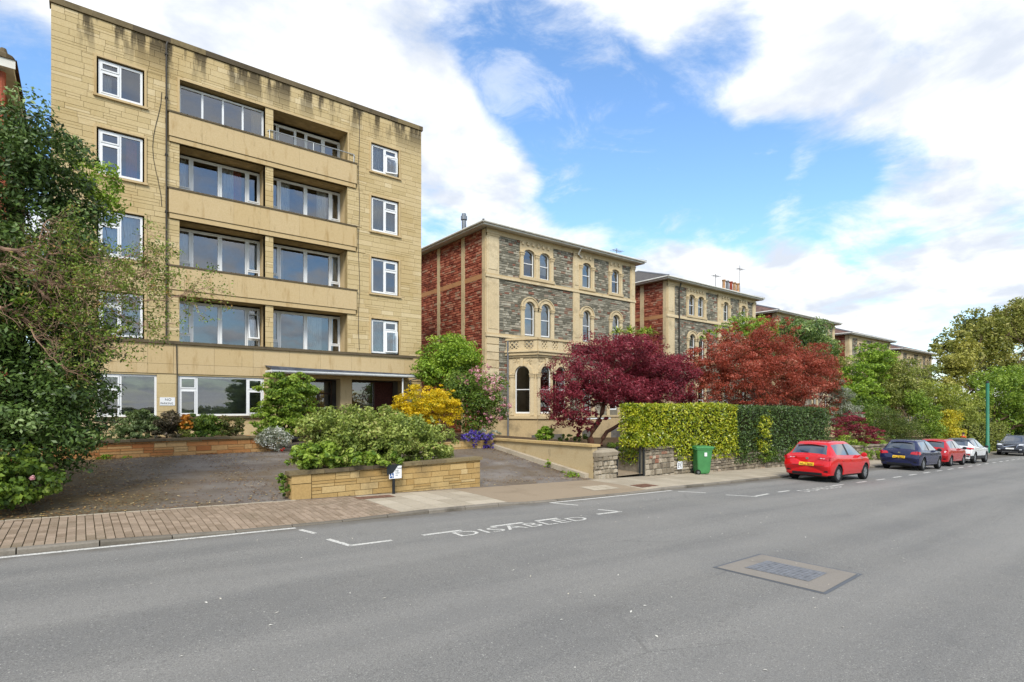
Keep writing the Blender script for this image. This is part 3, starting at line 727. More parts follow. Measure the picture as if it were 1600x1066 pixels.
for i_, (a_, h_) in enumerate(((9.98, .24), (10.1, .14), (10.2, .2), (10.32, .26), (10.44, .14), (10.54, .12))): m.prism(FG_, [(a_, 2.38), (a_ + .025, 2.38), (a_ + .07 + h_ * .2, 2.38 + h_), (a_ + .045 + h_ * .2, 2.38 + h_)], 0, .004)
obj('faded_script', m, M_BLIND, block)
m = MB(); m.box(10.2, 10.5, BY + .56, BY + .565, 1.75, 1.93); obj('notice', m, plain('notice_card', 'a99f78', .7), block)
can = MB(); can.box(5.95, 12.35, BY - 1.05, BY - .06, 3.42, 3.5); can.box(5.93, 12.37, BY - 1.12, BY - 1.05, 3.36, 3.49)
co = obj('canopy', can, M_UPVC, block)
m = MB(); m.add([(5.93, BY - 1.14, 3.495), (12.2, BY - 1.14, 3.495), (12.3, BY - .07, 3.53), (5.93, BY - .07, 3.72), (5.93, BY - 1.14, 3.62), (12.2, BY - 1.14, 3.52)], [(0, 1, 5, 4), (4, 5, 2, 3), (0, 4, 3), (1, 2, 5)], .5)
obj('felt_roof', m, plain('lead_felt', '5d6068', .7, .3, 0, .35, 5), co)
m = MB(); m.tube([(11.65, BY - .98, .4), (11.65, BY - .98, 3.42)], .035, 10); obj('canopy_post', m, M_UPVC, co)
m = MB(); m.tube([(5.93, BY - 1.17, 3.42), (12.3, BY - 1.17, 3.40), (12.5, BY - .8, 3.36), (12.5, BY - .12, 3.3), (12.5, BY - .12, 2.0)], .04, 8); obj('gutter', m, plain('grey_gutter', 'a9a9a5', .5), co)
# NO PARKING plate
sg = thing('no_parking_sign', 'white plate reading NO PARKING on the block wall between two windows', 'sign', (2.55, BY - .04, 2.1))
m = MB(); m.fbox(FB, 2.32, 2.8, 2.08, 2.38, .034, .046); obj('plate', m, M_UPVC, sg)
M_INK = plain('navy_ink', '1e2630', .6)
obj('lettering', text_mesh('NO', .125, 0, lambda c: Vector((2.475 + c.x, BY - .050, 2.255 + c.y)), 1.1), M_INK, sg)
obj('lettering', text_mesh('PARKING', .112, 0, lambda c: Vector((2.338 + c.x * .83, BY - .050, 2.12 + c.y)), 1.05), M_INK, sg)
# ================================================================== the stone villas
random.seed(23)
M_GREY = masonry('grey_rubble', [(0, '6a675a'), (.25, '858172'), (.5, '969181'), (.72, 'a8a291'), (.86, 'bab3a0'), (.93, '8f7462'), (1, '8c5c4c')], 18, .8, '5c574a', .8, .3, .02)
M_REDR = masonry('red_rubble', [(0, '74392c'), (.3, '94503e'), (.6, 'a85f49'), (.8, 'bb775e'), (1, 'a88a74')], 16, .9, '5a342a', .45, .5, .02)
M_MORT = plain('grey_mortar', '7b7668', .95, .1); M_MORTR = plain('red_mortar', '94644e', .95, .1)
M_CREAM = masonry('cream_dressing', [(0, 'c4ae86'), (.5, 'd2be98'), (1, 'dccba8')], 14, .35, '8f8064', 1.1, .55)
M_CREAMD = masonry('plinth_stone', [(0, 'b89f74'), (.5, 'c4ae86'), (1, 'cdb990')], 14, .35, '86785e', 1.0, .7)
M_EAVE = plain('painted_eaves', 'd8d6cc', .6, .3, var=.1, scale=3)
M_SLATE = plain('dark_slate', '5a5550', .8, .3, 0, .3, 5)
def m_tile():
    k = MT('brown_tiles'); sp = k.N.new('ShaderNodeTexBrick'); sp.inputs['Scale'].default_value = 3.2; k.L(k.stretch(1, 1, 2.6), sp.inputs['Vector'])
    w = k.math('FRACT', k.math('MULTIPLY', k.axis(2), 7.0), 0); n = k.noise(2.2, 5, .65)
    c = k.mix(k.ramp(n, .35, .68), lin('5f4a42'), lin('80645a')); c = k.mix(k.ramp(w, .0, .25, .55, 0), c, lin('3a2e2a')); k.bump(w, .8, .03); return k.done(c, .9, .2)
M_TILE = m_tile()
M_SASH = plain('white_sash', 'e4e5e3', .45, .4, var=.05); M_LEAD = plain('grey_lead', '77787a', .6, .4, .3)
M_POT = plain('clay_pot', 'b08a66', .9, .2, 0, .3, 5); M_POTR = plain('red_clay_pot', '96493a', .9, .2, 0, .25, 5)

def rubble(fr, a0, a1, b0, b1, holes, mat, parent, n_obj=0, ch=.13, rng=None, lens=(.14, .46), d=.035, sgn=1, tmax=1.0):
    """coursed rubble facing; the first n_obj largest stones as objects, the rest as one part"""
    rng = rng or random.Random(int(a0 * 97 + b0 * 31)); st = []
    z = b0
    while z < b1 - .02:
        h = ch * rng.uniform(.6, 1.35); h = min(h, b1 - z)
        if b1 - z - h < .05: h = b1 - z
        x = a0
        while x < a1 - .001:
            l = rng.uniform(*lens) * (1.5 if h < ch * .8 else 1); x1 = min(a1, x + l)
            if a1 - x1 < .08: x1 = a1
            st += rect_sub((x, x1, z, z + h), holes, .025); x = x1
        z += h
    st.sort(key=lambda q: -(q[1] - q[0]) * (q[3] - q[2])); rest = MB(); fr2 = fr
    for i, q in enumerate(st):
        t = rng.random() * tmax; dd = d * rng.uniform(.5, 1.2); g = .007
        q = (q[0] + g, q[1] - g, q[2] + g * .7, q[3] - g * .7)
        if q[1] - q[0] < .02 or q[3] - q[2] < .015: continue
        if i < n_obj: m = MB(); m.stone(fr, *q, dd, .012, t, .008); obj('rubble_stone', m, mat, parent)
        else: rest.stone(fr, *q, dd, .012, t, .008)
    if rest.f: tag(obj('small_rubble', rest, mat, parent), kind='stuff')

def arc(x0, x1, zs, rise, n=9):
    c = (x0 + x1) / 2; r = (x1 - x0) / 2
    return [(c - r * math.cos(math.pi * i / (n - 1)), zs + rise * math.sin(math.pi * i / (n - 1))) for i in range(n)]
def arch_fill(m, fr, x0, x1, zs, rise, d0, d1, t=.5):          # the two corners between an arch and its square hole
    a = arc(x0, x1, zs, rise); k = len(a) // 2
    m.prism(fr, [(x0, zs + rise)] + [a[i] for i in range(k, -1, -1)], d0, d1, t)
    m.prism(fr, [(x1, zs + rise)] + [a[i] for i in range(len(a) - 1, k - 1, -1)][::1], d0, d1, t)
def arch_ring(m, fr, x0, x1, zs, rise, w, d0, d1, n=11):
    a, b = arc(x0, x1, zs, rise, n), arc(x0 - w, x1 + w, zs, rise + w, n)
    for i in range(n - 1): m.prism(fr, [a[i], a[i + 1], b[i + 1], b[i]], d0, d1, random.uniform(.35, .75))
def sash(fr, parent, x0, x1, z0, zs, rise, d, blind=None):
    fw = .055; m = MB(); zt = zs + rise; zm = (z0 + zt) / 2
    m.fbox(fr, x0, x0 + fw, z0, zs, d - .06, d); m.fbox(fr, x1 - fw, x1, z0, zs, d - .06, d); m.fbox(fr, x0 + fw, x1 - fw, z0, z0 + .09, d - .06, d); m.fbox(fr, x0 + fw, x1 - fw, zm - .025, zm + .025, d - .07, d + .01)
    n = 9; a, b = arc(x0 + fw, x1 - fw, zs, max(.02, rise - fw), n), arc(x0, x1, zs, rise, n)
    for i in range(n - 1): m.prism(fr, [a[i], a[i + 1], b[i + 1], b[i]], d - .06, d)
    w = obj('sash_window', m, M_SASH, parent)
    p = MB(); p.face([fr(x0 + fw, z0 + .09, d - .035), fr(x1 - fw, z0 + .09, d - .035), fr(x1 - fw, zm - .025, d - .035), fr(x0 + fw, zm - .025, d - .035)]); obj('pane', p, M_GLASS, w)
    p = MB(); p.face([fr(x, z, d - .03) for x, z in [(x0 + fw, zm + .025), (x1 - fw, zm + .025)] + a[::-1]]); obj('pane', p, M_GLASS, w)
    if blind: p = MB(); p.face([fr(x0, z0 + (zt - z0) * blind[0], d - .14), fr(x1, z0 + (zt - z0) * blind[0], d - .14), fr(x1, zt, d - .14), fr(x0, zt, d - .14)]); obj('blind', p, blind[1], w)
    return w
def capital(m, fr, xa, xb, z, d):
    m.fbox(fr, xa - .03, xb + .03, z - .05, z + .02, 0, d + .04, .7); m.fbox(fr, xa - .05, xb + .05, z + .02, z + .16, 0, d + .07, .3); m.fbox(fr, xa - .08, xb + .08, z + .16, z + .22, 0, d + .10, .6)

def villa(X0, dz, label, n_obj=0, bay=True, roofmat=None, chim=True, simple=False):
    W = 13.5; X1 = X0 + W; Y0 = 26.5; Y1 = 39.5; F = front(Y0); S = side(X0); ZE = 12.62 + dz; ZB = -1.2 + dz
    h = thing('stone_villa', label, 'house', (X0 + W / 2, Y0, ZB + 1), 'stone villas along the street')
    k = lambda a: X0 + a - 18.88                           # measured on the nearest villa
    zz = lambda z: z + dz
    top = [(21.7, 22.6), (23.04, 23.9), (26.85, 27.72), (29.8, 30.65)]
    mid = [(21.78, 22.65), (23.11, 23.99), (26.88, 27.72), (29.87, 30.7)]
    H = []
    for a, b in top: H.append((k(a), k(b), zz(10.15), zz(11.85)))
    for a, b in mid: H.append((k(a), k(b), zz(6.5), zz(8.62)))
    gnd = [] if bay else [(21.6, 22.6), (23.0, 24.0)]
    gnd = gnd + [(26.9, 27.8), (29.6, 30.5)]
    for a, b in gnd: H.append((k(a), k(b), zz(1.8), zz(4.6)))
    if bay: H.append((k(20.75), k(24.6), zz(1.6), zz(4.7)))
    m = MB(); strips(m, F, X0, X1, ZB, ZE, H, -.4, 0)
    wall = obj('front_wall', m, M_MORT, h)
    m = MB(); m.box(X0, X0 + .35, Y0 + .405, Y1, ZB, ZE); sw = obj('side_wall', m, M_MORTR, h)
    m = MB(); m.box(X1 - .35, X1, Y0 + .405, Y1, ZB, ZE); m.box(X0 + .35, X1 - .35, Y1 - .35, Y1, ZB, ZE); obj('rear_wall', m, M_MORTR, h)
    m = MB(); m.box(X0 + .4, X1 - .4, Y0 + 1.6, Y0 + 1.7, ZB, ZE - .1); m.box(X0 + .4, X1 - .4, Y0 + .45, Y0 + 1.6, zz(5.6), zz(5.8)); m.box(X0 + .4, X1 - .4, Y0 + .45, Y0 + 1.6, zz(9.4), zz(9.6)); m.box(k(26.2), k(26.4), Y0 + .45, Y0 + 1.6, ZB, ZE - .1); obj('room_back', m, M_DARK, h)
    # cream dressings ------------------------------------------------
    strps = [(18.88, 19.8), (26.0, 26.6), (31.86, 32.38)]
    cz = []
    for a, b in strps:
        for (c, e, d) in ((9.95, 12.62, .07), (6.42, 9.72, .07)):
            m = MB(); m.fbox(F, k(a), k(b), zz(c), zz(e), -.01, d, random.uniform(.3, .8)); m.fbox(F, k(a) + .12, k(b) - .12, zz(c) + .25, zz(e) - .3, d, d + .025, random.uniform(.5, .9)); obj('pilaster', m, M_CREAM, h)
        m = MB(); capital(m, F, k(a) + .05, k(b) - .05, zz(12.15), .06); obj('capital', m, M_CREAM, h)
        cz.append((k(a), k(b), zz(6.42), zz(12.62)))
    # rusticated lower quoin
    z = .1
    while z < 6.2:
        m = MB(); m.stone(F, k(18.88) - .0, k(19.8), zz(z), zz(min(z + .47, 6.2)), .08, .025, random.random()); obj('quoin_stone', m, M_CREAM, h); z += .47
    cz.append((k(18.88), k(19.8), zz(.1), zz(6.2)))
    for (z0, z1, d) in ((9.72, 9.84, .12), (9.84, 9.95, .08), (6.2, 6.3, .14), (6.3, 6.42, .09)):
        m = MB(); m.fbox(F, X0 - .06, X1 + .06, zz(z0), zz(z1), -.01, d, random.random()); obj('string_course', m, M_CREAM, h); cz.append((X0, X1, zz(z0), zz(z1)))
    m = MB(); m.fbox(F, X0, X1, zz(12.3), zz(12.62), -.01, .05, .5); obj('frieze', m, M_CREAM, h); cz.append((X0, X1, zz(12.3), zz(12.62)))
    # plinth
    m = MB(); m.fbox(F, X0 - .03, X1 + .03, ZB, zz(1.3), -.01, .10, .5); obj('plinth', m, M_CREAMD, h)
    m = MB(); m.fbox(F, X0 - .06, X1 + .06, zz(1.3), zz(1.42), -.01, .16, .3); obj('plinth_course', m, M_CREAM, h); cz.append((X0, X1, ZB, zz(1.42)))
    # top-floor surrounds
    for grp in ((0, 1), (2,), (3,)):
        a0 = k(top[grp[0]][0]) - .27; a1 = k(top[grp[-1]][1]) + .3; hs = [H[g] for g in grp]
        m = MB(); strips(m, F, a0, a1, zz(10.0), zz(12.32), hs, 0.001, .06, .55)
        for g in grp: arch_fill(m, F, H[g][0], H[g][1], zz(11.58), .27, -.2, .055, .5); arch_ring(m, F, H[g][0], H[g][1], zz(11.58), .27, .1, .055, .09)
        so = obj('window_surround', m, M_CREAM, h)
        for x in [a0 + .02] + [k(top[g][1]) + .06 for g in grp]:
            m = MB(); m.fbox(F, x, x + .2, zz(10.14), zz(11.36), .06, .13, .7); capital(m, F, x, x + .2, zz(11.4), .1); obj('colonnette', m, M_CREAM, so)
        m = MB(); m.fbox(F, a0 - .06, a1 + .06, zz(9.96), zz(10.14), .0, .14, .4); obj('sill', m, M_CREAM, so)
        for i in range(int((a1 - a0) / .42)): m = MB(); m.fbox(F, a0 + .1 + i * .42, a0 + .26 + i * .42, zz(12.1), zz(12.3), .06, .14, .6); obj('corbel', m, M_CREAM, so)
        cz.append((a0, a1, zz(10.0), zz(12.32)))
        for g in grp: sash(F, h, H[g][0], H[g][1], zz(10.15), zz(11.58), .27, -.1, [(.5, M_NET), (.2, M_NET), (0, M_NET), (.45, M_BAND)][g % 4] if g else None)
    # first-floor arched windows
    for g in range(4):
        x0, x1, z0, z1 = H[4 + g]; r = (x1 - x0) / 2; zs = z1 - r
        m = MB(); arch_fill(m, F, x0, x1, zs, r, -.2, .03, .5); arch_ring(m, F, x0, x1, zs, r, .27, -.005, .10); arch_ring(m, F, x0 - .22, x1 + .22, zs, r + .22, .06, .10, .15)
        m.fbox(F, x0 - .27, x0, zz(6.43), zs, -.005, .08, .6); m.fbox(F, x1, x1 + .27 if g != 0 else x1 + .2, zz(6.43), zs, -.005, .083, .7)
        capital(m, F, x0 - .25, x0 - .03, zs - .12, .06); capital(m, F, x1 + .03, x1 + .22, zs - .12, .06)
        obj('arch_surround', m, M_CREAM, h); cz.append((x0 - .27, x1 + .27, zz(6.42), zs))
        n = 6
        for i in range(n):                                # rubble keeps clear of the arch
            c0, c1 = zs + (r + .27) * i / n, zs + (r + .27) * (i + 1) / n; hw = math.sqrt(max(0, 1 - (i / n) ** 2)) * (r + .27) ; cz.append(((x0 + x1) / 2 - hw, (x0 + x1) / 2 + hw, c0, c1))
        sash(F, h, x0, x1, z0, zs, r, -.1, (.0, M_NET) if g != 2 else (.4, M_NET))
    for i, (a, b) in enumerate(gnd):
        x0, x1 = k(a), k(b); m = MB(); r = .5; zs = zz(4.6) - .45; arch_fill(m, F, x0, x1, zs, .45, -.2, .03); arch_ring(m, F, x0, x1, zs, .45, .25, -.005, .10)
        m.fbox(F, x0 - .25, x0, zz(1.43), zs, -.005, .08); m.fbox(F, x1, x1 + .25, zz(1.43), zs, -.005, .08); obj('arch_surround', m, M_CREAM, h); sash(F, h, x0, x1, zz(1.8), zs, .45, -.1)
        cz.append((x0 - .25, x1 + .25, zz(1.42), zz(4.95)))
    # rubble facings -------------------------------------------------
    rubble(F, X0, X1, zz(9.95), zz(12.3), cz + H, M_GREY, wall, n_obj // 3, rng=random.Random(5))
    rubble(F, X0, X1, zz(6.42), zz(9.72), cz + H, M_GREY, wall, n_obj - n_obj // 3, rng=random.Random(6))
    rubble(F, X0, X1, zz(1.42), zz(6.2), cz + H, M_GREY, wall, 0, rng=random.Random(7))
    # side wall: strips, band, red rubble
    sz = []
    for (a, b) in ((Y0 + .0, Y0 + .34), (28.72, 29.1), (31.7, 32.05), (34.8, 35.15)):
        m = MB(); m.fbox(S, a + .0, b, ZB, zz(12.55), -.01, .06, random.uniform(.1, .6)); obj('side_strip', m, M_CREAM, h); sz.append((a, b, ZB, zz(12.62)))
    m = MB(); m.fbox(S, Y0 + .35, Y1, zz(9.66), zz(9.95), -.01, .045, .2); obj('side_band', m, masonry('pinkish_band', [(0, 'b08058'), (1, 'c09468')], 14, .4, '8a5a44', .9, .6), h); sz.append((Y0, Y1, zz(9.66), zz(9.95)))
    rubble(S, Y0, Y1, zz(.5), zz(12.55), sz, M_REDR, sw, n_obj // 2, ch=.15, lens=(.14, .42), d=.055, rng=random.Random(8))
    # eaves and roof
    o = .5; m = MB(); m.box(X0 - o, X1 + o, Y0 - o, Y1 + o, ZE, ZE + .1); m.box(X0 - o - .03, X1 + o + .03, Y0 - o - .05, Y0 - o, ZE - .03, ZE + .13); m.box(X0 - o - .05, X0 - o, Y0 - o, Y1 + o, ZE - .03, ZE + .13); m.box(X1 + o, X1 + o + .05, Y0 - o, Y1 + o, ZE - .03, ZE + .13)
    ev = obj('eaves', m, M_EAVE, h)
    m = MB(); m.tube([(X0 - o - .1, Y0 - o - .11, ZE + .12), (X1 + o + .1, Y0 - o - .11, ZE + .12)], .065, 8); m.tube([(X0 - o - .11, Y0 - o - .1, ZE + .12), (X0 - o - .11, Y1 + o, ZE + .12)], .065, 8); obj('gutter', m, M_EAVE if not simple else M_LEAD, ev)
    z0, z1 = ZE + .14, ZE + 2.6; e = o + .12; dx = 4.6
    A = [(X0 - e, Y0 - e, z0), (X1 + e, Y0 - e, z0), (X1 + e, Y1 + e, z0), (X0 - e, Y1 + e, z0), (X0 + dx, (Y0 + Y1) / 2, z1), (X1 - dx, (Y0 + Y1) / 2, z1)]
    m = MB(); m.add(A, [(0, 1, 5, 4), (1, 2, 5), (2, 3, 4, 5), (3, 0, 4)]); rf = obj('roof', m, roofmat or M_SLATE, h)
    m = MB()
    for a, b in ((0, 4), (1, 5), (2, 5), (3, 4), (4, 5)): m.tube([A[a], A[b]], .09, 6)
    obj('ridge', m, M_LEAD, rf)
    if chim:
        cx, cy = X1 - .9, Y0 + 1.9; m = MB(); m.box(cx - 1.5, cx + 1.5, cy - .35, cy + .35, ZE + .12, ZE + .8); m.box(cx - 1.6, cx + 1.6, cy - .45, cy + .45, ZE + .8, ZE + .95); cs = obj('chimney', m, M_CREAM, rf)
        for i in range(5):
            m = MB(); m.lathe((cx - 1.25 + i * .62, cy, ZE + .95), [(.2, 0), (.2, .1), (.15, .15), (.135, .85), (.18, .9), (.18, 1.0), (.12, 1.0)], 10); q = obj('chimney_pot', m, (M_POT, M_LEAD, M_POTR, M_POT, M_POT)[i], h)
    return h, F, k, zz

v1, VF, vk, vz = villa(18.88, 0, 'tall grey rubble stone villa with red rubble side wall, beside the apartment block', 200, chim=False)
# flue, bird on the gutter, waste pipe
m = MB(); m.lathe((18.9, 28.9, 12.7), [(.22, 0), (.22, .25), (.14, .3), (.14, .95), (.2, 1.0), (.2, 1.22), (.14, 1.25), (.14, 1.38), (.05, 1.42)], 12); obj('flue', m, plain('steel_flue', '8c8f92', .35, .5, .7), v1)
m = MB(); m.tube([(20.35, 26.3, 6.0), (20.35, 26.28, 1.5), (20.35, 26.28, 0)], .06, 8); obj('waste_pipe', m, M_LEAD, v1)
m = MB(); m.tube([(26.3, 25.98, 12.6), (26.3, 26.25, 12.25), (26.75, 26.4, 12.1)], .05, 8); obj('waste_pipe', m, M_EAVE, v1)
# canted bay with balustrade
def bay_window():
    pts = [(20.5, 26.5), (21.45, 24.85), (24.05, 24.85), (25.0, 26.5)]
    for i, (p, q) in enumerate(zip(pts, pts[1:])):
        dx, dy = q[0] - p[0], q[1] - p[1]; L = math.hypot(dx, dy); fr = frame(p[0], p[1], dx / L, dy / L)
        wins = [((L - .95) / 2, (L + .95) / 2)] if i != 1 else [(.25, 1.12), (1.48, 2.35)]
        H = [(a, b, 1.62, 4.5) for a, b in wins]
        m = MB(); strips(m, fr, 0, L, 1.3, 5.35, H, -.3, 0, .55)
        for a, b in wins: r = (b - a) / 2; arch_fill(m, fr, a, b, 4.5 - r, r, -.3, -.002); arch_ring(m, fr, a, b, 4.5 - r, r, .2, .001, .06)
        w = obj('bay_wall', m, M_CREAM, v1)
        for a, b in wins:
            for x in (a - .28, b + .06): m = MB(); m.fbox(fr, x, x + .22, 1.5, 3.75, .0, .06, .75); capital(m, fr, x, x + .22, 3.78, .03); obj('bay_pilaster', m, M_CREAM, w)
            m = MB(); m.fbox(fr, (a + b) / 2 - .09, (a + b) / 2 + .09, 4.46, 4.95, .06, .12, .6); obj('keystone', m, M_CREAM, w)
        m = MB(); rng = random.Random(i)
        for a, b in wins:                                    # carved spandrels
            for sx in (-1, 1):
                for _ in range(14):
                    x = (a + b) / 2 + sx * rng.uniform(.28, .6); z = rng.uniform(4.55, 4.98); s = rng.uniform(.03, .07)
                    m.prism(fr, [(x - s, z), (x, z - s * .6), (x + s, z), (x, z + s * .6)], 0.001, .03, rng.random())
        obj('carving', m, M_CREAM, w)
        m = MB(); m.fbox(fr, -.04, L + .04, 1.3, 1.46, .001, .14, .4); obj('bay_sill', m, M_CREAM, w)
        m = MB(); m.fbox(fr, -.06, L + .06, 5.0, 5.12, .001, .10, .5); m.fbox(fr, -.08, L + .08, 5.12, 5.3, .001, .2, .3); m.fbox(fr, -.1, L + .1, 5.3, 5.38, .001, .28, .7); obj('bay_cornice', m, M_CREAM, w)
        m = MB(); m.fbox(fr, -.02, L + .02, -.6, 1.3, -.3, .05, .5); obj('bay_plinth', m, M_CREAMD, w)
        # balustrade: rails, posts, crossed bars
        d0, d1 = .02, .16; m = MB(); m.fbox(fr, -.06, L + .06, 5.38, 5.5, d0, d1 + .02, .5); m.fbox(fr, -.08, L + .08, 6.02, 6.14, d0 - .04, d1 + .06, .3)
        nseg = 3 if i == 1 else 2; seg = L / nseg
        for j in range(nseg + 1): x = j * seg; m.fbox(fr, max(-.05, x - .2), min(L + .05, x + .2), 5.5, 6.02, d0, d1 - .01, .6)
        bo = obj('balustrade', m, M_CREAM, v1); m = MB()
        for j in range(nseg):
            a0, a1 = j * seg + .2, (j + 1) * seg - .2; n = max(2, int((a1 - a0) / .2)); c = (a1 - a0) / n
            for q_ in range(n):
                for r_ in range(2):
                    x, z, hh = a0 + q_ * c, 5.5 + r_ * .26, .26; t_ = .045
                    m.prism(fr, [(x, z), (x + t_, z), (x + c, z + hh - t_), (x + c, z + hh), (x + c - t_, z + hh), (x, z + t_)], d0 + .03, d1 - .03, .6); m.prism(fr, [(x + c, z), (x + c, z + t_), (x + t_, z + hh), (x, z + hh), (x, z + hh - t_), (x + c - t_, z)], d0 + .035, d1 - .035, .6)
        obj('fretwork', m, M_CREAM, bo)
        for a, b in wins: sash(fr, v1, a, b, 1.62, 4.5 - (b - a) / 2, (b - a) / 2, -.1)
    m = MB(); m.add([(x, y, 5.39) for x, y in pts], [(0, 1, 2, 3)]); m.add([(x, y, 1.3) for x, y in pts], [(0, 1, 2, 3)]); obj('bay_roof', m, M_LEAD, v1)
bay_window()
for x in (21.4, 23.1, 27.3, 30.2):                            # basement lights behind the planting
    m = MB(); m.prism(VF, [(x - .5, -.3)] + [(x + .5, -.3)] + [(x + .5 * math.cos(R(a)), .25 + .22 * math.sin(R(a))) for a in range(0, 181, 30)], .101, .115) if x > 25 else m.box(x - .45, x + .45, 24.76, 24.79, -.2, .35); obj('basement_light', m, M_DARK, v1)
m = MB(); m.tube([(23.6, 24.5, 1.25), (27.5, 24.5, 1.25)], .05, 8); obj('white_pipe', m, M_SASH, v1)
v2, *_ = villa(36.33, -.62, 'second stone villa with grey front, red side and a row of chimney pots', 60, bay=False, roofmat=M_SLATE)
m = MB(); m.tube([(37.75, 26.2, 11.9), (37.75, 26.35, 11.3), (37.75, 26.35, 2)], .06, 8); obj('drain_pipe', m, M_BLACKP, v2)
v3, *_ = villa(53.8, -1.35, 'third villa down the street with long brown tiled roof above the maples', 0, bay=False, roofmat=M_TILE, chim=False)
v4, *_ = villa(71.25, -2.1, 'fourth villa with cream corner and red side wall above the lime green tree', 0, bay=False, roofmat=M_TILE, chim=False)
v5, *_ = villa(88.7, -2.8, 'farthest stone villa with brown hipped roof beside the golden tree', 0, bay=False, roofmat=M_TILE, chim=False)
# aerials
def aerial(x, y, z, h, label):
    t = thing('aerial', label, 'aerial', (x, y, z)); m = MB(); m.tube([(x, y, z), (x, y, z + h)], .03, 6); obj('mast', m, M_LEAD, t)
    m = MB(); m.tube([(x - .5, y, z + h * .9), (x + .6, y, z + h * .9)], .02, 5)
    for i in range(6): m.tube([(x - .45 + i * .2, y - .3, z + h * .9), (x - .45 + i * .2, y + .3, z + h * .9)], .012, 5)
    obj('rods', m, M_LEAD, t)
aerial(50.7, 28.5, 12.2, 3.6, 'tall thin aerial mast at the end of the chimney row'); aerial(46.3, 28.4, 12.4, 1.9, 'small aerial left of the chimney row'); aerial(33.3, 29.0, 12.6, 1.9, 'small aerial between the first two villas')
# far terrace with a row of pots
ft = thing('far_terrace', 'distant pale building with a long row of chimney pots', 'building', (140, 44, -4)); m = MB(); m.box(128, 152, 42, 50, -6, 12.4); obj('wall', m, M_CREAM, ft)
m = MB(); m.box(126, 153, 44, 45, 12.4, 14.2); obj('chimney_stack', m, M_CREAM, ft)
for i in range(14): m = MB(); m.lathe((127 + i * 1.9, 44.5, 14.2), [(.4, 0), (.3, .2), (.28, 1.5), (.4, 1.6), (.4, 1.8)], 8); obj('chimney_pot', m, M_SASH, ft)
# the neighbour at the far left
nb = thing('neighbour_house', 'corner of a brown gabled house at the far left edge', 'house', (-7, 27, 0))
e = at(21, 100, 25.0); M_BRN = masonry('brown_stone', [(0, '8a6a4c'), (1, '9a7a58')], 14, .5, '5e4632', .8, .5)
m = MB(); m.box(-16, e.x - .35, 25.3, 36, 0, e.z - .2); obj('wall', m, M_BRN, nb)
m = MB(); m.box(-16.5, e.x, 24.9, 36.4, e.z - .2, e.z); m.box(-16.5, e.x + .06, 24.84, 24.9, e.z - .24, e.z + .05); obj('eaves', m, M_EAVE, nb)
m = MB(); m.add([(-16.6, 24.8, e.z + .05), (e.x + .1, 24.8, e.z + .05), (e.x + .1, 36.5, e.z + .05), (-16.6, 36.5, e.z + .05), (-14, 30, e.z + 1.7), (e.x - 3.2, 30, e.z + 1.7)], [(0, 1, 5, 4), (1, 2, 5), (2, 3, 4, 5), (3, 0, 4)]); obj('roof', m, M_TILE, nb)
m = MB(); m.tube([(e.x - .3, 25.2, e.z - .3), (e.x - .22, 25.2, .5)], .1, 8); obj('drain_pipe', m, M_REDR, nb)
m = MB(); m.lathe((e.x - .3, 25.6, e.z), [(.3, 0), (.36, .1), (.3, .45), (.12, .55), (.08, .7)], 10); obj('finial', m, M_COPE, nb)
for z_ in (2.2, 5.8, 9.4):
    for x_ in (-9.5, -5.2): window(front(25.3), nb, x_, x_ + 1.2, z_, z_ + 2.0, .03, [(0, 1, 0, .5, 'o'), (0, 1, .5, 1, 'o')], M_SASH)
# ================================================================== walls, planters, bin, signs
random.seed(31)
M_PLANT = masonry('planter_ashlar', [(0, 'ab8c58'), (.4, 'b69864'), (.8, 'bfa36f'), (1, 'c7ae7e')], 22, .35, '76664a', 1.3, .55)
M_ORNG = masonry('orange_ashlar', [(0, 'a3673c'), (.3, 'b77d4c'), (.6, 'bd8f5c'), (1, 'c8a574')], 20, .35, '6f5a3c', 1.2, .5)
M_RUBW = masonry('wall_rubble', [(0, '71675a'), (.35, '8b806e'), (.65, 'a29682'), (.85, 'b8ad99'), (.95, '96705c'), (1, '8c5a48')], 16, .9, '54493a', 1.1, .5, .02)
def m_render():
    k = MT('painted_render'); n = k.noise(24, 5, .65); c = k.mix(k.ramp(n, .3, .7), lin('ad9a76'), lin('bba883'))
    c = k.mix(k.math('MULTIPLY', k.ramp(k.noise(1.5, 6, .65), .5, .68), .4), c, lin('9a7f56'))
    st = k.noise(1.0, 5, .6, k.stretch(2.6, 2.6, .6)); c = k.mix(k.math('MULTIPLY', k.ramp(st, .62, .74), .7), c, lin('5a4f3c')); k.bump(n, .6, .01); return k.done(c, .92, .15)
M_REND = m_render()
def ashlar(fr, a0, a1, zlo, zhi, mat, parent, ch=.15, d=.02, rng=None, nobj=300):
    rng = rng or random.Random(3); b0 = min(zlo(a0), zlo(a1)); b1 = max(zhi(a0), zhi(a1)); z = b0; k = 0
    while z < b1 - .02:
        h = min(ch * rng.uniform(.8, 1.2), b1 - z); x = a0
        while x < a1 - .01:
            x1 = min(a1, x + rng.uniform(.22, .62)); x1 = a1 if a1 - x1 < .12 else x1
            parts = [(x, x1, z, z + h)] if rng.random() > .25 else [(x, x1, z, z + h * .5), (x, x1, z + h * .5, z + h)]
            for q in parts:
                lo = max(q[2], min(zlo(q[0]), zlo(q[1]))); hi = min(q[3], zhi(q[0]), zhi(q[1]))
                if hi - lo > .03: m = MB(); m.stone(fr, q[0] + .003, q[1] - .003, lo + .003, hi - .003, d * rng.uniform(.8, 1.2), .005, rng.random()); obj('ashlar_block', m, mat, parent); k += 1
            x = x1
        z += h
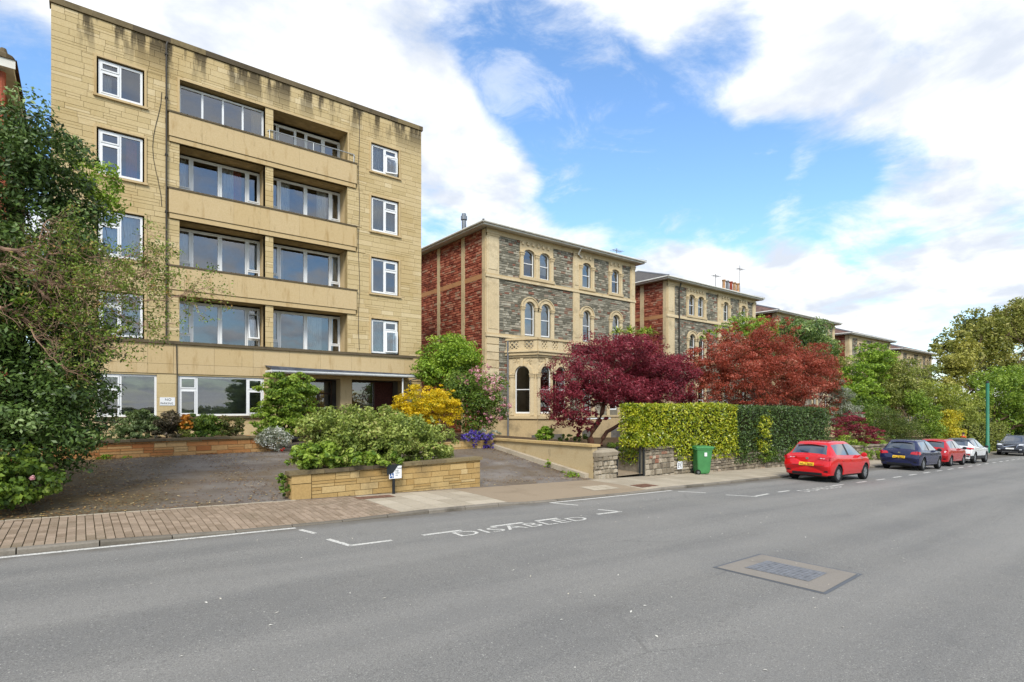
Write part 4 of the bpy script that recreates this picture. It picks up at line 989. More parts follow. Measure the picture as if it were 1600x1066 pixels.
# island planter at the pavement
PX0, PX1, PY = 3.75, 8.87, 12.74
tl = at(457, 737, PY).z; tr = at(747, 714, PY).z
pt = lambda x: tl + (tr - tl) * (x - PX0) / (PX1 - PX0)
isl = thing('island_planter', 'low yellow stone planter wall with weathered coping at the pavement edge', 'planter', (6.3, 13.5, 0))
back = [(PX0 + (PX1 - PX0) * s, PY + 2.3 * 4 * s * (1 - s) + .3 * (1 if 0 < s < 1 else 0)) for s in lsp(0, 1, 13)]
m = MB(); n = len(back)
for i in range(n - 1):
    (x0, y0), (x1, y1) = back[i], back[i + 1]
    m.add([(x0, y0, -.4), (x1, y1, -.4), (x1, y1, pt(x1) - .1), (x0, y0, pt(x0) - .1)], [(0, 1, 2, 3)])
for a, b in ((PX0, PX1),): m.add([(a, PY + .02, -.6), (b, PY + .02, -.6), (b, PY + .02, pt(b) - .08), (a, PY + .02, pt(a) - .08), (a, PY + .22, -.6), (b, PY + .22, -.6), (b, PY + .22, pt(b) - .08), (a, PY + .22, pt(a) - .08)], [(0, 1, 2, 3), (4, 5, 6, 7), (3, 2, 6, 7), (0, 3, 7, 4), (1, 2, 6, 5)])
iw = obj('wall', m, M_DJ, isl)
fr = front(PY + .02); zlo = lambda x: pz(x) - .03; zhi = lambda x: pt(x) - .08
m = MB(); m.stone(fr, PX0 - .02, PX0 + .42, pz(4) - .03, pz(4) + .34, .045, .008, .35); obj('corner_stone', m, M_PLANT, iw)
m = MB(); m.stone(fr, PX0 - .02, PX0 + .42, pz(4) + .345, pt(PX0) - .08, .045, .008, .6); obj('corner_stone', m, M_PLANT, iw)
ashlar(fr, PX0 + .43, PX1, zlo, zhi, M_PLANT, iw, .15, .024)
ashlar(side(PX0), PY + .02, PY + .5, lambda y: -.1, lambda y: tl - .08, M_PLANT, iw, .17, .02)
x = PX0 - .08
while x < PX1 + .02:
    x1 = min(PX1 + .05, x + random.uniform(.5, .8)); m = MB()
    m.add([(X, Y, pt(X) + dz_) for dz_ in (-.085, -.005) for X, Y in ((x + .004, PY - .06), (x1 - .004, PY - .06), (x1 - .004, PY + .28), (x + .004, PY + .28))], [(0, 3, 2, 1), (4, 5, 6, 7), (0, 1, 5, 4), (1, 2, 6, 5), (2, 3, 7, 6), (3, 0, 4, 7)], random.random()); obj('coping_stone', m, M_COPE, isl); x = x1
m = MB(); m.v = [(x, y, pt(x) - .12) for x, y in back] + [(x, PY + .2, pt(x) - .12) for x, y in back]; m.f = [(i, i + 1, n + i + 1, n + i) for i in range(n - 1)]; m.t = [.5] * (n - 1); obj('soil', m, M_SOIL, isl)
# retaining wall of the bed under the windows
rw = thing('bed_wall', 'low orange stone retaining wall of the bed under the ground floor windows', 'wall', (1.5, 20.1, .5))
m = MB(); m.box(-9, 5.05, 20.02, 20.25, 0, .98); rww = obj('wall', m, M_DJ, rw); ashlar(front(20.02), -3, 5.05, lambda x: .45, lambda x: .98, M_ORNG, rww, .175, .022, random.Random(9))
m = MB(); m.box(5.05, 5.3, 20.02, 23.8, 0, .9); obj('return_wall', m, M_ORNG, rw)
x = -6
while x < 5.1: m = MB(); m.box(x + .004, min(x + .9, 5.16) - .004, 19.93, 20.3, .98, 1.05, random.random()); obj('coping_stone', m, M_COPE, rw); x += .9
m = MB(); m.box(-9, 5.05, 20.25, BY - .03, .3, .93); obj('soil', m, M_SOIL, rw)
# right-hand bed with its stone wall
rb = thing('bed_wall', 'short yellow stone wall under trailing purple flowers', 'wall', (11.5, 18.2, .3))
m = MB(); m.box(8.6, 13.35, 18.22, 18.45, -.2, .66); rbw = obj('wall', m, M_DJ, rb); ashlar(front(18.22), 8.6, 13.33, lambda x: .12, lambda x: .66, M_PLANT, rbw, .17, .022, random.Random(12))
m = MB(); m.box(8.6, 13.4, 18.45, 23.0, -.2, .62); obj('soil', m, M_SOIL, rb)
# rendered boundary wall running back from the pavement
bw = thing('boundary_wall', 'rendered buff garden wall with flat coping running back from the pavement', 'wall', (13.5, 15, 0))
m = MB(); m.add([(x, y, z) for x in (13.42, 13.66) for (y, z) in ((12.75, -.7), (18.4, -.3), (18.4, .66), (12.75, .70))], [(0, 1, 2, 3), (7, 6, 5, 4), (0, 3, 7, 4), (1, 2, 6, 5), (3, 2, 6, 7)]); obj('wall', m, M_REND, bw)
m = MB(); m.add([(x, y, z) for x in (13.34, 13.74) for (y, z) in ((12.68, .70), (18.5, .66), (18.5, .74), (12.68, .78))], [(0, 1, 2, 3), (7, 6, 5, 4), (0, 3, 7, 4), (1, 2, 6, 5), (3, 2, 6, 7), (0, 4, 5, 1)], .85); obj('coping', m, M_PLANT, bw)
m = MB(); m.add([(x, y, fz_(13.2, y) + h_) for h_ in (-.1, .13) for (x, y) in ((13.22, 12.9), (13.41, 12.9), (13.41, 18.2), (13.22, 18.2))], [(4, 5, 6, 7), (0, 3, 7, 4), (0, 1, 5, 4)], .6); obj('edging', m, M_SLAB, bw)
# gate pier, gate, street wall
rng = random.Random(77)
def rubble_wall(fr, a0, a1, zlo, zhi, parent, mat, lens=(.11, .27), ch=.15, d=.05):
    st = []; z = zlo(a0) if zlo(a0) < zlo(a1) else zlo(a1)
    top = max(zhi(a0), zhi(a1))
    while z < top - .02:
        h = ch * rng.uniform(.55, 1.4); x = a0
        while x < a1 - .01:
            x1 = min(a1, x + rng.uniform(*lens)); x1 = a1 if a1 - x1 < .07 else x1
            lo = max(z, zlo((x + x1) / 2)); hi = min(z + h, zhi((x + x1) / 2))
            if hi - lo > .025: st.append((x + .008, x1 - .008, lo + .006, hi - .006))
            x = x1
        z += h
    return st
pier = thing('gate_pier', 'squat lichened rubble stone gate pier at the end of the rendered wall', 'pier', (13.95, 12.8, -.35))
m = MB(); m.box(13.5, 14.48, 12.66, 13.2, -.9, .52); pc = obj('core', m, M_MORT, pier)
for q in rubble_wall(front(12.66), 13.42, 14.52, lambda x: -.42, lambda x: .42, pier, M_RUBW): m = MB(); m.stone(front(12.66), *q, rng.uniform(.03, .09), .02, rng.uniform(.2, .9), .02); obj('rubble_stone', m, M_RUBW, pc)
for q in rubble_wall(side(13.5), 12.62, 13.22, lambda x: -.42, lambda x: .42, pier, M_RUBW): m = MB(); m.stone(side(13.5), *q, rng.uniform(.03, .07), .02, rng.random() * .9, .015); obj('rubble_stone', m, M_RUBW, pc)
m = MB(); m.lathe((0, 0, 0), [(.0, .0)], 3) if False else m.add([(13.44, 12.6, .36), (14.52, 12.59, .38), (14.52, 13.24, .38), (13.44, 13.24, .36), (13.55, 12.7, .58), (14.42, 12.68, .60), (14.4, 13.14, .60), (13.56, 13.14, .56), (13.43, 12.58, .50), (14.54, 12.57, .50), (14.54, 13.24, .50), (13.43, 13.25, .48)], [(0, 1, 9, 8), (1, 2, 10, 9), (2, 3, 11, 10), (3, 0, 8, 11), (8, 9, 5, 4), (9, 10, 6, 5), (10, 11, 7, 6), (11, 8, 4, 7), (4, 5, 6, 7)], .6); obj('cap_stone', m, M_RUBW, pier)
sw = thing('street_wall', 'low rubble stone garden wall along the pavement under the hedge', 'wall', (20, 12.5, -.6))
def wt(x): return at(1012, 699, 12.45).z if x < 17.55 else at(1065, 713, 12.45).z - .02 * (x - 17.5)
m = MB()
xs = [15.9, 17.54, 17.56] + lsp(19, 60, 24)
for a, b in zip(xs, xs[1:]): m.add([(x, y, z) for x, zt in ((a, wt(a + .001)), (b, wt(b - .001))) for y, z in ((12.5, gz(x) - .3), (12.5, zt), (12.85, zt), (12.85, gz(x) - .3))], [(0, 4, 5, 1), (1, 5, 6, 2), (2, 6, 7, 3)] + ([(0, 1, 2, 3)] if a == 15.9 or a == 17.54 else []) + ([(4, 5, 6, 7)] if a < 17.5 else []))
swc = obj('core', m, M_MORT, sw)
ss = rubble_wall(front(12.5), 15.88, 17.55, lambda x: pz(x) - .03, lambda x: wt(x) - .1, sw, M_RUBW) + rubble_wall(front(12.5), 17.55, 44, lambda x: pz(x) - .03, lambda x: wt(x) - .09, sw, M_RUBW, (.12, .3))
rest = MB(); ss.sort(key=lambda q: q[0])
for i, q in enumerate(ss):
    t = rng.random() * (1 if q[3] > -.1 and q[0] < 17.5 else .9)
    if i < 280: m = MB(); m.stone(front(12.5), *q, rng.uniform(.02, .06), .018, t, .014); obj('rubble_stone', m, M_RUBW, swc)
    else: rest.stone(front(12.5), *q, rng.uniform(.02, .06), .018, t, .014)
if rest.f: tag(obj('farther_stones', rest, M_RUBW, swc), kind='stuff')
x = 15.86
while x < 44:
    x1 = x + rng.uniform(.45, .75); x1 = 17.56 if x < 17.5 < x1 else x1
    m = MB(); z0, z1 = wt(x + .01), wt(x1 - .01); m.add([(X, Y, Z + h_) for h_ in (-.09, 0) for X, Z, Y in ((x + .005, z0, 12.42), (x1 - .005, z1, 12.42), (x1 - .005, z1, 12.9), (x + .005, z0, 12.9))], [(0, 3, 2, 1), (4, 5, 6, 7), (0, 1, 5, 4), (1, 2, 6, 5), (2, 3, 7, 6), (3, 0, 4, 7)], rng.random() * .8); obj('coping_stone', m, M_RUBW, sw); x = x1
# inner path and low inner wall behind the gate
struct('garden_path', strip(lsp(14.5, 15.95, 3), lambda x: PAVE_IN - .02, lambda x: 15.2, lambda x, y: pz(15) + .05 + (y - 12.6) * .02 + .02, 2), M_BUFF)
m = MB(); m.box(15.98, 16.06, 12.9, 15.3, -.7, gdz(16, 13) + .02); m2_ = MB(); m2_.box(14.4, 14.47, 13.25, 15.3, -.7, gdz(14.4, 13) + .02)
obj_pw = thing('path_edging', 'low stone edgings along the garden path behind the gate', 'edging', (15.2, 14, -.4)); obj('edging', m, M_RUBW, obj_pw); obj('edging', m2_, M_RUBW, obj_pw)
iwl = thing('inner_garden_wall', 'low inner stone wall seen through the garden gate', 'wall', (15.6, 15.3, -.4)); m = MB(); m.box(14.4, 18, 15.22, 15.5, -.6, .18); ic = obj('core', m, M_MORT, iwl)
for q in rubble_wall(front(15.22), 14.4, 18, lambda x: -.42, lambda x: .1, iwl, M_RUBW, (.2, .45), .12): m = MB(); m.stone(front(15.22), *q, .03, .015, rng.random() * .8, .01); obj('rubble_stone', m, M_RUBW, ic)
m = MB(); m.box(14.4, 18, 15.14, 15.55, .10, .18); obj('coping', m, M_SLAB, iwl)
M_GATE = plain('black_iron', '25282a', .5, .4, .3)
gt = thing('garden_gate', 'black iron garden gate standing open between pier and wall', 'gate', (14.6, 12.8, -.3))
for x, y in ((14.62, 12.72), (15.72, 12.62), (15.86, 12.56)):
    m = MB(); zz_ = pz(x); m.tube([(x, y, zz_ - .05), (x, y, zz_ + .98)], .032, 8); m.lathe((x, y, zz_ + .98), [(.032, 0), (.045, .03), (.03, .07), (.0, .09)], 8); obj('post', m, M_GATE, gt)
m = MB()
for z in (-.1, .5): m.tube([(14.64, 12.75, z), (14.72, 13.7, z)], .014, 6)
for i in range(9): f_ = (i + .5) / 9; m.tube([(14.64 + .08 * f_, 12.75 + .95 * f_, -.18), (14.64 + .08 * f_, 12.75 + .95 * f_, .58)], .009, 5)
obj('leaf', m, M_GATE, gt)
# white plaque
pq = thing('wall_plaque', 'small white plaque with dark figures on the rubble wall', 'plaque', (17.2, 12.42, 0))
a = at(1058, 721.5, 12.43); b = at(1066, 732.5, 12.43); m = MB(); m.fbox(front(12.43), a.x, b.x, b.z, a.z, 0, .012); obj('plate', m, M_UPVC, pq)
w_, h_ = b.x - a.x, a.z - b.z; m = MB(); F_ = front(12.417)
def bar(x0, x1, z0, z1): m.fbox(F_, a.x + w_ * x0, a.x + w_ * x1, b.z + h_ * z0, b.z + h_ * z1, 0, .002)
for z in (.2, .45, .62, .75): bar(.15, .38, z, z + .07)
bar(.30, .38, .52, .75); bar(.15, .22, .24, .45); bar(.62, .70, .2, .82); bar(.70, .85, .75, .82); bar(.70, .82, .2, .27); bar(.50, .62, .5, .57)
obj('figures', m, M_INK, pq)
# wheelie bin
def wheelie_bin(X, Y, rot):
    t = thing('wheelie_bin', 'green plastic wheelie bin standing against the rubble wall', 'bin', (X, Y, pz(X)))
    M_G = plain('green_plastic', '44804a', .45, .4, var=.12, scale=4); c, s = math.cos(rot), math.sin(rot)
    T = lambda p: (X + p[0] * c - p[1] * s, Y + p[0] * s + p[1] * c, pz(X) + p[2])
    def loft(rings, mat, name, par, smooth=False):
        m = MB(); n = len(rings[0]); vs = [T(p) for r in rings for p in r]; fs = [(i * n + j, i * n + (j + 1) % n, (i + 1) * n + (j + 1) % n, (i + 1) * n + j) for i in range(len(rings) - 1) for j in range(n)]
        fs += [tuple(range(n - 1, -1, -1)), tuple(range((len(rings) - 1) * n, len(rings) * n))]; m.add(vs, fs); o = obj(name, m, mat, par); return o
    def rr(hx, y0, y1, z, r=.05):
        pts = []
        for cx, cy, a0 in ((hx - r, y1 - r, 0), (-hx + r, y1 - r, 90), (-hx + r, y0 + r, 180), (hx - r, y0 + r, 270)):
            for k_ in range(4): a_ = R(a0 + k_ * 30); pts.append((cx + r * math.cos(a_), cy + r * math.sin(a_), z))
        return pts
    body = loft([rr(.21, -.22, .20, .04), rr(.225, -.26, .22, .1), rr(.27, -.34, .28, .92), rr(.275, -.345, .285, .94), rr(.29, -.365, .30, .95), rr(.29, -.365, .30, .985)], M_G, 'body', t)
    loft([rr(.295, -.39, .31, .988), rr(.30, -.41, .32, 1.0), rr(.30, -.42, .32, 1.03), rr(.27, -.37, .30, 1.065), rr(.18, -.25, .2, 1.085)], M_G, 'lid', t)
    m = MB(); m.tube([T((-.24, .36, .98)), T((.24, .36, .98))], .018, 8); m.tube([T((-.24, .36, .98)), T((-.24, .28, .95))], .018, 8); m.tube([T((.24, .36, .98)), T((.24, .28, .95))], .018, 8); obj('handle', m, M_G, t)
    for sx in (-1, 1):
        m = MB(); m.tube([T((sx * .24, .24, .1)), T((sx * .25, .24, .1)), T((sx * .285, .24, .1)), T((sx * .295, .24, .1))], [.085, .1, .1, .085], 18); w = obj('wheel', m, plain('rubber', '22231f', .8, .2), t)
        m = MB(); m.tube([T((sx * .29, .24, .1)), T((sx * .30, .24, .1))], .05, 12); obj('hub', m, plain('grey_plastic', '5a5d5a', .6), w)
    m = MB(); m.tube([T((-.24, .24, .1)), T((.24, .24, .1))], .012, 6); obj('axle', m, M_BLACKP, t)
    m = MB(); m.add([T(p) for p in ((-.291, -.1, .7), (-.291, .0, .7), (-.293, .0, .84), (-.293, -.1, .84))], [(0, 1, 2, 3)]); obj('sticker', m, M_UPVC, t)
    return t
b_ = at(1096, 745, 12.02)
wheelie_bin(b_.x + .1, 12.1, R(58))
# disabled bay sign on its post
so_ = thing('disabled_parking_sign', 'short black post with white and blue disabled badge holders sign by the planter', 'sign', (6.5, 12.55, -.1))
p0 = at(615, 770, 12.55); m = MB(); m.tube([(p0.x, 12.55, pz(p0.x) - .05), (p0.x, 12.55, at(615, 728, 12.55).z)], .036, 10); obj('post', m, M_GATE, so_)
A_ = at(608, 729, 12.5); B_ = at(627.5, 747, 12.5); x0, x1, z0, z1 = A_.x, B_.x, B_.z, A_.z; FS = frame(0, 12.5, 1, 0); W_, H_ = x1 - x0, z1 - z0
m = MB(); m.fbox(FS, x0, x1, z0, z1, -.006, 0); obj('plate', m, M_UPVC, so_)
m = MB(); m.prism(FS, [(x0 - .06, z1 + .04), (x0 - .06, z0 + H_ * .34), (x0 + W_ * .3, z0 + H_ * .48), (x0 + W_ * .66, z1 - .0), (x0 + W_ * .95, z1 + .04)], .002, .012); obj('black_area', m, plain('sign_black', '1f2527', .6), so_)  # black area laid over the upper left of the sign
m = MB(); m.fbox(FS, x0 + W_ * .06, x0 + W_ * .36, z0 + H_ * .06, z0 + H_ * .44, .001, .004); obj('blue_panel', m, plain('sign_blue', '24508a', .5), so_)
m = MB()
for i in range(14): a0 = R(200 - i * 20); a1 = R(200 - (i + 1) * 20); cx, cz_ = x0 + W_ * .21, z0 + H_ * .19; r0, r1 = W_ * .07, W_ * .10; m.prism(FS, [(cx + r0 * math.cos(a0), cz_ + r0 * math.sin(a0)), (cx + r1 * math.cos(a0), cz_ + r1 * math.sin(a0)), (cx + r1 * math.cos(a1), cz_ + r1 * math.sin(a1)), (cx + r0 * math.cos(a1), cz_ + r0 * math.sin(a1))], .0045, .006)
m.fbox(FS, x0 + W_ * .18, x0 + W_ * .22, z0 + H_ * .2, z0 + H_ * .36, .0045, .007); m.fbox(FS, x0 + W_ * .2, x0 + W_ * .31, z0 + H_ * .2, z0 + H_ * .24, .0045, .007); m.fbox(FS, x0 + W_ * .175, x0 + W_ * .23, z0 + H_ * .37, z0 + H_ * .42, .0045, .007)
obj('wheelchair_symbol', m, M_UPVC, so_)
for i, s in enumerate(('Disabled', 'badge', 'holders', 'only')):
    obj('lettering', text_mesh(s, H_ * .2, 0, lambda c, i=i: Vector((x0 + W_ * (.60 if i == 0 else .5) + c.x * .62, 12.497, z0 + H_ * (.74 - .18 * i) + c.y))), M_INK, so_)
# ================================================================== parked cars, person, lamp column
random.seed(41)
from mathutils.bvhtree import BVHTree
def carpaint(name, col, metal=.0):
    k = MT(name); k.b.inputs['Coat Weight'].default_value = 1.0; k.b.inputs['Coat Roughness'].default_value = .03
    n = k.noise(2.5, 4); return k.done(k.mix(k.ramp(n, .4, .75), lin(col), sc(lin(col), .88)), .5, .2, metal)
M_TYRE = plain('tyre_rubber', '232323', .85, .2, var=.2); M_RIM = plain('alloy_rim', 'a4a6a8', .35, .5, .7); M_BLKT = plain('black_trim', '222325', .55, .4, var=.1)
M_CGL = MT('car_glass').done(lin('2a3238'), .03, 1.0); M_CGL.node_tree.nodes['Principled BSDF'].inputs['Coat Weight'].default_value = 1.0; M_CGL.node_tree.nodes['Principled BSDF'].inputs['Coat IOR'].default_value = 2.0; M_REDL = MT('red_lens').done(lin('b5121b'), .12, .8); M_CLR = MT('clear_lens').done(lin('d2d4d6'), .1, .8)
M_YEL = plain('yellow_plate', 'e0b32c', .5, .3, var=.04); M_WPL = plain('white_plate', 'd9d9d4', .5, .3, var=.04); M_CHR = plain('chrome', 'c8cacc', .2, .5, .9, .03)
def crom(p, t):
    n = len(p) - 1; i = min(n - 1, int(t)); f = t - i; a, b, c, d = p[max(0, i - 1)], p[i], p[i + 1], p[min(n, i + 2)]
    return .5 * ((2 * b) + (c - a) * f + (2 * a - 5 * b + 4 * c - d) * f * f + (3 * b - a - 3 * c + d) * f ** 3)
HATCH = [  # xlow xmid xbelt xroof zbelt zroof w wroof
    (.08, .00, .09, .12, .93, .985, .77, .66), (.14, .05, .13, .16, .95, 1.02, .82, .64), (.42, .42, .46, .46, .97, 1.40, .85, .56), (.8, .8, .82, .72, .96, 1.475, .85, .575),
    (1.6, 1.6, 1.62, 1.55, .94, 1.505, .85, .585), (2.45, 2.45, 2.72, 2.25, .93, 1.455, .85, .57), (3.0, 3.0, 3.05, 2.98, .94, 1.01, .85, .64), (3.45, 3.5, 3.5, 3.45, .87, .94, .83, .6), (3.74, 3.82, 3.78, 3.72, .76, .82, .76, .5), (3.84, 3.94, 3.88, 3.84, .6, .66, .64, .42)]
COUPE = [(.1, .00, .12, .14, .98, 1.03, .8, .68), (.16, .04, .16, .2, 1.0, 1.06, .86, .66), (.5, .5, .62, .78, 1.06, 1.40, .9, .55), (.9, .9, 1.05, 1.0, 1.03, 1.49, .9, .56),
    (1.75, 1.75, 1.75, 1.7, .98, 1.55, .89, .575), (2.65, 2.65, 2.9, 2.4, .96, 1.50, .89, .56), (3.25, 3.25, 3.3, 3.2, .97, 1.06, .9, .66), (3.8, 3.85, 3.85, 3.75, .93, 1.0, .88, .62), (4.14, 4.22, 4.16, 4.1, .84, .9, .8, .52), (4.24, 4.34, 4.28, 4.22, .66, .72, .66, .42)]
SUV = [(.1, .00, .10, .13, 1.05, 1.1, .84, .72), (.16, .04, .14, .18, 1.07, 1.14, .9, .70), (.5, .5, .5, .48, 1.09, 1.58, .94, .62), (.95, .95, .95, .85, 1.08, 1.67, .945, .64),
    (1.95, 1.95, 1.95, 1.9, 1.06, 1.71, .945, .65), (2.85, 2.85, 3.15, 2.65, 1.05, 1.64, .945, .63), (3.5, 3.5, 3.55, 3.45, 1.06, 1.14, .945, .72), (4.1, 4.15, 4.12, 4.05, 1.0, 1.07, .93, .68), (4.45, 4.54, 4.48, 4.42, .88, .95, .86, .58), (4.53, 4.63, 4.57, 4.52, .72, .78, .76, .5)]
def car(name, label, ST_, X, Y, rz, paint, axles, wr, plate, zb=.24, roof=None, cladding=False, rear=True, platec=None, lights='hatch', yaw=0):
    zg = gz(X)
    root = bpy.data.objects.new(name, None); COL.objects.link(root); tag(root, label, 'car', 'cars parked along the kerb')
    root.matrix_world = Matrix.Translation((X, Y, zg)) @ Matrix.Rotation(rz + yaw, 4, 'Z') @ Matrix.Rotation(math.atan(.0335) * (1 if abs(rz) < 1 else -1), 4, 'Y')
    ctl = []
    for (xl, xm, xb, xr, zbe, zr, w, wr_) in ST_:
        nose = xr > ST_[7][3] - .01 or xr < .25
        ctl.append([Vector(p) for p in ((xl, 0, zb), (xl, .86 * w, zb), (xl, .965 * w, zb + .10), (xm, w, zb + (zbe - zb) * .48), (xm * .4 + xb * .6, .985 * w, zbe - .10), (xb, .94 * w, zbe), (xr, wr_, zr - (.075 if zr > 1.3 else .05)), (xr, wr_ * .7, zr - .018), (xr, 0, zr))])
    ns, nt = len(ctl), 9
    ss = sorted({i + f for i in range(ns - 1) for f in (0, .1, .3, .5, .7, .9)} | {ns - 1.0}); tt = sorted({j + f for j in range(nt - 1) for f in (0, .12, .5, .88)} | {nt - 1.0})
    def S(s, t): return crom([crom(r, t) for r in ctl], s)
    rows = [[S(s, t) for t in tt] for s in ss]
    def cap(row, sgn, k):
        out = []; c = Vector((row[0].x, 0, (row[0].z + row[-1].z) / 2))
        for f, dx in k: out.append([Vector((p.x * (.35 + .65 * f) + (1 - f) * .65 * c.x + sgn * dx, p.y * f, c.z + (p.z - c.z) * f)) for p in row])
        return out
    rc = cap(rows[0], -1, ((.93, .03), (.7, .045), (.35, .05), (.02, .05)))[::-1]; fc = cap(rows[-1], 1, ((.93, .02), (.7, .035), (.35, .04), (.02, .04)))
    allr = rc + rows + fc; sp = [-9] * 4 + ss + [99] * 4
    bm = bmesh.new(); V = {}
    for sd_ in (1, -1):
        for i, r in enumerate(allr):
            for j, p in enumerate(r): V[sd_, i, j] = bm.verts.new((p.x, p.y * sd_, p.z))
        for i in range(len(allr) - 1):
            for j in range(len(tt) - 1):
                q = [V[sd_, i, j], V[sd_, i + 1, j], V[sd_, i + 1, j + 1], V[sd_, i, j + 1]]
                f = bm.faces.new(q if sd_ < 0 else q[::-1]); f.smooth = True
                s, t = (sp[i] + sp[i + 1]) / 2, (tt[j] + tt[j + 1]) / 2; mi = 0
                if s < 0 or s > 50: mi = 0
                elif 1.1 < s < 1.9 and t > 6.12: mi = 2
                elif 5.1 < s < 5.9 and t > 6.12: mi = 3
                elif 5.12 < t < 5.88 and 2.5 < s < 5.5 and not (3.9 < s < 4.1): mi = 4 if sd_ > 0 else 5
                elif 5.12 < t < 5.88 and 3.9 < s < 4.1: mi = 1
                elif roof and ((t > 5.88 and 1.9 < s < 5.1) or (5 < t < 6.1 and 1.9 < s < 5.6)): mi = 6
                elif t < (2.6 if cladding else 1.5): mi = 1
                f.material_index = mi
    bmesh.ops.remove_doubles(bm, verts=bm.verts, dist=.0015); bmesh.ops.recalc_face_normals(bm, faces=bm.faces)
    me = bpy.data.meshes.new('body'); bm.to_mesh(me); bm.free()
    mats = [paint, M_BLKT, M_CGL, M_CGL, M_CGL, M_CGL, roof or paint]
    marks = [bpy.data.materials.new('mark%d' % i) for i in range(8)]
    for q in marks[:7]: me.materials.append(q)
    tmp = bpy.data.objects.new('tmp', me); COL.objects.link(tmp); cut = []
    for ax in axles:
        c = MB(); c.tube([(ax, -1.3, wr + .0), (ax, -.55, wr + .0)], wr + .055, 28); c.tube([(ax, .55, wr), (ax, 1.3, wr)], wr + .055, 28)
        cm = c.mesh('cut'); recalc(cm); cm.materials.append(marks[7]); co_ = bpy.data.objects.new('cut', cm); COL.objects.link(co_); cut.append(co_)
        b = tmp.modifiers.new('b', 'BOOLEAN'); b.operation = 'DIFFERENCE'; b.object = co_; b.solver = 'EXACT'
        try: b.material_mode = 'TRANSFER'
        except Exception: pass
    dg = bpy.context.evaluated_depsgraph_get(); ev = bpy.data.meshes.new_from_object(tmp.evaluated_get(dg))
    for o in cut + [tmp]: bpy.data.objects.remove(o)
    mp = [marks.index(q) if q in marks else 7 for q in ev.materials]; mi_ = [mp[p.material_index] for p in ev.polygons]; ev.materials.clear(); ev.polygons.foreach_set('material_index', mi_)
    for q in marks: bpy.data.materials.remove(q)
    bv = BVHTree.FromPolygons([v.co.copy() for v in ev.vertices], [tuple(p.vertices) for p in ev.polygons])
    def split(keep, nm, mt):
        b = bmesh.new(); b.from_mesh(ev); bmesh.ops.delete(b, geom=[f for f in b.faces if f.material_index not in keep], context='FACES')
        q = bpy.data.meshes.new(nm); b.to_mesh(q); b.free()
        if not len(q.polygons): return
        mi2 = [p.material_index if len(mt) > 1 else 0 for p in q.polygons]
        for x in mt: q.materials.append(x)
        q.polygons.foreach_set('material_index', mi2)
        o = bpy.data.objects.new(nm, q); COL.objects.link(o); o.parent = root; return o
    def P(nm, m, mt, par=root, smooth=False):
        o = obj(nm, m, mt, None, smooth); o.parent = par; return o
    split({0, 1, 6, 7}, 'body', [paint, M_BLKT, M_CGL, M_CGL, M_CGL, M_CGL, roof or paint, M_BLKT])
    split({2}, 'rear_window', [M_CGL]); split({3}, 'windscreen', [M_CGL]); split({4}, 'side_window', [M_CGL]); split({5}, 'side_window', [M_CGL])
    def hit(o, d):
        h = bv.ray_cast(Vector(o), Vector(d)); return h[0]
    def decal(nm, mt, poly_uv, mode, off=.012, n=6, sgn=1, thick=.02, par=root):
        """thin shell lying on the body: mode 'r' rear (y,z), 'f' front (y,z), 's' side (x,z); bounds (a0,a1,b0,b1) or 4 corners"""
        if len(poly_uv) == 4 and not hasattr(poly_uv[0], '__len__'): a0, a1, b0, b1 = poly_uv; C = ((a0, b0), (a1, b0), (a1, b1), (a0, b1))
        else: C = poly_uv
        m = MB(); g = []
        for i in range(n + 1):
            for j in range(3):
                u, v = i / n, j / 2; a = (C[0][0] * (1 - u) + C[1][0] * u) * (1 - v) + (C[3][0] * (1 - u) + C[2][0] * u) * v; b = (C[0][1] * (1 - u) + C[1][1] * u) * (1 - v) + (C[3][1] * (1 - u) + C[2][1] * u) * v
                if mode == 'r': h = hit((-2, a, b), (1, 0, 0)); d = Vector((-1, 0, 0)); h = h or Vector((.1, a, b))
                elif mode == 'f': h = hit((9, a, b), (-1, 0, 0)); d = Vector((1, 0, 0)); h = h or Vector((ST_[-1][1], a, b))
                else: h = hit((a, sgn * 3, b), (0, -sgn, 0)); d = Vector((0, sgn, 0)); h = h or Vector((a, sgn * .8, b))
                g.append((h + d * off, h - d * thick))
        k = len(g); m.v = [tuple(p[0]) for p in g] + [tuple(p[1]) for p in g]
        for i in range(n):
            for j in range(2): a = i * 3 + j; m.f.append((a, a + 3, a + 4, a + 1))
        for i in range(n):
            for j in (0, 2): a = i * 3 + j; m.f.append((a, a + 3, a + 3 + k, a + k))
        for i in (0, n):
            for j in range(2): a = i * 3 + j; m.f.append((a, a + 1, a + 1 + k, a + k))
        m.t = [.5] * len(m.f); return P(nm, m, mt, par)
    # wheels
    W_ = ST_[4][6]
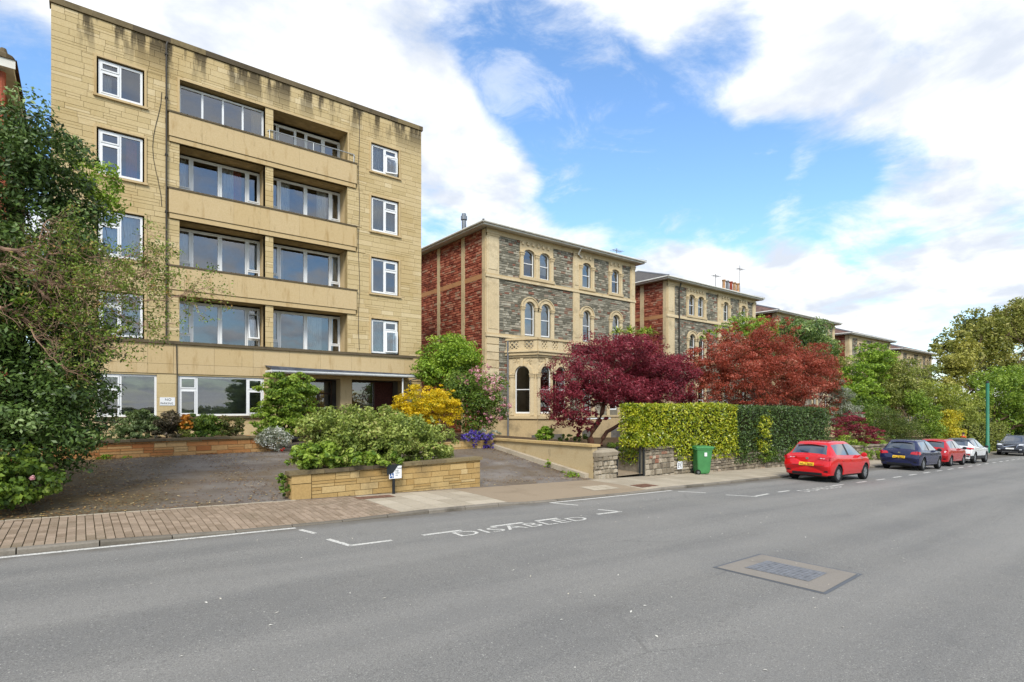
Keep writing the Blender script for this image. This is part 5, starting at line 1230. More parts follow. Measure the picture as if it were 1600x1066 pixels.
    for ax in axles:
        for sg_ in (1, -1):
            c = (ax, sg_ * (W_ - .115), wr); m = MB(); pr_ = [(.62, -.095), (.93, -.1), (1.0, -.07), (1.0, .07), (.93, .1), (.66, .1), (.62, .06), (.62, -.095)]; n = 28
            base = [(c[0] + r * wr * math.cos(2 * math.pi * k_ / n), c[1] + sg_ * y, c[2] + r * wr * math.sin(2 * math.pi * k_ / n)) for r, y in pr_ for k_ in range(n)]
            m.add(base, [(i * n + k_, i * n + (k_ + 1) % n, (i + 1) * n + (k_ + 1) % n, (i + 1) * n + k_) for i in range(len(pr_) - 1) for k_ in range(n)]); wh = P('wheel', m, M_TYRE)
            m = MB(); ri = wr * .64
            for k_ in range(n):
                a0, a1 = 2 * math.pi * k_ / n, 2 * math.pi * (k_ + 1) / n; m.face([(c[0] + r * math.cos(a), c[1] + sg_ * .085, c[2] + r * math.sin(a)) for r, a in ((ri * .84, a0), (ri, a0), (ri, a1), (ri * .84, a1))])
            for k_ in range(6):
                a = 2 * math.pi * k_ / 6 + .3; ca, sa = math.cos(a), math.sin(a); w0, w1 = .035, .055
                m.add([(c[0] + r * ca - q * sa, c[1] + sg_ * y, c[2] + r * sa + q * ca) for y in (.085, .05) for r, q in ((.03, -w0), (ri * .9, -w1), (ri * .9, w1), (.03, w0))], [(0, 1, 2, 3), (0, 1, 5, 4), (1, 2, 6, 5), (2, 3, 7, 6), (3, 0, 4, 7)])
            m.add([(c[0] + .06 * math.cos(2 * math.pi * k_ / 12), c[1] + sg_ * .092, c[2] + .06 * math.sin(2 * math.pi * k_ / 12)) for k_ in range(12)], [tuple(range(12))]); P('rim', m, M_RIM, wh)
            m = MB(); m.add([(c[0] + ri * math.cos(2 * math.pi * k_ / 20), c[1] + sg_ * .03, c[2] + ri * math.sin(2 * math.pi * k_ / 20)) for k_ in range(20)], [tuple(range(20))]); P('brake_disc', m, M_BLKT, wh)
    # underside and axle mass
    L = ST_[-1][1]; m = MB(); m.box(.3, L - .3, -.6, .6, zb - .06, zb + .05); P('underbody', m, M_BLKT)
    zbe = ST_[0][4]; w0 = ST_[0][6]
    # door seams, handles, mirrors
    for sg_ in (1, -1):
        xa, xb_, xc = ST_[5][2] + .12, ST_[4][2] + .02, ST_[3][2] + .02
        for x in (xa, xb_): decal('door_line', M_BLKT, (x, x + .018, zb + .12, ST_[4][4] - .02), 's', .003, 1, sg_, .01)
        for x in (xb_ + .1, xc + .12): decal('door_handle', paint, (x, x + .17, ST_[4][4] - .16, ST_[4][4] - .125), 's', .025, 2, sg_)
        mx, mz = ST_[5][2] - .02, ST_[5][4] + .06; m = MB(); y = sg_ * (ST_[5][6] + .10)
        prof = [(0, .0), (.5, .06), (.85, .085), (1, .06)]
        vs = []; 
        for f_, r_ in prof: vs += [(mx + .13 * (1 - f_) - .04, y + math.cos(a) * r_ * 1.25, mz + math.sin(a) * r_) for a in [2 * math.pi * k_ / 10 for k_ in range(10)]]
        m.add(vs, [(i * 10 + k_, i * 10 + (k_ + 1) % 10, (i + 1) * 10 + (k_ + 1) % 10, (i + 1) * 10 + k_) for i in range(3) for k_ in range(10)] + [tuple(range(30, 40))]); m.box(mx - .02, mx + .06, min(y, y - sg_ * .16), max(y, y - sg_ * .16), mz - .05, mz - .02); P('mirror', m, M_BLKT if lights != 'hatch' else paint, smooth=False)
    if rear:
        zl = zbe - .13
        for sg_ in (1, -1):
            if lights == 'hatch':
                decal('tail_light', M_REDL, ((sg_ * .36, zl + .04), (sg_ * (w0 - .005), zl - .01), (sg_ * (w0 - .005), zl + .13), (sg_ * .38, zl + .11)), 'r', .014); decal('tail_light', M_REDL, (.02, .26, zl + .02, zl + .12), 's', .010, 5, sg_)
                decal('painted_highlight', M_CLR, ((sg_ * .44, zl + .07), (sg_ * (w0 - .16), zl + .062), (sg_ * (w0 - .16), zl + .08), (sg_ * .44, zl + .082)), 'r', .019, 4)  # pale strip painted in as the white highlight across the tail light
            elif lights == 'round':
                decal('tail_light', M_REDL, ((sg_ * .46, zl + .0), (sg_ * (w0 - .005), zl - .03), (sg_ * (w0 - .02), zl + .14), (sg_ * .5, zl + .10)), 'r', .016); decal('tail_light', M_REDL, (.02, .24, zl - .02, zl + .12), 's', .012, 5, sg_)
            elif lights == 'tall':
                decal('tail_light', M_REDL, ((sg_ * .62, zl - .12), (sg_ * (w0 - .01), zl - .12), (sg_ * (w0 - .02), zl + .15), (sg_ * .64, zl + .15)), 'r', .014); decal('tail_light', M_REDL, (.03, .16, zl - .1, zl + .14), 's', .010, 4, sg_); decal('reverse_light', M_CLR, ((sg_ * .66, zl - .04), (sg_ * .72, zl - .04), (sg_ * .72, zl + .06), (sg_ * .67, zl + .06)), 'r', .018, 2)
            else:
                decal('tail_light', M_REDL, ((sg_ * .42, zl + .10), (sg_ * (w0 - .01), zl + .0), (sg_ * (w0 - .01), zl + .11), (sg_ * .5, zl + .15)), 'r', .022); decal('tail_light', M_REDL, (.03, .38, zl + .02, zl + .12), 's', .018, 5, sg_); decal('tail_light', M_REDL, ((sg_ * .62, zl - .3), (sg_ * (w0 - .01), zl - .36), (sg_ * (w0 - .01), zl - .24), (sg_ * .64, zl - .26)), 'r', .014)
            decal('reflector', M_BLKT, ((sg_ * .56, zb + .14), (sg_ * (w0 - .05), zb + .14), (sg_ * (w0 - .05), zb + .2), (sg_ * .62, zb + .19)), 'r', .008)
        decal('bumper_valance', M_BLKT, (-.52, .52, zb + .01, zb + .11), 'r', .014, 8); decal('bumper_line', M_BLKT, (-w0 + .03, w0 - .03, zb + .34, zb + .347), 'r', .003, 10, 1, .01)
        decal('tailgate_line', M_BLKT, (-.58, .58, zb + .36, zb + .366), 'r', .003, 8, 1, .01)
        zp = zbe - .34; pl = decal('number_plate', platec or M_YEL, (-.26, .26, zp, zp + .115), 'r', .016, 4)
        xh = (hit((-2, 0, zp + .06), (1, 0, 0)) or Vector((0, 0, 0))).x - .0165
        xh = min((hit((-2, yy, zp + zz_), (1, 0, 0)) or Vector((0, 0, 0))).x for yy in (-.25, 0, .25) for zz_ in (.01, .1)) - .018
        lm = text_mesh(plate, .105, 0); xs = [v.co.x for v in lm.vertices]; a, b = min(xs), max(xs)
        for v in lm.vertices: v.co = (xh, .23 - (v.co.x - a) / (b - a) * .46, zp + .022 + v.co.y)
        P('lettering', lm, M_BLKT, pl); 
        # badge, wiper, spoiler, bars of the rear window
        hb = hit((-2, 0, zbe - .08), (1, 0, 0)) or Vector((0, 0, zbe - .08)); m = MB(); m.add([(hb.x - .018, .055 * math.cos(2 * math.pi * k_ / 14), zbe - .08 + .042 * math.sin(2 * math.pi * k_ / 14)) for k_ in range(14)], [tuple(range(14))]); P('badge', m, M_CHR)
        a = S(1.12, 8); b = S(1.3, 7.3); m = MB(); m.tube([(a.x - .03, 0, a.z + .02), (b.x - .035, .32, b.z + .02)], .012, 6); P('wiper', m, M_BLKT)
        sp_ = S(1.92, 8); m = MB(); ys_ = lsp(-.46, .46, 9); cv = [sp_.z - .06 * (y / .46) ** 2 for y in ys_]; m.v = [(sp_.x - .09, y, z - .012) for y, z in zip(ys_, cv)] + [(sp_.x + .12, y, z + .03) for y, z in zip(ys_, cv)] + [(sp_.x - .08, y, z - .035) for y, z in zip(ys_, cv)]; m.f = [(i, i + 1, 10 + i, 9 + i) for i in range(8)] + [(i, i + 1, 19 + i, 18 + i) for i in range(8)] + [(18 + i, 19 + i, 10 + i, 9 + i) for i in range(8)]; m.t = [.5] * 24; P('spoiler', m, roof or paint, smooth=True)
    else:
        for sg_ in (1, -1):
            decal('headlight', M_CLR, ((sg_ * .50, .86), (sg_ * .86, .88), (sg_ * .86, 1.0), (sg_ * .54, .96)), 'f', .012); decal('fog_light', M_CLR, ((sg_ * .58, .48), (sg_ * .74, .5), (sg_ * .74, .56), (sg_ * .58, .54)), 'f', .012, 3)
        decal('grille', M_BLKT, ((-.40, .68), (.40, .68), (.44, .90), (-.44, .90)), 'f', .012, 6); decal('lower_grille', M_BLKT, (-.55, .55, zb + .08, zb + .26), 'f', .012, 8)
        for sg_ in (1, -1): decal('chrome_bar', M_CHR, ((sg_ * .40, .68), (sg_ * .43, .68), (sg_ * .47, .90), (sg_ * .44, .90)), 'f', .022, 1)
        decal('chrome_bar', M_CHR, ((-.40, .74), (-.34, .70), (.36, .88), (.32, .90)), 'f', .026, 5); pl = decal('number_plate', M_WPL, (-.26, .26, .54, .65), 'f', .026, 3); decal('skid_plate', M_RIM, (-.5, .5, zb + .0, zb + .06), 'f', .02, 6)
        for y in (-.56, .56): m = MB(); m.tube([(.9, y, 1.70), (1.2, y, 1.76), (2.3, y, 1.75), (2.6, y, 1.68)], .018, 6); P('roof_rail', m, M_RIM)
    return root
car('red_hatchback', 'bright red hatchback parked nearest, beside the dark hedge', HATCH, 20.95, 9.2, 0, carpaint('red_paint', 'c80912'), (.70, 3.2), .305, 'WR15 WRE')
car('blue_hatchback', 'dark blue hatchback parked behind the gap, second in the row', HATCH, 31.4, 9.45, 0, carpaint('navy_paint', '141a42'), (.72, 3.22), .31, 'WL66 OXR', lights='round')
car('red_hatchback', 'older red hatchback parked between the blue car and the white crossover', HATCH, 37.1, 9.7, 0, carpaint('scarlet_paint', 'ac0a12'), (.66, 3.1), .29, 'WU04 KFD', lights='tall')
car('white_crossover', 'white crossover with black roof and sloping tail, last of the row facing away', COUPE, 41.9, 9.75, 0, carpaint('pearl_white', 'd9dad8'), (.82, 3.46), .345, 'WX18 LNF', .27, carpaint('black_roof', '1c1f24'), True, lights='boomerang')
car('dark_suv', 'dark grey SUV parked facing the camera at the far right edge', SUV, 64.8, 10.3, math.pi, carpaint('graphite_paint', '2c2f36'), (.95, 3.72), .36, 'WV62', .28, rear=False)

# ------------------------------------------------------------------ person behind the white car
def person(X, Y, face):
    t = thing('person', 'person in an orange top with dark hair behind the white crossover', 'person', (X, Y, pz(X)))
    J = dict(pel=(0, 0, .93), waist=(0, 0, 1.1), chest=(0, 0, 1.32), neckb=(0, 0, 1.46), neck=(0, .005, 1.53), head=(0, .02, 1.62), crown=(0, .015, 1.70),
             ls=(.17, 0, 1.42), le=(.24, -.02, 1.14), lw=(.25, .08, .90), lh=(.25, .10, .82), rs=(-.17, 0, 1.42), re=(-.24, -.02, 1.14), rw=(-.25, .08, .90), rh=(-.25, .10, .82),
             lhip=(.1, 0, .88), lk=(.11, .02, .5), la=(.11, -.02, .09), lf=(.12, .13, .04), rhip=(-.1, 0, .88), rk=(-.11, .02, .5), ra=(-.11, -.02, .09), rf=(-.12, .13, .04))
    rad = dict(pel=.145, waist=.13, chest=.15, neckb=.075, neck=.055, head=.095, crown=.06, ls=.065, le=.047, lw=.032, lh=.035, rs=.065, re=.047, rw=.032, rh=.035, lhip=.09, lk=.062, la=.045, lf=.04, rhip=.09, rk=.062, ra=.045, rf=.04)
    E = [('pel', 'waist'), ('waist', 'chest'), ('chest', 'neckb'), ('neckb', 'neck'), ('neck', 'head'), ('head', 'crown'), ('chest', 'ls'), ('ls', 'le'), ('le', 'lw'), ('lw', 'lh'), ('chest', 'rs'), ('rs', 're'), ('re', 'rw'), ('rw', 'rh'), ('pel', 'lhip'), ('lhip', 'lk'), ('lk', 'la'), ('la', 'lf'), ('pel', 'rhip'), ('rhip', 'rk'), ('rk', 'ra'), ('ra', 'rf')]
    ks = list(J); c, s = math.cos(face), math.sin(face)
    me = bpy.data.meshes.new('body'); me.from_pydata([J[k] for k in ks], [(ks.index(a), ks.index(b)) for a, b in E], [])
    o = bpy.data.objects.new('tmp', me); COL.objects.link(o); o.modifiers.new('s', 'SKIN'); sub = o.modifiers.new('u', 'SUBSURF'); sub.levels = 2
    for i, k in enumerate(ks): d = me.skin_vertices[0].data[i]; d.radius = (rad[k], rad[k] * (.72 if k in ('chest', 'waist', 'pel') else 1)); d.use_root = k == 'pel'
    dg = bpy.context.evaluated_depsgraph_get(); ev = bpy.data.meshes.new_from_object(o.evaluated_get(dg)); bpy.data.objects.remove(o)
    for v in ev.vertices: x, y, z = v.co; v.co = (X + x * c - y * s, Y + x * s + y * c, pz(X) + z)
    ev.materials.clear()
    b = obj('body', ev, [plain('skin', 'b98a6e', .6), plain('orange_cloth', 'e2562a', .85, .2), plain('dark_trousers', '2a2d36', .9, .2)], t, True)
    for p in ev.polygons:
        z = p.center.z - pz(X); p.material_index = 0 if z > 1.47 else (1 if z > .92 else 2); p.use_smooth = True
    m = MB(); T = lambda p: (X + p[0] * c - p[1] * s, Y + p[0] * s + p[1] * c, pz(X) + p[2])
    rings = [(.100, 1.60), (.108, 1.66), (.09, 1.72), (.05, 1.75), (.01, 1.76)]; m.add([T((r * math.cos(a) * .9, -.015 + r * math.sin(a), z)) for r, z in rings for a in [2 * math.pi * k / 14 for k in range(14)]], [(i * 14 + k, i * 14 + (k + 1) % 14, (i + 1) * 14 + (k + 1) % 14, (i + 1) * 14 + k) for i in range(4) for k in range(14)]); obj('hair', m, plain('dark_hair', '1d1a1c', .7), t, True)
person(at(1505, 680, 11.8).x, 11.8, R(60))
# green lamp column
lc = thing('lamp_column', 'plain green painted column standing beside the far clipped hedge', 'lamp column', (at(1543, 600, 12.0).x, 12.0, -1.9))
q = at(1543, 599, 12.0); m = MB(); m.lathe((q.x, 12.0, gz(q.x)), [(.17, 0), (.17, .9), (.13, .95), (.125, q.z - gz(q.x) - .05), (.125, q.z - gz(q.x))], 14); obj('column', m, plain('green_paint', '357a5e', .5, .4), lc, True)
m = MB(); m.lathe((q.x, 12.0, q.z), [(.125, 0), (.11, .1), (.05, .2), (.0, .22)], 12); obj('cap', m, M_BLKT, lc)
# ================================================================== vegetation
rs = np.random.RandomState(7)
def leaf_mesh(name, P, Nn, size, asp, tint, fold=.25, droop=0.0):
    n = len(P); r = rs.normal(size=(n, 3)); r[:, 2] -= droop
    A = r - Nn * (r * Nn).sum(1, keepdims=True); A /= np.linalg.norm(A, axis=1, keepdims=True) + 1e-9; B = np.cross(Nn, A)
    s = np.asarray(size).reshape(-1, 1) * np.ones((n, 1)); b = B * s * asp; a = A * s; f = Nn * s * fold * asp
    V = np.stack([P - a, P - a * .1 + b + f, P + a, P - a * .1 - b + f], 1).reshape(-1, 3)
    me = bpy.data.meshes.new(name); me.vertices.add(4 * n); me.vertices.foreach_set('co', V.astype(np.float32).ravel())
    me.loops.add(4 * n); me.loops.foreach_set('vertex_index', np.arange(4 * n, dtype=np.int32)); me.polygons.add(n)
    me.polygons.foreach_set('loop_start', np.arange(0, 4 * n, 4, dtype=np.int32)); me.polygons.foreach_set('loop_total', np.full(n, 4, np.int32))
    me.update(calc_edges=True); t = me.attributes.new('tint', 'FLOAT', 'FACE'); t.data.foreach_set('value', np.clip(tint, 0, 1).astype(np.float32)); return me
def unit(n):
    d = rs.normal(size=(n, 3)); return d / np.linalg.norm(d, axis=1, keepdims=True)
def crown_points(blobs, n, sub=14, subr=(.24, .42), flat=.75, fill=.22, up=.35):
    """leaves gathered in many small tufts on and inside each lobe"""
    C, Rr, Tn = [], [], []
    w = np.array([b[1] * b[2] + b[1] * b[3] for b in blobs]); 
    for bi, (c, rx, ry, rz) in enumerate(blobs):
        k = max(8, int(sub * 1.3 * w[bi] / w.sum())); d = unit(k); d[:, 2] += .12; rad = rs.uniform(.62, 1.0, (k, 1))
        rad[: int(k * fill)] *= .55
        C.append(np.array(c) + d * rad * np.array([rx, ry, rz])); Rr.append(rs.uniform(subr[0], subr[1], k) * min(rx, rz) * 1.1); Tn.append(rs.normal(0, .13, k))
    C, Rr, Tn = np.concatenate(C), np.concatenate(Rr), np.concatenate(Tn)
    pk = rs.choice(len(C), n, p=Rr ** 2 / (Rr ** 2).sum()); d = unit(n); rad = rs.uniform(.25, 1, (n, 1)) ** .6
    P = C[pk] + d * rad * Rr[pk][:, None] * np.array([1.15, 1.15, flat])
    N = d * .7 + np.array([0, 0, up]) + rs.normal(0, .45, (n, 3)); N /= np.linalg.norm(N, axis=1, keepdims=True)
    return P, N, .5 + Tn[pk] + rs.normal(0, .14, n)
def pb(lst):                                                     # lobes given as pixel, distance and pixel radii
    out = []
    for (u, v, Y, ru, rv, *dd) in lst:
        c = at(u, v, Y); k = px2m(u, Y); r = ru * k * 1.08; out.append((tuple(c), r, (dd[0] if dd else min(r, 2.2)), rv * k * 1.08))
    return out
def limb(p, q, r0, r1, m, wob=.08, n=6, seed=0):
    rg = random.Random(seed); p, q = Vector(p), Vector(q); L = (q - p).length; pts = []
    for i in range(n + 1): f = i / n; o = Vector((rg.uniform(-1, 1), rg.uniform(-1, 1), rg.uniform(-1, 1))) * L * wob * math.sin(math.pi * f); pts.append(p.lerp(q, f) + o)
    m.tube(pts, [r0 + (r1 - r0) * i / n for i in range(n + 1)], 7); return pts
M_BARK = plain('bark', '5b4a3b', .95, .1, 0, .35, 12); M_BARKR = plain('maple_bark', '6b4b3c', .9, .15, 0, .3, 10); M_TWIG = plain('pinkish_twig', 'a5856f', .9, .15, 0, .25, 8)
def plant(name, label, cat, base, lobes, n, size, mat, asp=.5, trunk=.06, bark=None, sub=14, group=None, fork=.35, fill=.22, flat=.75, subr=(.24, .42), stems=None, droop=.0, up=.35, twigs=0, world=False, fold=.25):
    B = lobes if world else pb(lobes); t = thing(name, label, cat, base, group)
    P, N, tn = crown_points(B, n, sub, subr, flat, fill, up); sz = size * rs.uniform(.65, 1.25, n)
    obj('crown', leaf_mesh('crown', P, N, sz, asp, tn, fold, droop), mat, t)
    m = MB(); b = Vector(base); ctr = sum((Vector(q[0]) for q in B), Vector()) / len(B)
    if stems:
        for pts, r0, r1 in stems: k = len(pts); m.tube(pts, [r0 + (r1 - r0) * i / (k - 1) for i in range(k)], 9); 
        f = Vector(stems[0][0][-1])
    else:
        f = b.lerp(ctr, fork); limb(b, f, trunk, trunk * .75, m, .05, 5, 1)
    for i, q in enumerate(B):
        pts = limb(f, q[0], trunk * .5, trunk * .12, m, .12, 6, i)
        for k in range(3 + twigs):
            a = pts[2 + k % 4]; e = Vector(q[0]) + Vector(unit(1)[0] * np.array([q[1], q[2], q[3]]) * .8); limb(a, e, trunk * .16, trunk * .04, m, .12, 4, i * 7 + k)
    obj('trunk', m, bark or M_BARK, t); return t
def flowers(par, lobes, n, size, mat, name='blossom', clus=20, world=False, subr=(.05, .1)):
    B = lobes if world else pb(lobes); P, N, tn = crown_points(B, n, clus, subr, 1, .0, .3); obj(name, leaf_mesh(name, P, N, size * rs.uniform(.7, 1.3, n), .7, tn), mat, par)
G = lambda X, Y: gdz(X, Y)
def gp(u, Y, z=None):                                            # a base point on the ground below a pixel column
    p = at(u, 700, Y); p.z = (fz_(p.x, Y) if p.x < 13.4 else gdz(p.x, Y)) if z is None else z; return tuple(p)

# --- leaf colours
L_DARK = leafmat('leaf_dark_evergreen', ['202e14', '33471f', '4b622a', '69823e', '98a86e'], .15, .4, .35)
L_MID = leafmat('leaf_mid_green', ['2b3d15', '445c20', '617a2b', '829738', '9fae55'])
L_BRIGHT = leafmat('leaf_bright_green', ['3a5019', '587522', '7a932f', '97ab40', 'b3c25c'])
L_SAGE = leafmat('leaf_variegated', ['42501f', '697a33', '8e9c46', 'adb662', 'b4966a'])
L_LIME = leafmat('leaf_lime', ['42591a', '5f7d22', '829f2f', 'a0b83f', 'bccb5e'])
L_YEL = leafmat('leaf_golden', ['7f8216', 'b8a412', 'dab814', 'e8c822', 'f0d84c'])
L_CRIM = leafmat('leaf_crimson', ['471620', '651f2a', '822a37', '9b3d48', 'b25a64'], .3)
L_RUST = leafmat('leaf_rust_red', ['544a20', '763a26', '9c4531', 'b65a45', 'cb927a'], .3)
L_GOLDH = leafmat('leaf_golden_hedge', ['33420e', '5f7316', '94a01e', 'bdbb2c', 'dad24e'], .2, .35, .5)
L_IVY = leafmat('leaf_dark_hedge', ['1b2911', '2d411c', '435a27', '5e7639', '83945a'], .15, .4, .4)
L_TWIGL = leafmat('leaf_olive_russet', ['3f5019', '5b7226', '788e36', '90a048', 'a07c40'])
L_BROWN = leafmat('leaf_golden_brown', ['454c1c', '656b28', '838638', '9f9a4e', 'b4ae68'])
L_OLIVE = leafmat('leaf_olive', ['3a4418', '566024', '75802f', '96994a', 'b5b268'])
L_GREY = leafmat('leaf_grey_green', ['4a5440', '69725c', '8c917c', 'b5b6a4', 'd8d8cc'])
F_PINK = leafmat('petal_pink', ['b06a78', 'cc8a94', 'deaab0', 'ecd0cf'], .3); F_PURP = leafmat('petal_purple', ['382868', '4e3c94', '6a58b4', '8a7ac8'], .3); F_ORNG = leafmat('petal_orange', ['9a5a14', 'c47a1c', 'dc9630', 'e0ac50'], .3); F_WHITE = leafmat('petal_white', ['c0c2b8', 'd8d9d2', 'eceae4', 'f4f4f0'], .3)

# --- far left: dense evergreen, twiggy tree, low geranium
plant('evergreen_tree', 'large dense dark evergreen at the left edge of the forecourt', 'tree', gp(40, 15.2),
      [(25, 265, 15, 85, 95), (92, 300, 15.2, 66, 75), (25, 420, 15, 100, 110), (118, 395, 15.6, 50, 60), (60, 560, 14.9, 100, 100), (92, 640, 14.6, 76, 75), (30, 690, 14.2, 95, 85), (145, 622, 15.1, 42, 42), (168, 662, 15.6, 26, 20), (100, 705, 14.3, 52, 46), (125, 545, 15.6, 56, 50), (118, 600, 15.2, 52, 56), (152, 690, 15.4, 30, 20), (-80, 420, 15, 90, 190), (-70, 660, 14.6, 90, 120), (-130, 560, 15.4, 90, 150)],
      90000, .052, L_DARK, .45, .14, sub=620, subr=(.18, .34), fill=.35)
def twig_tree():
    Y = 13.7; z = lambda x, y: tuple(at(x / 4.44, 380 + y / 4.44, Y + .004 * (x % 97)))
    br = [([(-260, 420), (-120, 120), (0, 30), (110, 45), (200, 130), (260, 190)], .055, .02), ([(-260, 420), (-120, 190), (0, 160), (130, 180), (210, 215), (330, 270), (420, 300), (540, 315), (650, 270), (720, 240), (735, 190)], .06, .012), ([(540, 315), (700, 300), (840, 310), (940, 260), (1000, 200), (1090, 120)], .022, .006),
          ([(210, 215), (250, 290), (310, 370), (380, 430), (450, 500), (470, 600), (480, 650)], .035, .010), ([(-260, 520), (-100, 470), (0, 455), (90, 470), (165, 510), (190, 570), (240, 650)], .05, .012), ([(840, 310), (1000, 400), (1150, 390), (1300, 350), (1440, 290)], .014, .004), ([(480, 590), (560, 600), (640, 660), (710, 700)], .012, .005), ([(240, 650), (330, 780), (420, 850), (500, 890)], .012, .004), ([(420, 300), (560, 360), (620, 380), (760, 460), (940, 560), (1060, 600)], .016, .005), ([(260, 190), (340, 80), (430, 45), (560, 75), (760, 140), (900, 90), (1050, 60)], .02, .005), ([(110, 45), (270, 20), (280, -60), (330, -160)], .02, .008)]
    t = thing('twiggy_tree', 'thin tree with bare pinkish branches and olive russet leaves in front of the block', 'tree', (at(-58, 600, Y).x, Y, .3))
    m = MB(); b0 = at(-58, 475, Y); m.tube([(b0.x - .1, Y + .1, .1), (b0.x - .05, Y, 1.5), tuple(b0)], [.13, .10, .075], 9); rg = random.Random(5); tips = []
    for pts, r0, r1 in br:
        w = [Vector(z(*p)) for p in pts]; d = []
        for i in range(len(w) - 1):
            for k in range(3): f = k / 3; d.append(w[i].lerp(w[i + 1], f) + Vector((rg.uniform(-1, 1), rg.uniform(-1, 1), rg.uniform(-1, 1))) * .025)
        d.append(w[-1]); n = len(d); m.tube(d, [r0 + (r1 - r0) * i / (n - 1) for i in range(n)], 6)
        for i in range(2, n):
            for _ in range(3):
                dr = Vector((rg.uniform(-.2, 1), rg.uniform(-.8, .8), rg.uniform(-.8, .9))).normalized(); L = rg.uniform(.2, .75); e = d[i] + dr * L
                q = limb(d[i], e, .005, .002, m, .14, 4, rg.random()); tips += [q[-1], q[-2]]
                for _ in range(2): e2 = q[2] + (dr + Vector((rg.uniform(-.8, .8), rg.uniform(-.8, .8), rg.uniform(-.8, .8)))).normalized() * L * .6; limb(q[2], e2, .003, .0015, m, .1, 3, rg.random()); tips.append(e2)
    obj('trunk', m, M_TWIG, t)
    tips = [p for p in tips if p.x > at(95, 500, Y).x or rg.random() < .3]
    P = np.array([tuple(p) for p in tips]); k = 9; P = np.repeat(P, k, 0) + rs.normal(0, .055, (len(P) * k, 3)); N = unit(len(P)) + np.array([0, 0, .5]); N /= np.linalg.norm(N, axis=1, keepdims=True)
    tn = np.repeat(rs.normal(.5, .2, len(tips)), k) + rs.normal(0, .12, len(P)); obj('crown', leaf_mesh('crown', P, N, .030 * rs.uniform(.6, 1.3, len(P)), .5, tn), L_TWIGL, t)
twig_tree()
plant('yellow_green_shrub', 'light yellow green sprays between the evergreen and the block', 'shrub', gp(70, 16.5), [(150, 285, 16.4, 35, 28), (120, 260, 16.2, 22, 20), (160, 330, 16.5, 30, 30), (55, 480, 14.0, 30, 22)], 2600, .05, L_LIME, .45, .03, sub=60)
g = plant('geranium', 'low leafy green clump with a pink flower at the foot of the evergreen', 'plant', gp(45, 13.35), [(30, 765, 13.2, 48, 30), (75, 760, 13.3, 30, 26), (20, 735, 13.4, 40, 30), (-30, 770, 13.2, 50, 35)], 2600, .055, L_MID, .65, .02, sub=50)
flowers(g, [(52, 747, 12.95, 4, 3)], 30, .03, F_PINK, clus=3)
# --- bed under the windows
Z0 = .93
plant('bed_shrub', 'pale green rounded shrub at the left of the bed under the windows', 'shrub', gp(215, 21.3, Z0), [(212, 662, 21.3, 26, 20), (232, 668, 21.2, 18, 14), (195, 670, 21.2, 16, 12), (218, 681, 20.9, 30, 9), (190, 682, 20.9, 20, 9)], 6200, .05, leafmat('leaf_pale_bed', ['2c3a1c', '4a5c30', '6d7f4a', '8d9c68', 'a8b288']), .4, .03, sub=70)
plant('bed_shrub', 'dull purplish shrub below the NO PARKING plate', 'shrub', gp(262, 21.3, Z0), [(262, 664, 21.3, 24, 17), (245, 670, 21.1, 14, 11), (262, 679, 20.9, 24, 8)], 5000, .045, leafmat('leaf_purplish', ['2e2820', '4a4432', '625a40', '7a6a58', '8a7468']), .45, .03, sub=60)
t = plant('azalea', 'small orange flowered azalea in the bed under the windows', 'shrub', gp(292, 21.0, Z0), [(291, 668, 21.0, 10, 13), (290, 679, 20.8, 12, 8)], 1400, .04, L_OLIVE, .5, .02, sub=20); flowers(t, [(291, 661, 20.9, 9, 12)], 700, .04, F_ORNG, clus=26, subr=(.12, .25))
plant('bed_shrub', 'glossy green dome shaped shrub right of the orange azalea', 'shrub', gp(322, 21.2, Z0), [(316, 664, 21.2, 20, 16), (336, 666, 21.2, 16, 13), (322, 678, 20.9, 26, 8)], 6000, .045, L_MID, .45, .03, sub=70)
plant('bed_shrub', 'small reddish green shrub at the right end of the bed', 'shrub', gp(362, 21.2, Z0), [(361, 667, 21.2, 16, 14), (362, 677, 20.9, 18, 7)], 3200, .04, leafmat('leaf_red_green', ['38301a', '4f5426', '667034', '7d6a3e', '8c9450']), .45, .03, sub=40)
# --- by the entrance
plant('round_shrub', 'tall rounded bright green shrub left of the entrance', 'shrub', gp(447, 21.2), [(440, 612, 21.2, 34, 24), (460, 625, 21.0, 34, 26), (430, 645, 21.0, 32, 26), (468, 600, 21.3, 20, 15), (450, 668, 20.9, 36, 18), (415, 668, 20.8, 20, 18), (482, 625, 21.3, 14, 20)], 15000, .065, L_BRIGHT, .45, .06, sub=260, subr=(.2, .34), flat=.55)
t = plant('hebe', 'small grey white flowering bush at the end of the orange wall', 'shrub', gp(431, 19.75), [(430, 687, 19.7, 23, 16), (420, 682, 19.7, 14, 12), (443, 690, 19.7, 13, 13)], 3400, .035, L_GREY, .4, .02, sub=60); flowers(t, [(430, 687, 19.6, 25, 18)], 900, .02, F_WHITE, clus=120)
flowers(t, [(443, 703, 19.3, 4, 3)], 40, .03, leafmat('petal_red', ['a02018', 'c83428', 'd85040', 'e07060'], .2), 'red_flower', 3)
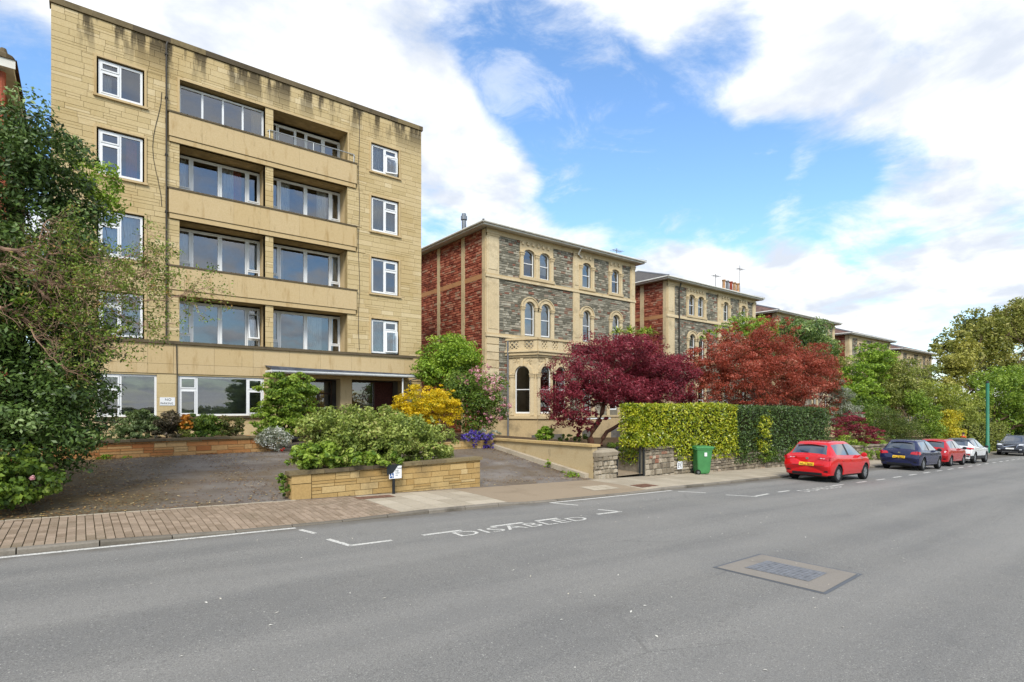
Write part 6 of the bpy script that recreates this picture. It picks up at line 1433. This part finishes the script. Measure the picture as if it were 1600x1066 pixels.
# --- island shrub
plant('island_shrub', 'broad variegated green bush filling the island planter', 'shrub', tuple(at(590, 735, 14.1))[:2] + (.4,), [(520, 685, 14.0, 52, 38), (590, 675, 14.2, 62, 32), (545, 662, 14.2, 48, 22), (482, 712, 13.5, 30, 20), (625, 690, 14.1, 52, 34), (690, 692, 14.2, 28, 26), (665, 708, 13.7, 42, 20), (580, 715, 13.5, 55, 22), (515, 720, 13.4, 45, 17), (640, 660, 14.4, 36, 12)], 42000, .046, L_SAGE, .55, .05, sub=440, flat=.9, subr=(.18, .34))
plant('island_shrub', 'fresh green leafy bush low at the front left of the island planter', 'shrub', tuple(at(500, 735, 13.25))[:2] + (.45,), [(490, 712, 13.2, 36, 20), (545, 718, 13.15, 40, 16), (590, 720, 13.15, 40, 13), (470, 722, 13.1, 22, 14)], 5200, .06, L_BRIGHT, .6, .03, sub=110, subr=(.2, .36))
# --- right bed
plant('golden_shrub', 'vivid golden yellow rounded shrub right of the entrance', 'shrub', gp(665, 19.7, .6), [(660, 636, 19.6, 44, 28), (640, 648, 19.5, 28, 22), (698, 642, 19.6, 24, 24), (690, 616, 19.7, 22, 13), (655, 618, 19.7, 26, 12), (670, 662, 19.4, 38, 12)], 22000, .042, L_YEL, .45, .05, sub=320, flat=.55, subr=(.16, .3))
plant('garden_tree', 'bright green small tree between the block and the first villa', 'tree', gp(700, 22.8, .5), [(702, 558, 22.6, 42, 28), (672, 582, 22.4, 24, 20), (735, 582, 22.4, 22, 26), (706, 532, 22.6, 20, 12), (662, 560, 22.5, 14, 16), (690, 590, 22.3, 36, 16), (740, 552, 22.7, 15, 16)], 14000, .075, L_LIME, .45, .09, sub=280, flat=.6)
t = plant('flowering_shrub', 'pink blossomed shrub leaning over the purple flowers', 'shrub', gp(745, 20.3, .6), [(733, 620, 20.3, 34, 34), (762, 640, 20.2, 26, 30), (716, 600, 20.4, 20, 20), (740, 660, 20.1, 34, 16), (775, 605, 20.3, 16, 20), (785, 645, 20.2, 12, 12)], 12000, .06, L_MID, .45, .05, sub=240)
flowers(t, [(748, 600, 20.1, 40, 26), (768, 632, 19.9, 30, 28), (790, 640, 20.0, 8, 16), (745, 655, 19.8, 26, 16), (735, 590, 20.2, 24, 16)], 1700, .045, F_PINK, clus=110, subr=(.07, .13))
t = plant('aubretia', 'trailing purple flowers spilling over the short bed wall', 'plant', gp(750, 18.4, .6), [(732, 684, 18.25, 14, 6), (757, 680, 18.25, 16, 7), (775, 680, 18.25, 9, 7)], 2400, .035, L_GREY, .45, .015, sub=40)
flowers(t, [(735, 683, 18.1, 14, 6), (757, 684, 18.1, 14, 6), (742, 694, 18.12, 4, 6, .06), (758, 697, 18.1, 7, 6, .08), (770, 699, 18.1, 7, 5, .1), (742, 676, 18.2, 8, 5)], 3000, .028, F_PURP, clus=90, subr=(.2, .35))
# --- garden of the first villa
plant('low_shrub', 'small bright green shrub behind the rendered wall', 'shrub', gp(855, 17.0), [(853, 678, 17.0, 14, 10), (845, 683, 16.9, 9, 6)], 1600, .06, L_LIME, .5, .02, sub=30)
plant('low_shrub', 'low dark leafy plants under the crimson maple', 'shrub', gp(895, 17.2), [(880, 684, 17.2, 16, 6), (905, 684, 17.0, 16, 7), (970, 705, 15.6, 20, 12), (985, 716, 15.9, 22, 8)], 3200, .05, L_MID, .5, .02, sub=60)
YM = 16.3; zt = lambda x, y, dy=0: tuple(at(830 + x / 5.33, 510 + y / 5.33, YM + dy))
plant('crimson_maple', 'spreading crimson Japanese maple with leaning trunk behind the garden wall', 'tree', gp(924, YM), [(955, 552, YM, 62, 26), (905, 585, YM - .3, 46, 26), (875, 612, YM - .4, 34, 24), (1010, 585, YM, 58, 32), (945, 610, YM - .6, 58, 28), (1055, 590, YM + .4, 30, 32), (1000, 545, YM + .3, 40, 20), (1025, 620, YM - .2, 48, 18), (890, 645, YM - .2, 38, 24), (985, 615, YM - .8, 40, 22), (870, 655, YM, 14, 22), (1065, 615, YM + .5, 22, 22)],
      58000, .064, L_CRIM, .34, .10, M_BARKR, sub=560, flat=.75, subr=(.24, .42), droop=.3, fill=.25, stems=[([zt(500, 990), zt(495, 940), zt(505, 870), zt(560, 800), zt(590, 720), zt(610, 620)], .15, .09), ([zt(580, 990), zt(595, 935), zt(630, 880), zt(700, 840), zt(790, 780), zt(850, 700)], .10, .06)])
flowers(bpy.data.objects['crimson_maple'], [(905, 668, YM - .1, 20, 14), (925, 655, YM, 22, 10)], 500, .055, L_CRIM, 'drooping_leaves', 40, subr=(.1, .22))
YR = 16.2
plant('rust_maple', 'broad rust red maple above the clipped hedge', 'tree', gp(1185, YR), [(1115, 562, YR, 50, 24), (1180, 545, YR + .3, 62, 24), (1245, 575, YR, 48, 28), (1150, 592, YR - .4, 70, 24), (1235, 612, YR - .4, 56, 24), (1288, 590, YR + .2, 28, 30), (1100, 612, YR - .2, 40, 20), (1255, 648, YR - .6, 44, 18), (1190, 575, YR - .6, 60, 22), (1170, 625, YR - .8, 60, 14), (1300, 630, YR, 18, 22), (1215, 502, YR + 1.2, 24, 11), (1240, 512, YR + 1.2, 20, 8), (1150, 516, YR + .6, 18, 12), (1190, 512, YR + 1, 20, 12), (1280, 560, YR + .5, 24, 22), (1130, 535, YR + .4, 34, 16)],
      70000, .074, L_RUST, .34, .12, M_BARKR, sub=620, flat=.6, subr=(.24, .42), droop=.3, fill=.25)
# palm-like cordyline
cd = thing('cordyline', 'spiky yellow green cordyline behind the crimson maple', 'plant', gp(985, 20.5)); m = MB(); rg = random.Random(3); c0 = at(985, 522, 20.5); m2 = MB(); m2.tube([gp(985, 20.5), tuple(c0)], [.12, .08], 8); obj('trunk', m2, M_BARK, cd)
for u_ in (965, 985, 1004, 1015):
    c = at(u_, 521, 20.5 + rg.uniform(-.3, .3)); limb(at(985, 560, 20.5), c, .06, .04, m2)
    for i in range(90):
        d = Vector((rg.gauss(0, 1), rg.gauss(0, 1), abs(rg.gauss(.3, .7)))).normalized(); L = rg.uniform(.45, .75); n = d.cross(Vector((0, 0, 1))).normalized() * .03; e = c + d * L - Vector((0, 0, .28 * L)); mid = c + d * L * .6; m.face([tuple(c), tuple(mid - n), tuple(e), tuple(mid + n)], rg.random())
obj('crown', m, leafmat('leaf_cordyline', ['4f6a1e', '7c9430', 'a5b444', 'c4c862']), cd)
# hedges -----------------------------------------------------------
def hedge(name, label, x0, x1, y0, y1, zl, zh, n, size, mat, asp=.5, round_=.12, side_ends=True, bulge=.05):
    t = thing(name, label, 'hedge', ((x0 + x1) / 2, (y0 + y1) / 2, zl((x0 + x1) / 2))); H = zh((x0 + x1) / 2) - zl((x0 + x1) / 2); A = [(x1 - x0) * H, (x1 - x0) * (y1 - y0), (y1 - y0) * H, (y1 - y0) * H]
    k = rs.choice(4, n, p=np.array(A) / sum(A)); U, V = rs.uniform(0, 1, n), rs.uniform(0, 1, n); X = x0 + (x1 - x0) * U; Yy = np.full(n, y0); zlo = np.array([zl(x) for x in X]); zhi = np.array([zh(x) for x in X]); Zz = zlo + (zhi - zlo) * V
    N = np.tile(np.array([[0., -1, .25]]), (n, 1)); q = k == 1; Yy[q] = y0 + (y1 - y0) * V[q]; Zz[q] = zhi[q]; N[q] = (0, -.2, 1); q = k == 2; X[q] = x0; Yy[q] = y0 + (y1 - y0) * U[q]; N[q] = (-1, 0, .3); q = k == 3; X[q] = x1; Yy[q] = y0 + (y1 - y0) * U[q]; N[q] = (1, 0, .3)
    lump = .5 * np.sin(X * 2.1 + Zz * 1.3) + .5 * np.sin(X * .9 - Zz * 2.7 + 1); dep = rs.exponential(.09, n) - .03 - bulge * lump; P = np.stack([X, Yy, Zz], 1) - N / np.linalg.norm(N, axis=1, keepdims=True) * dep[:, None] + rs.normal(0, .02, (n, 3))
    N = N * .6 + rs.normal(0, .6, (n, 3)); N /= np.linalg.norm(N, axis=1, keepdims=True); cl = .5 + .14 * np.sin(X * 9 + np.sin(Zz * 11) * 2) + rs.normal(0, .17, n)
    obj('foliage', leaf_mesh('foliage', P, N, size * rs.uniform(.6, 1.25, n), asp, cl), mat, t)
    c = MB(); i = .2; a, b = x0 + i, x1 - i; c.add([(x, y, z) for x in (a, b) for y, z in ((y0 + i, zl(x)), (y1 - i, zl(x)), (y1 - i, zh(x) - i), (y0 + i, zh(x) - i))], [(0, 4, 7, 3), (3, 7, 6, 2), (2, 6, 5, 1), (0, 3, 2, 1), (4, 5, 6, 7)]); obj('branches', c, plain('hedge_core', '2c2a18', .95, .1, 0, .4, 9), t)  # solid dark box fills the inside of the hedge behind the leaves
    return t
hx0 = at(970, 640, 13.2).x; hx1 = at(1152, 640, 12.4).x; hx2 = at(1296, 640, 12.4).x
ht = lambda x: 2.12 - .004 * (x - 15)
hedge('hedge_end', 'leafy golden end of the hedge arching over the garden gate', hx0, 15.95, 12.5, 13.3, lambda x: .62, ht, 3200, .058, L_GOLDH, .42)
hedge('golden_hedge', 'clipped golden green hedge above the rubble wall by the gate', 15.9, hx1, 12.38, 13.7, lambda x: max(wt(x + .01) - .05, .02) if x < 17.6 else wt(x) - .16, ht, 15000, .058, L_GOLDH, .42)
hedge('dark_hedge', 'dark green clipped hedge behind the near red hatchback', hx1 - .05, hx2, 12.36, 13.8, lambda x: gz(x) + .35, lambda x: ht(x) - .02 - .012 * (x - hx1), 20000, .05, L_IVY, .5)
plant('hedge_tuft', 'golden green leaves growing through the dark hedge near its left end', 'shrub', tuple(at(1195, 720, 12.5))[:2] + (-.3,), [(1192, 680, 12.35, 18, 32, .15), (1200, 655, 12.4, 12, 16, .12)], 1100, .055, L_GOLDH, .42, .02, sub=40)
plant('hanging_ivy', 'ivy hanging over the rubble wall beside the red hatchback', 'plant', tuple(at(1205, 720, 12.4))[:2] + (-.4,), [(1200, 712, 12.38, 30, 12, .12), (1240, 712, 12.38, 30, 14, .12), (1160, 706, 12.38, 25, 8, .12), (1275, 715, 12.4, 22, 14, .12)], 3600, .05, L_MID, .6, .02, sub=90)
# --- beyond the hedge
plant('loquat_tree', 'glossy green leafy tree behind the right side of the rust maple', 'tree', gp(1250, 21), [(1250, 535, 21, 46, 30), (1225, 522, 21.2, 28, 20), (1290, 555, 20.8, 20, 26), (1210, 535, 21, 20, 20), (1278, 545, 20.8, 24, 18), (1250, 555, 20.6, 36, 14)], 20000, .13, leafmat('leaf_loquat', ['26361a', '46602a', '6c8640', '93a658', 'b9c280'], .2, .35, .5), .3, .12, sub=200)
plant('garden_tree', 'pale green wispy tree in front of the second villa', 'tree', gp(1150, 20), [(1130, 518, 20, 20, 10), (1160, 510, 20, 20, 16), (1105, 524, 20.2, 14, 8), (1190, 515, 20, 22, 16)], 4200, .085, L_LIME, .4, .07, sub=90)
plant('garden_tree', 'slender olive green tree between the second and third villas', 'tree', gp(1195, 22), [(1192, 520, 22, 20, 20), (1180, 540, 22, 20, 20), (1310, 575, 21, 16, 26), (1318, 600, 20, 18, 20)], 7000, .11, L_OLIVE, .42, .08, sub=120)
plant('small_maple', 'small dark red maple between the red and blue hatchbacks', 'tree', gp(1330, 13.6), [(1325, 660, 13.6, 22, 11), (1345, 672, 13.4, 20, 10), (1312, 676, 13.5, 18, 9), (1358, 688, 13.2, 18, 10), (1335, 648, 13.8, 14, 6), (1370, 676, 13.3, 10, 8)], 8000, .055, L_CRIM, .32, .05, M_BARKR, sub=170, flat=.4)
plant('roadside_shrub', 'yellow green shrub beside the small dark red maple', 'shrub', gp(1365, 13.1), [(1370, 698, 13.0, 15, 13), (1330, 700, 13.0, 20, 12), (1345, 706, 12.9, 20, 8), (1310, 690, 13.4, 14, 10)], 5200, .06, leafmat('leaf_yellow_green', ['3e5218', '5f7a24', '86a034', 'aabb48', 'c4cc66']), .5, .03, sub=110)
plant('grey_shrub', 'silvery grey green shrub under the right end of the rust maple', 'shrub', gp(1318, 15.2), [(1318, 625, 15.4, 16, 18), (1330, 645, 15.2, 16, 12), (1310, 605, 15.6, 10, 12), (1305, 650, 15, 10, 16)], 4200, .07, L_GREY, .3, .04, sub=90)
plant('lime_maple', 'fresh lime green maple below the fourth villa', 'tree', gp(1358, 17.5), [(1362, 560, 17.6, 28, 18), (1350, 588, 17.3, 32, 18), (1342, 612, 17.0, 28, 16), (1380, 580, 17.6, 18, 18), (1365, 625, 16.8, 28, 16), (1355, 542, 17.8, 15, 8)], 20000, .10, L_LIME, .42, .12, sub=260, flat=.6)
plant('roadside_shrub', 'dark leafy bushes behind the small dark red maple', 'shrub', gp(1335, 16.2), [(1330, 650, 16, 32, 28), (1362, 655, 16, 26, 26), (1308, 665, 15.6, 18, 26), (1345, 690, 14.6, 30, 18), (1385, 695, 13.8, 20, 16)], 11000, .075, L_MID, .45, .05, sub=180)
plant('roadside_shrub', 'creeping green leaves over the wall between the red and blue hatchbacks', 'shrub', gp(1350, 12.6), [(1350, 712, 12.45, 30, 9, .2), (1375, 712, 12.4, 22, 9, .2), (1320, 714, 12.45, 22, 9, .2), (1430, 706, 12.6, 30, 9, .2), (1470, 702, 12.6, 30, 9, .2)], 4600, .06, L_BRIGHT, .5, .02, sub=120)
plant('yew', 'rounded dark olive yew behind the blue hatchback', 'shrub', gp(1402, 13.9), [(1400, 668, 13.9, 26, 22), (1420, 675, 13.8, 22, 18), (1380, 660, 14.1, 18, 22), (1375, 645, 14.3, 22, 12)], 12000, .06, leafmat('leaf_yew', ['26300f', '3b4a18', '556424', '707c34', '8c9248']), .3, .07, sub=200)
plant('garden_tree', 'dull green tree right of the lime green maple', 'tree', gp(1405, 16.0), [(1405, 600, 16.2, 26, 28), (1385, 615, 16, 20, 20), (1425, 625, 15.8, 24, 26), (1400, 635, 15.6, 22, 14), (1418, 575, 16.5, 16, 16), (1442, 590, 16.2, 18, 22)], 16000, .10, L_OLIVE, .4, .12, sub=200)
plant('roadside_shrub', 'mid green bushes above the older red hatchback', 'shrub', gp(1448, 13.7), [(1445, 655, 13.8, 20, 26), (1432, 628, 14.2, 16, 16), (1460, 680, 13.5, 18, 14)], 8000, .075, L_BRIGHT, .45, .06, sub=140)
plant('olive_tree', 'yellowish olive tree with feathery crown above the far cars', 'tree', gp(1475, 14.5), [(1470, 618, 14.6, 26, 18), (1500, 628, 14.4, 26, 18), (1450, 605, 15, 16, 14), (1525, 645, 14.2, 18, 16), (1485, 640, 14.2, 30, 14), (1510, 660, 13.9, 22, 14)], 15000, .10, leafmat('leaf_pale_olive', ['4c5a1c', '6c7a28', '929c3c', 'b3b556', 'cac878']), .4, .12, sub=240)
plant('golden_shrub', 'golden yellow topped shrub above the white crossover', 'shrub', gp(1487, 13.2), [(1486, 652, 13.3, 14, 11), (1480, 672, 13.2, 16, 14), (1495, 680, 13.1, 12, 10)], 5200, .075, leafmat('leaf_gold_green', ['5e6e1c', '93982a', 'c4b42c', 'd9c23a', 'e0cf62']), .5, .05, sub=110)
hedge('far_hedge', 'far clipped green hedge beside the green column', at(1512, 690, 12.7).x, at(1570, 690, 12.7).x, 12.5, 14.0, lambda x: gz(x), lambda x: at(1530, 661, 12.6).z - .02 * (x - 60), 7000, .09, L_OLIVE, .5)
plant('golden_brown_tree', 'very large golden brown leafed tree at the right edge', 'tree', gp(1545, 19), [(1540, 525, 19, 48, 34), (1590, 510, 18.5, 46, 36), (1500, 560, 18.5, 36, 28), (1560, 565, 18, 50, 30), (1640, 530, 18, 50, 45), (1482, 590, 18, 22, 20), (1475, 545, 19.2, 18, 28), (1530, 595, 17.5, 40, 18), (1620, 580, 17, 50, 30), (1575, 490, 19, 26, 14), (1492, 532, 19, 26, 24), (1470, 572, 18.6, 20, 26), (1515, 508, 19, 26, 20), (1462, 605, 18, 16, 20)], 70000, .21, L_BROWN, .5, .3, sub=640, subr=(.18, .32))
plant('golden_brown_tree', 'yellow tinged branch mass at the left foot of the golden brown tree', 'tree', gp(1495, 17), [(1500, 570, 17, 22, 20), (1510, 545, 17.3, 18, 14), (1488, 600, 16.8, 18, 14)], 5000, .14, leafmat('leaf_old_gold', ['666822', '868632', 'a39e46', 'b7b058', 'c4be74']), .5, .1, sub=100)
plant('lush_tree', 'lush bright green tree overhanging the far end of the street', 'tree', gp(1575, 13.6), [(1555, 600, 13.6, 36, 20), (1590, 595, 13.3, 34, 22), (1535, 620, 13.8, 20, 16), (1575, 635, 13.4, 36, 22), (1600, 655, 13.0, 30, 24), (1625, 620, 13, 30, 35), (1560, 665, 13.6, 18, 16)], 32000, .15, L_BRIGHT, .45, .22, sub=400)
plant('shade_tree', 'dark green mass of leaves beyond the far hedge', 'tree', gp(1585, 15.5), [(1570, 680, 15, 40, 30), (1530, 690, 16, 40, 26), (1600, 660, 14.6, 40, 36), (1500, 670, 16.5, 30, 24)], 14000, .15, L_DARK, .5, .2, sub=200)
# low planting, weeds and moss
plant('weeds', 'weeds growing along the foot of the rendered wall', 'plant', (13.1, 14.3, fz_(13.1, 14.3)), [((13.15, 13.6, fz_(13.1, 13.6) + .03), .12, .7, .06), ((13.05, 14.6, fz_(13.1, 14.6) + .12), .1, .15, .16), ((12.9, 13.2, fz_(12.9, 13.2) + .02), .3, .3, .05)], 1500, .028, L_LIME, .4, .008, sub=60, world=True)
plant('weeds', 'green tufts at the foot of the orange bed wall', 'plant', (.55, 19.9, .5), [((.6, 19.88, .56), .22, .06, .09), ((1.1, 19.9, .55), .12, .06, .07)], 420, .035, L_LIME, .35, .008, sub=30, world=True)
plant('weeds', 'green weeds at the left corner of the island planter', 'plant', (3.62, 12.9, .05), [((3.62, 12.85, .2), .10, .1, .2), ((3.58, 12.95, .42), .1, .1, .12)], 380, .04, L_MID, .5, .008, sub=24, world=True)
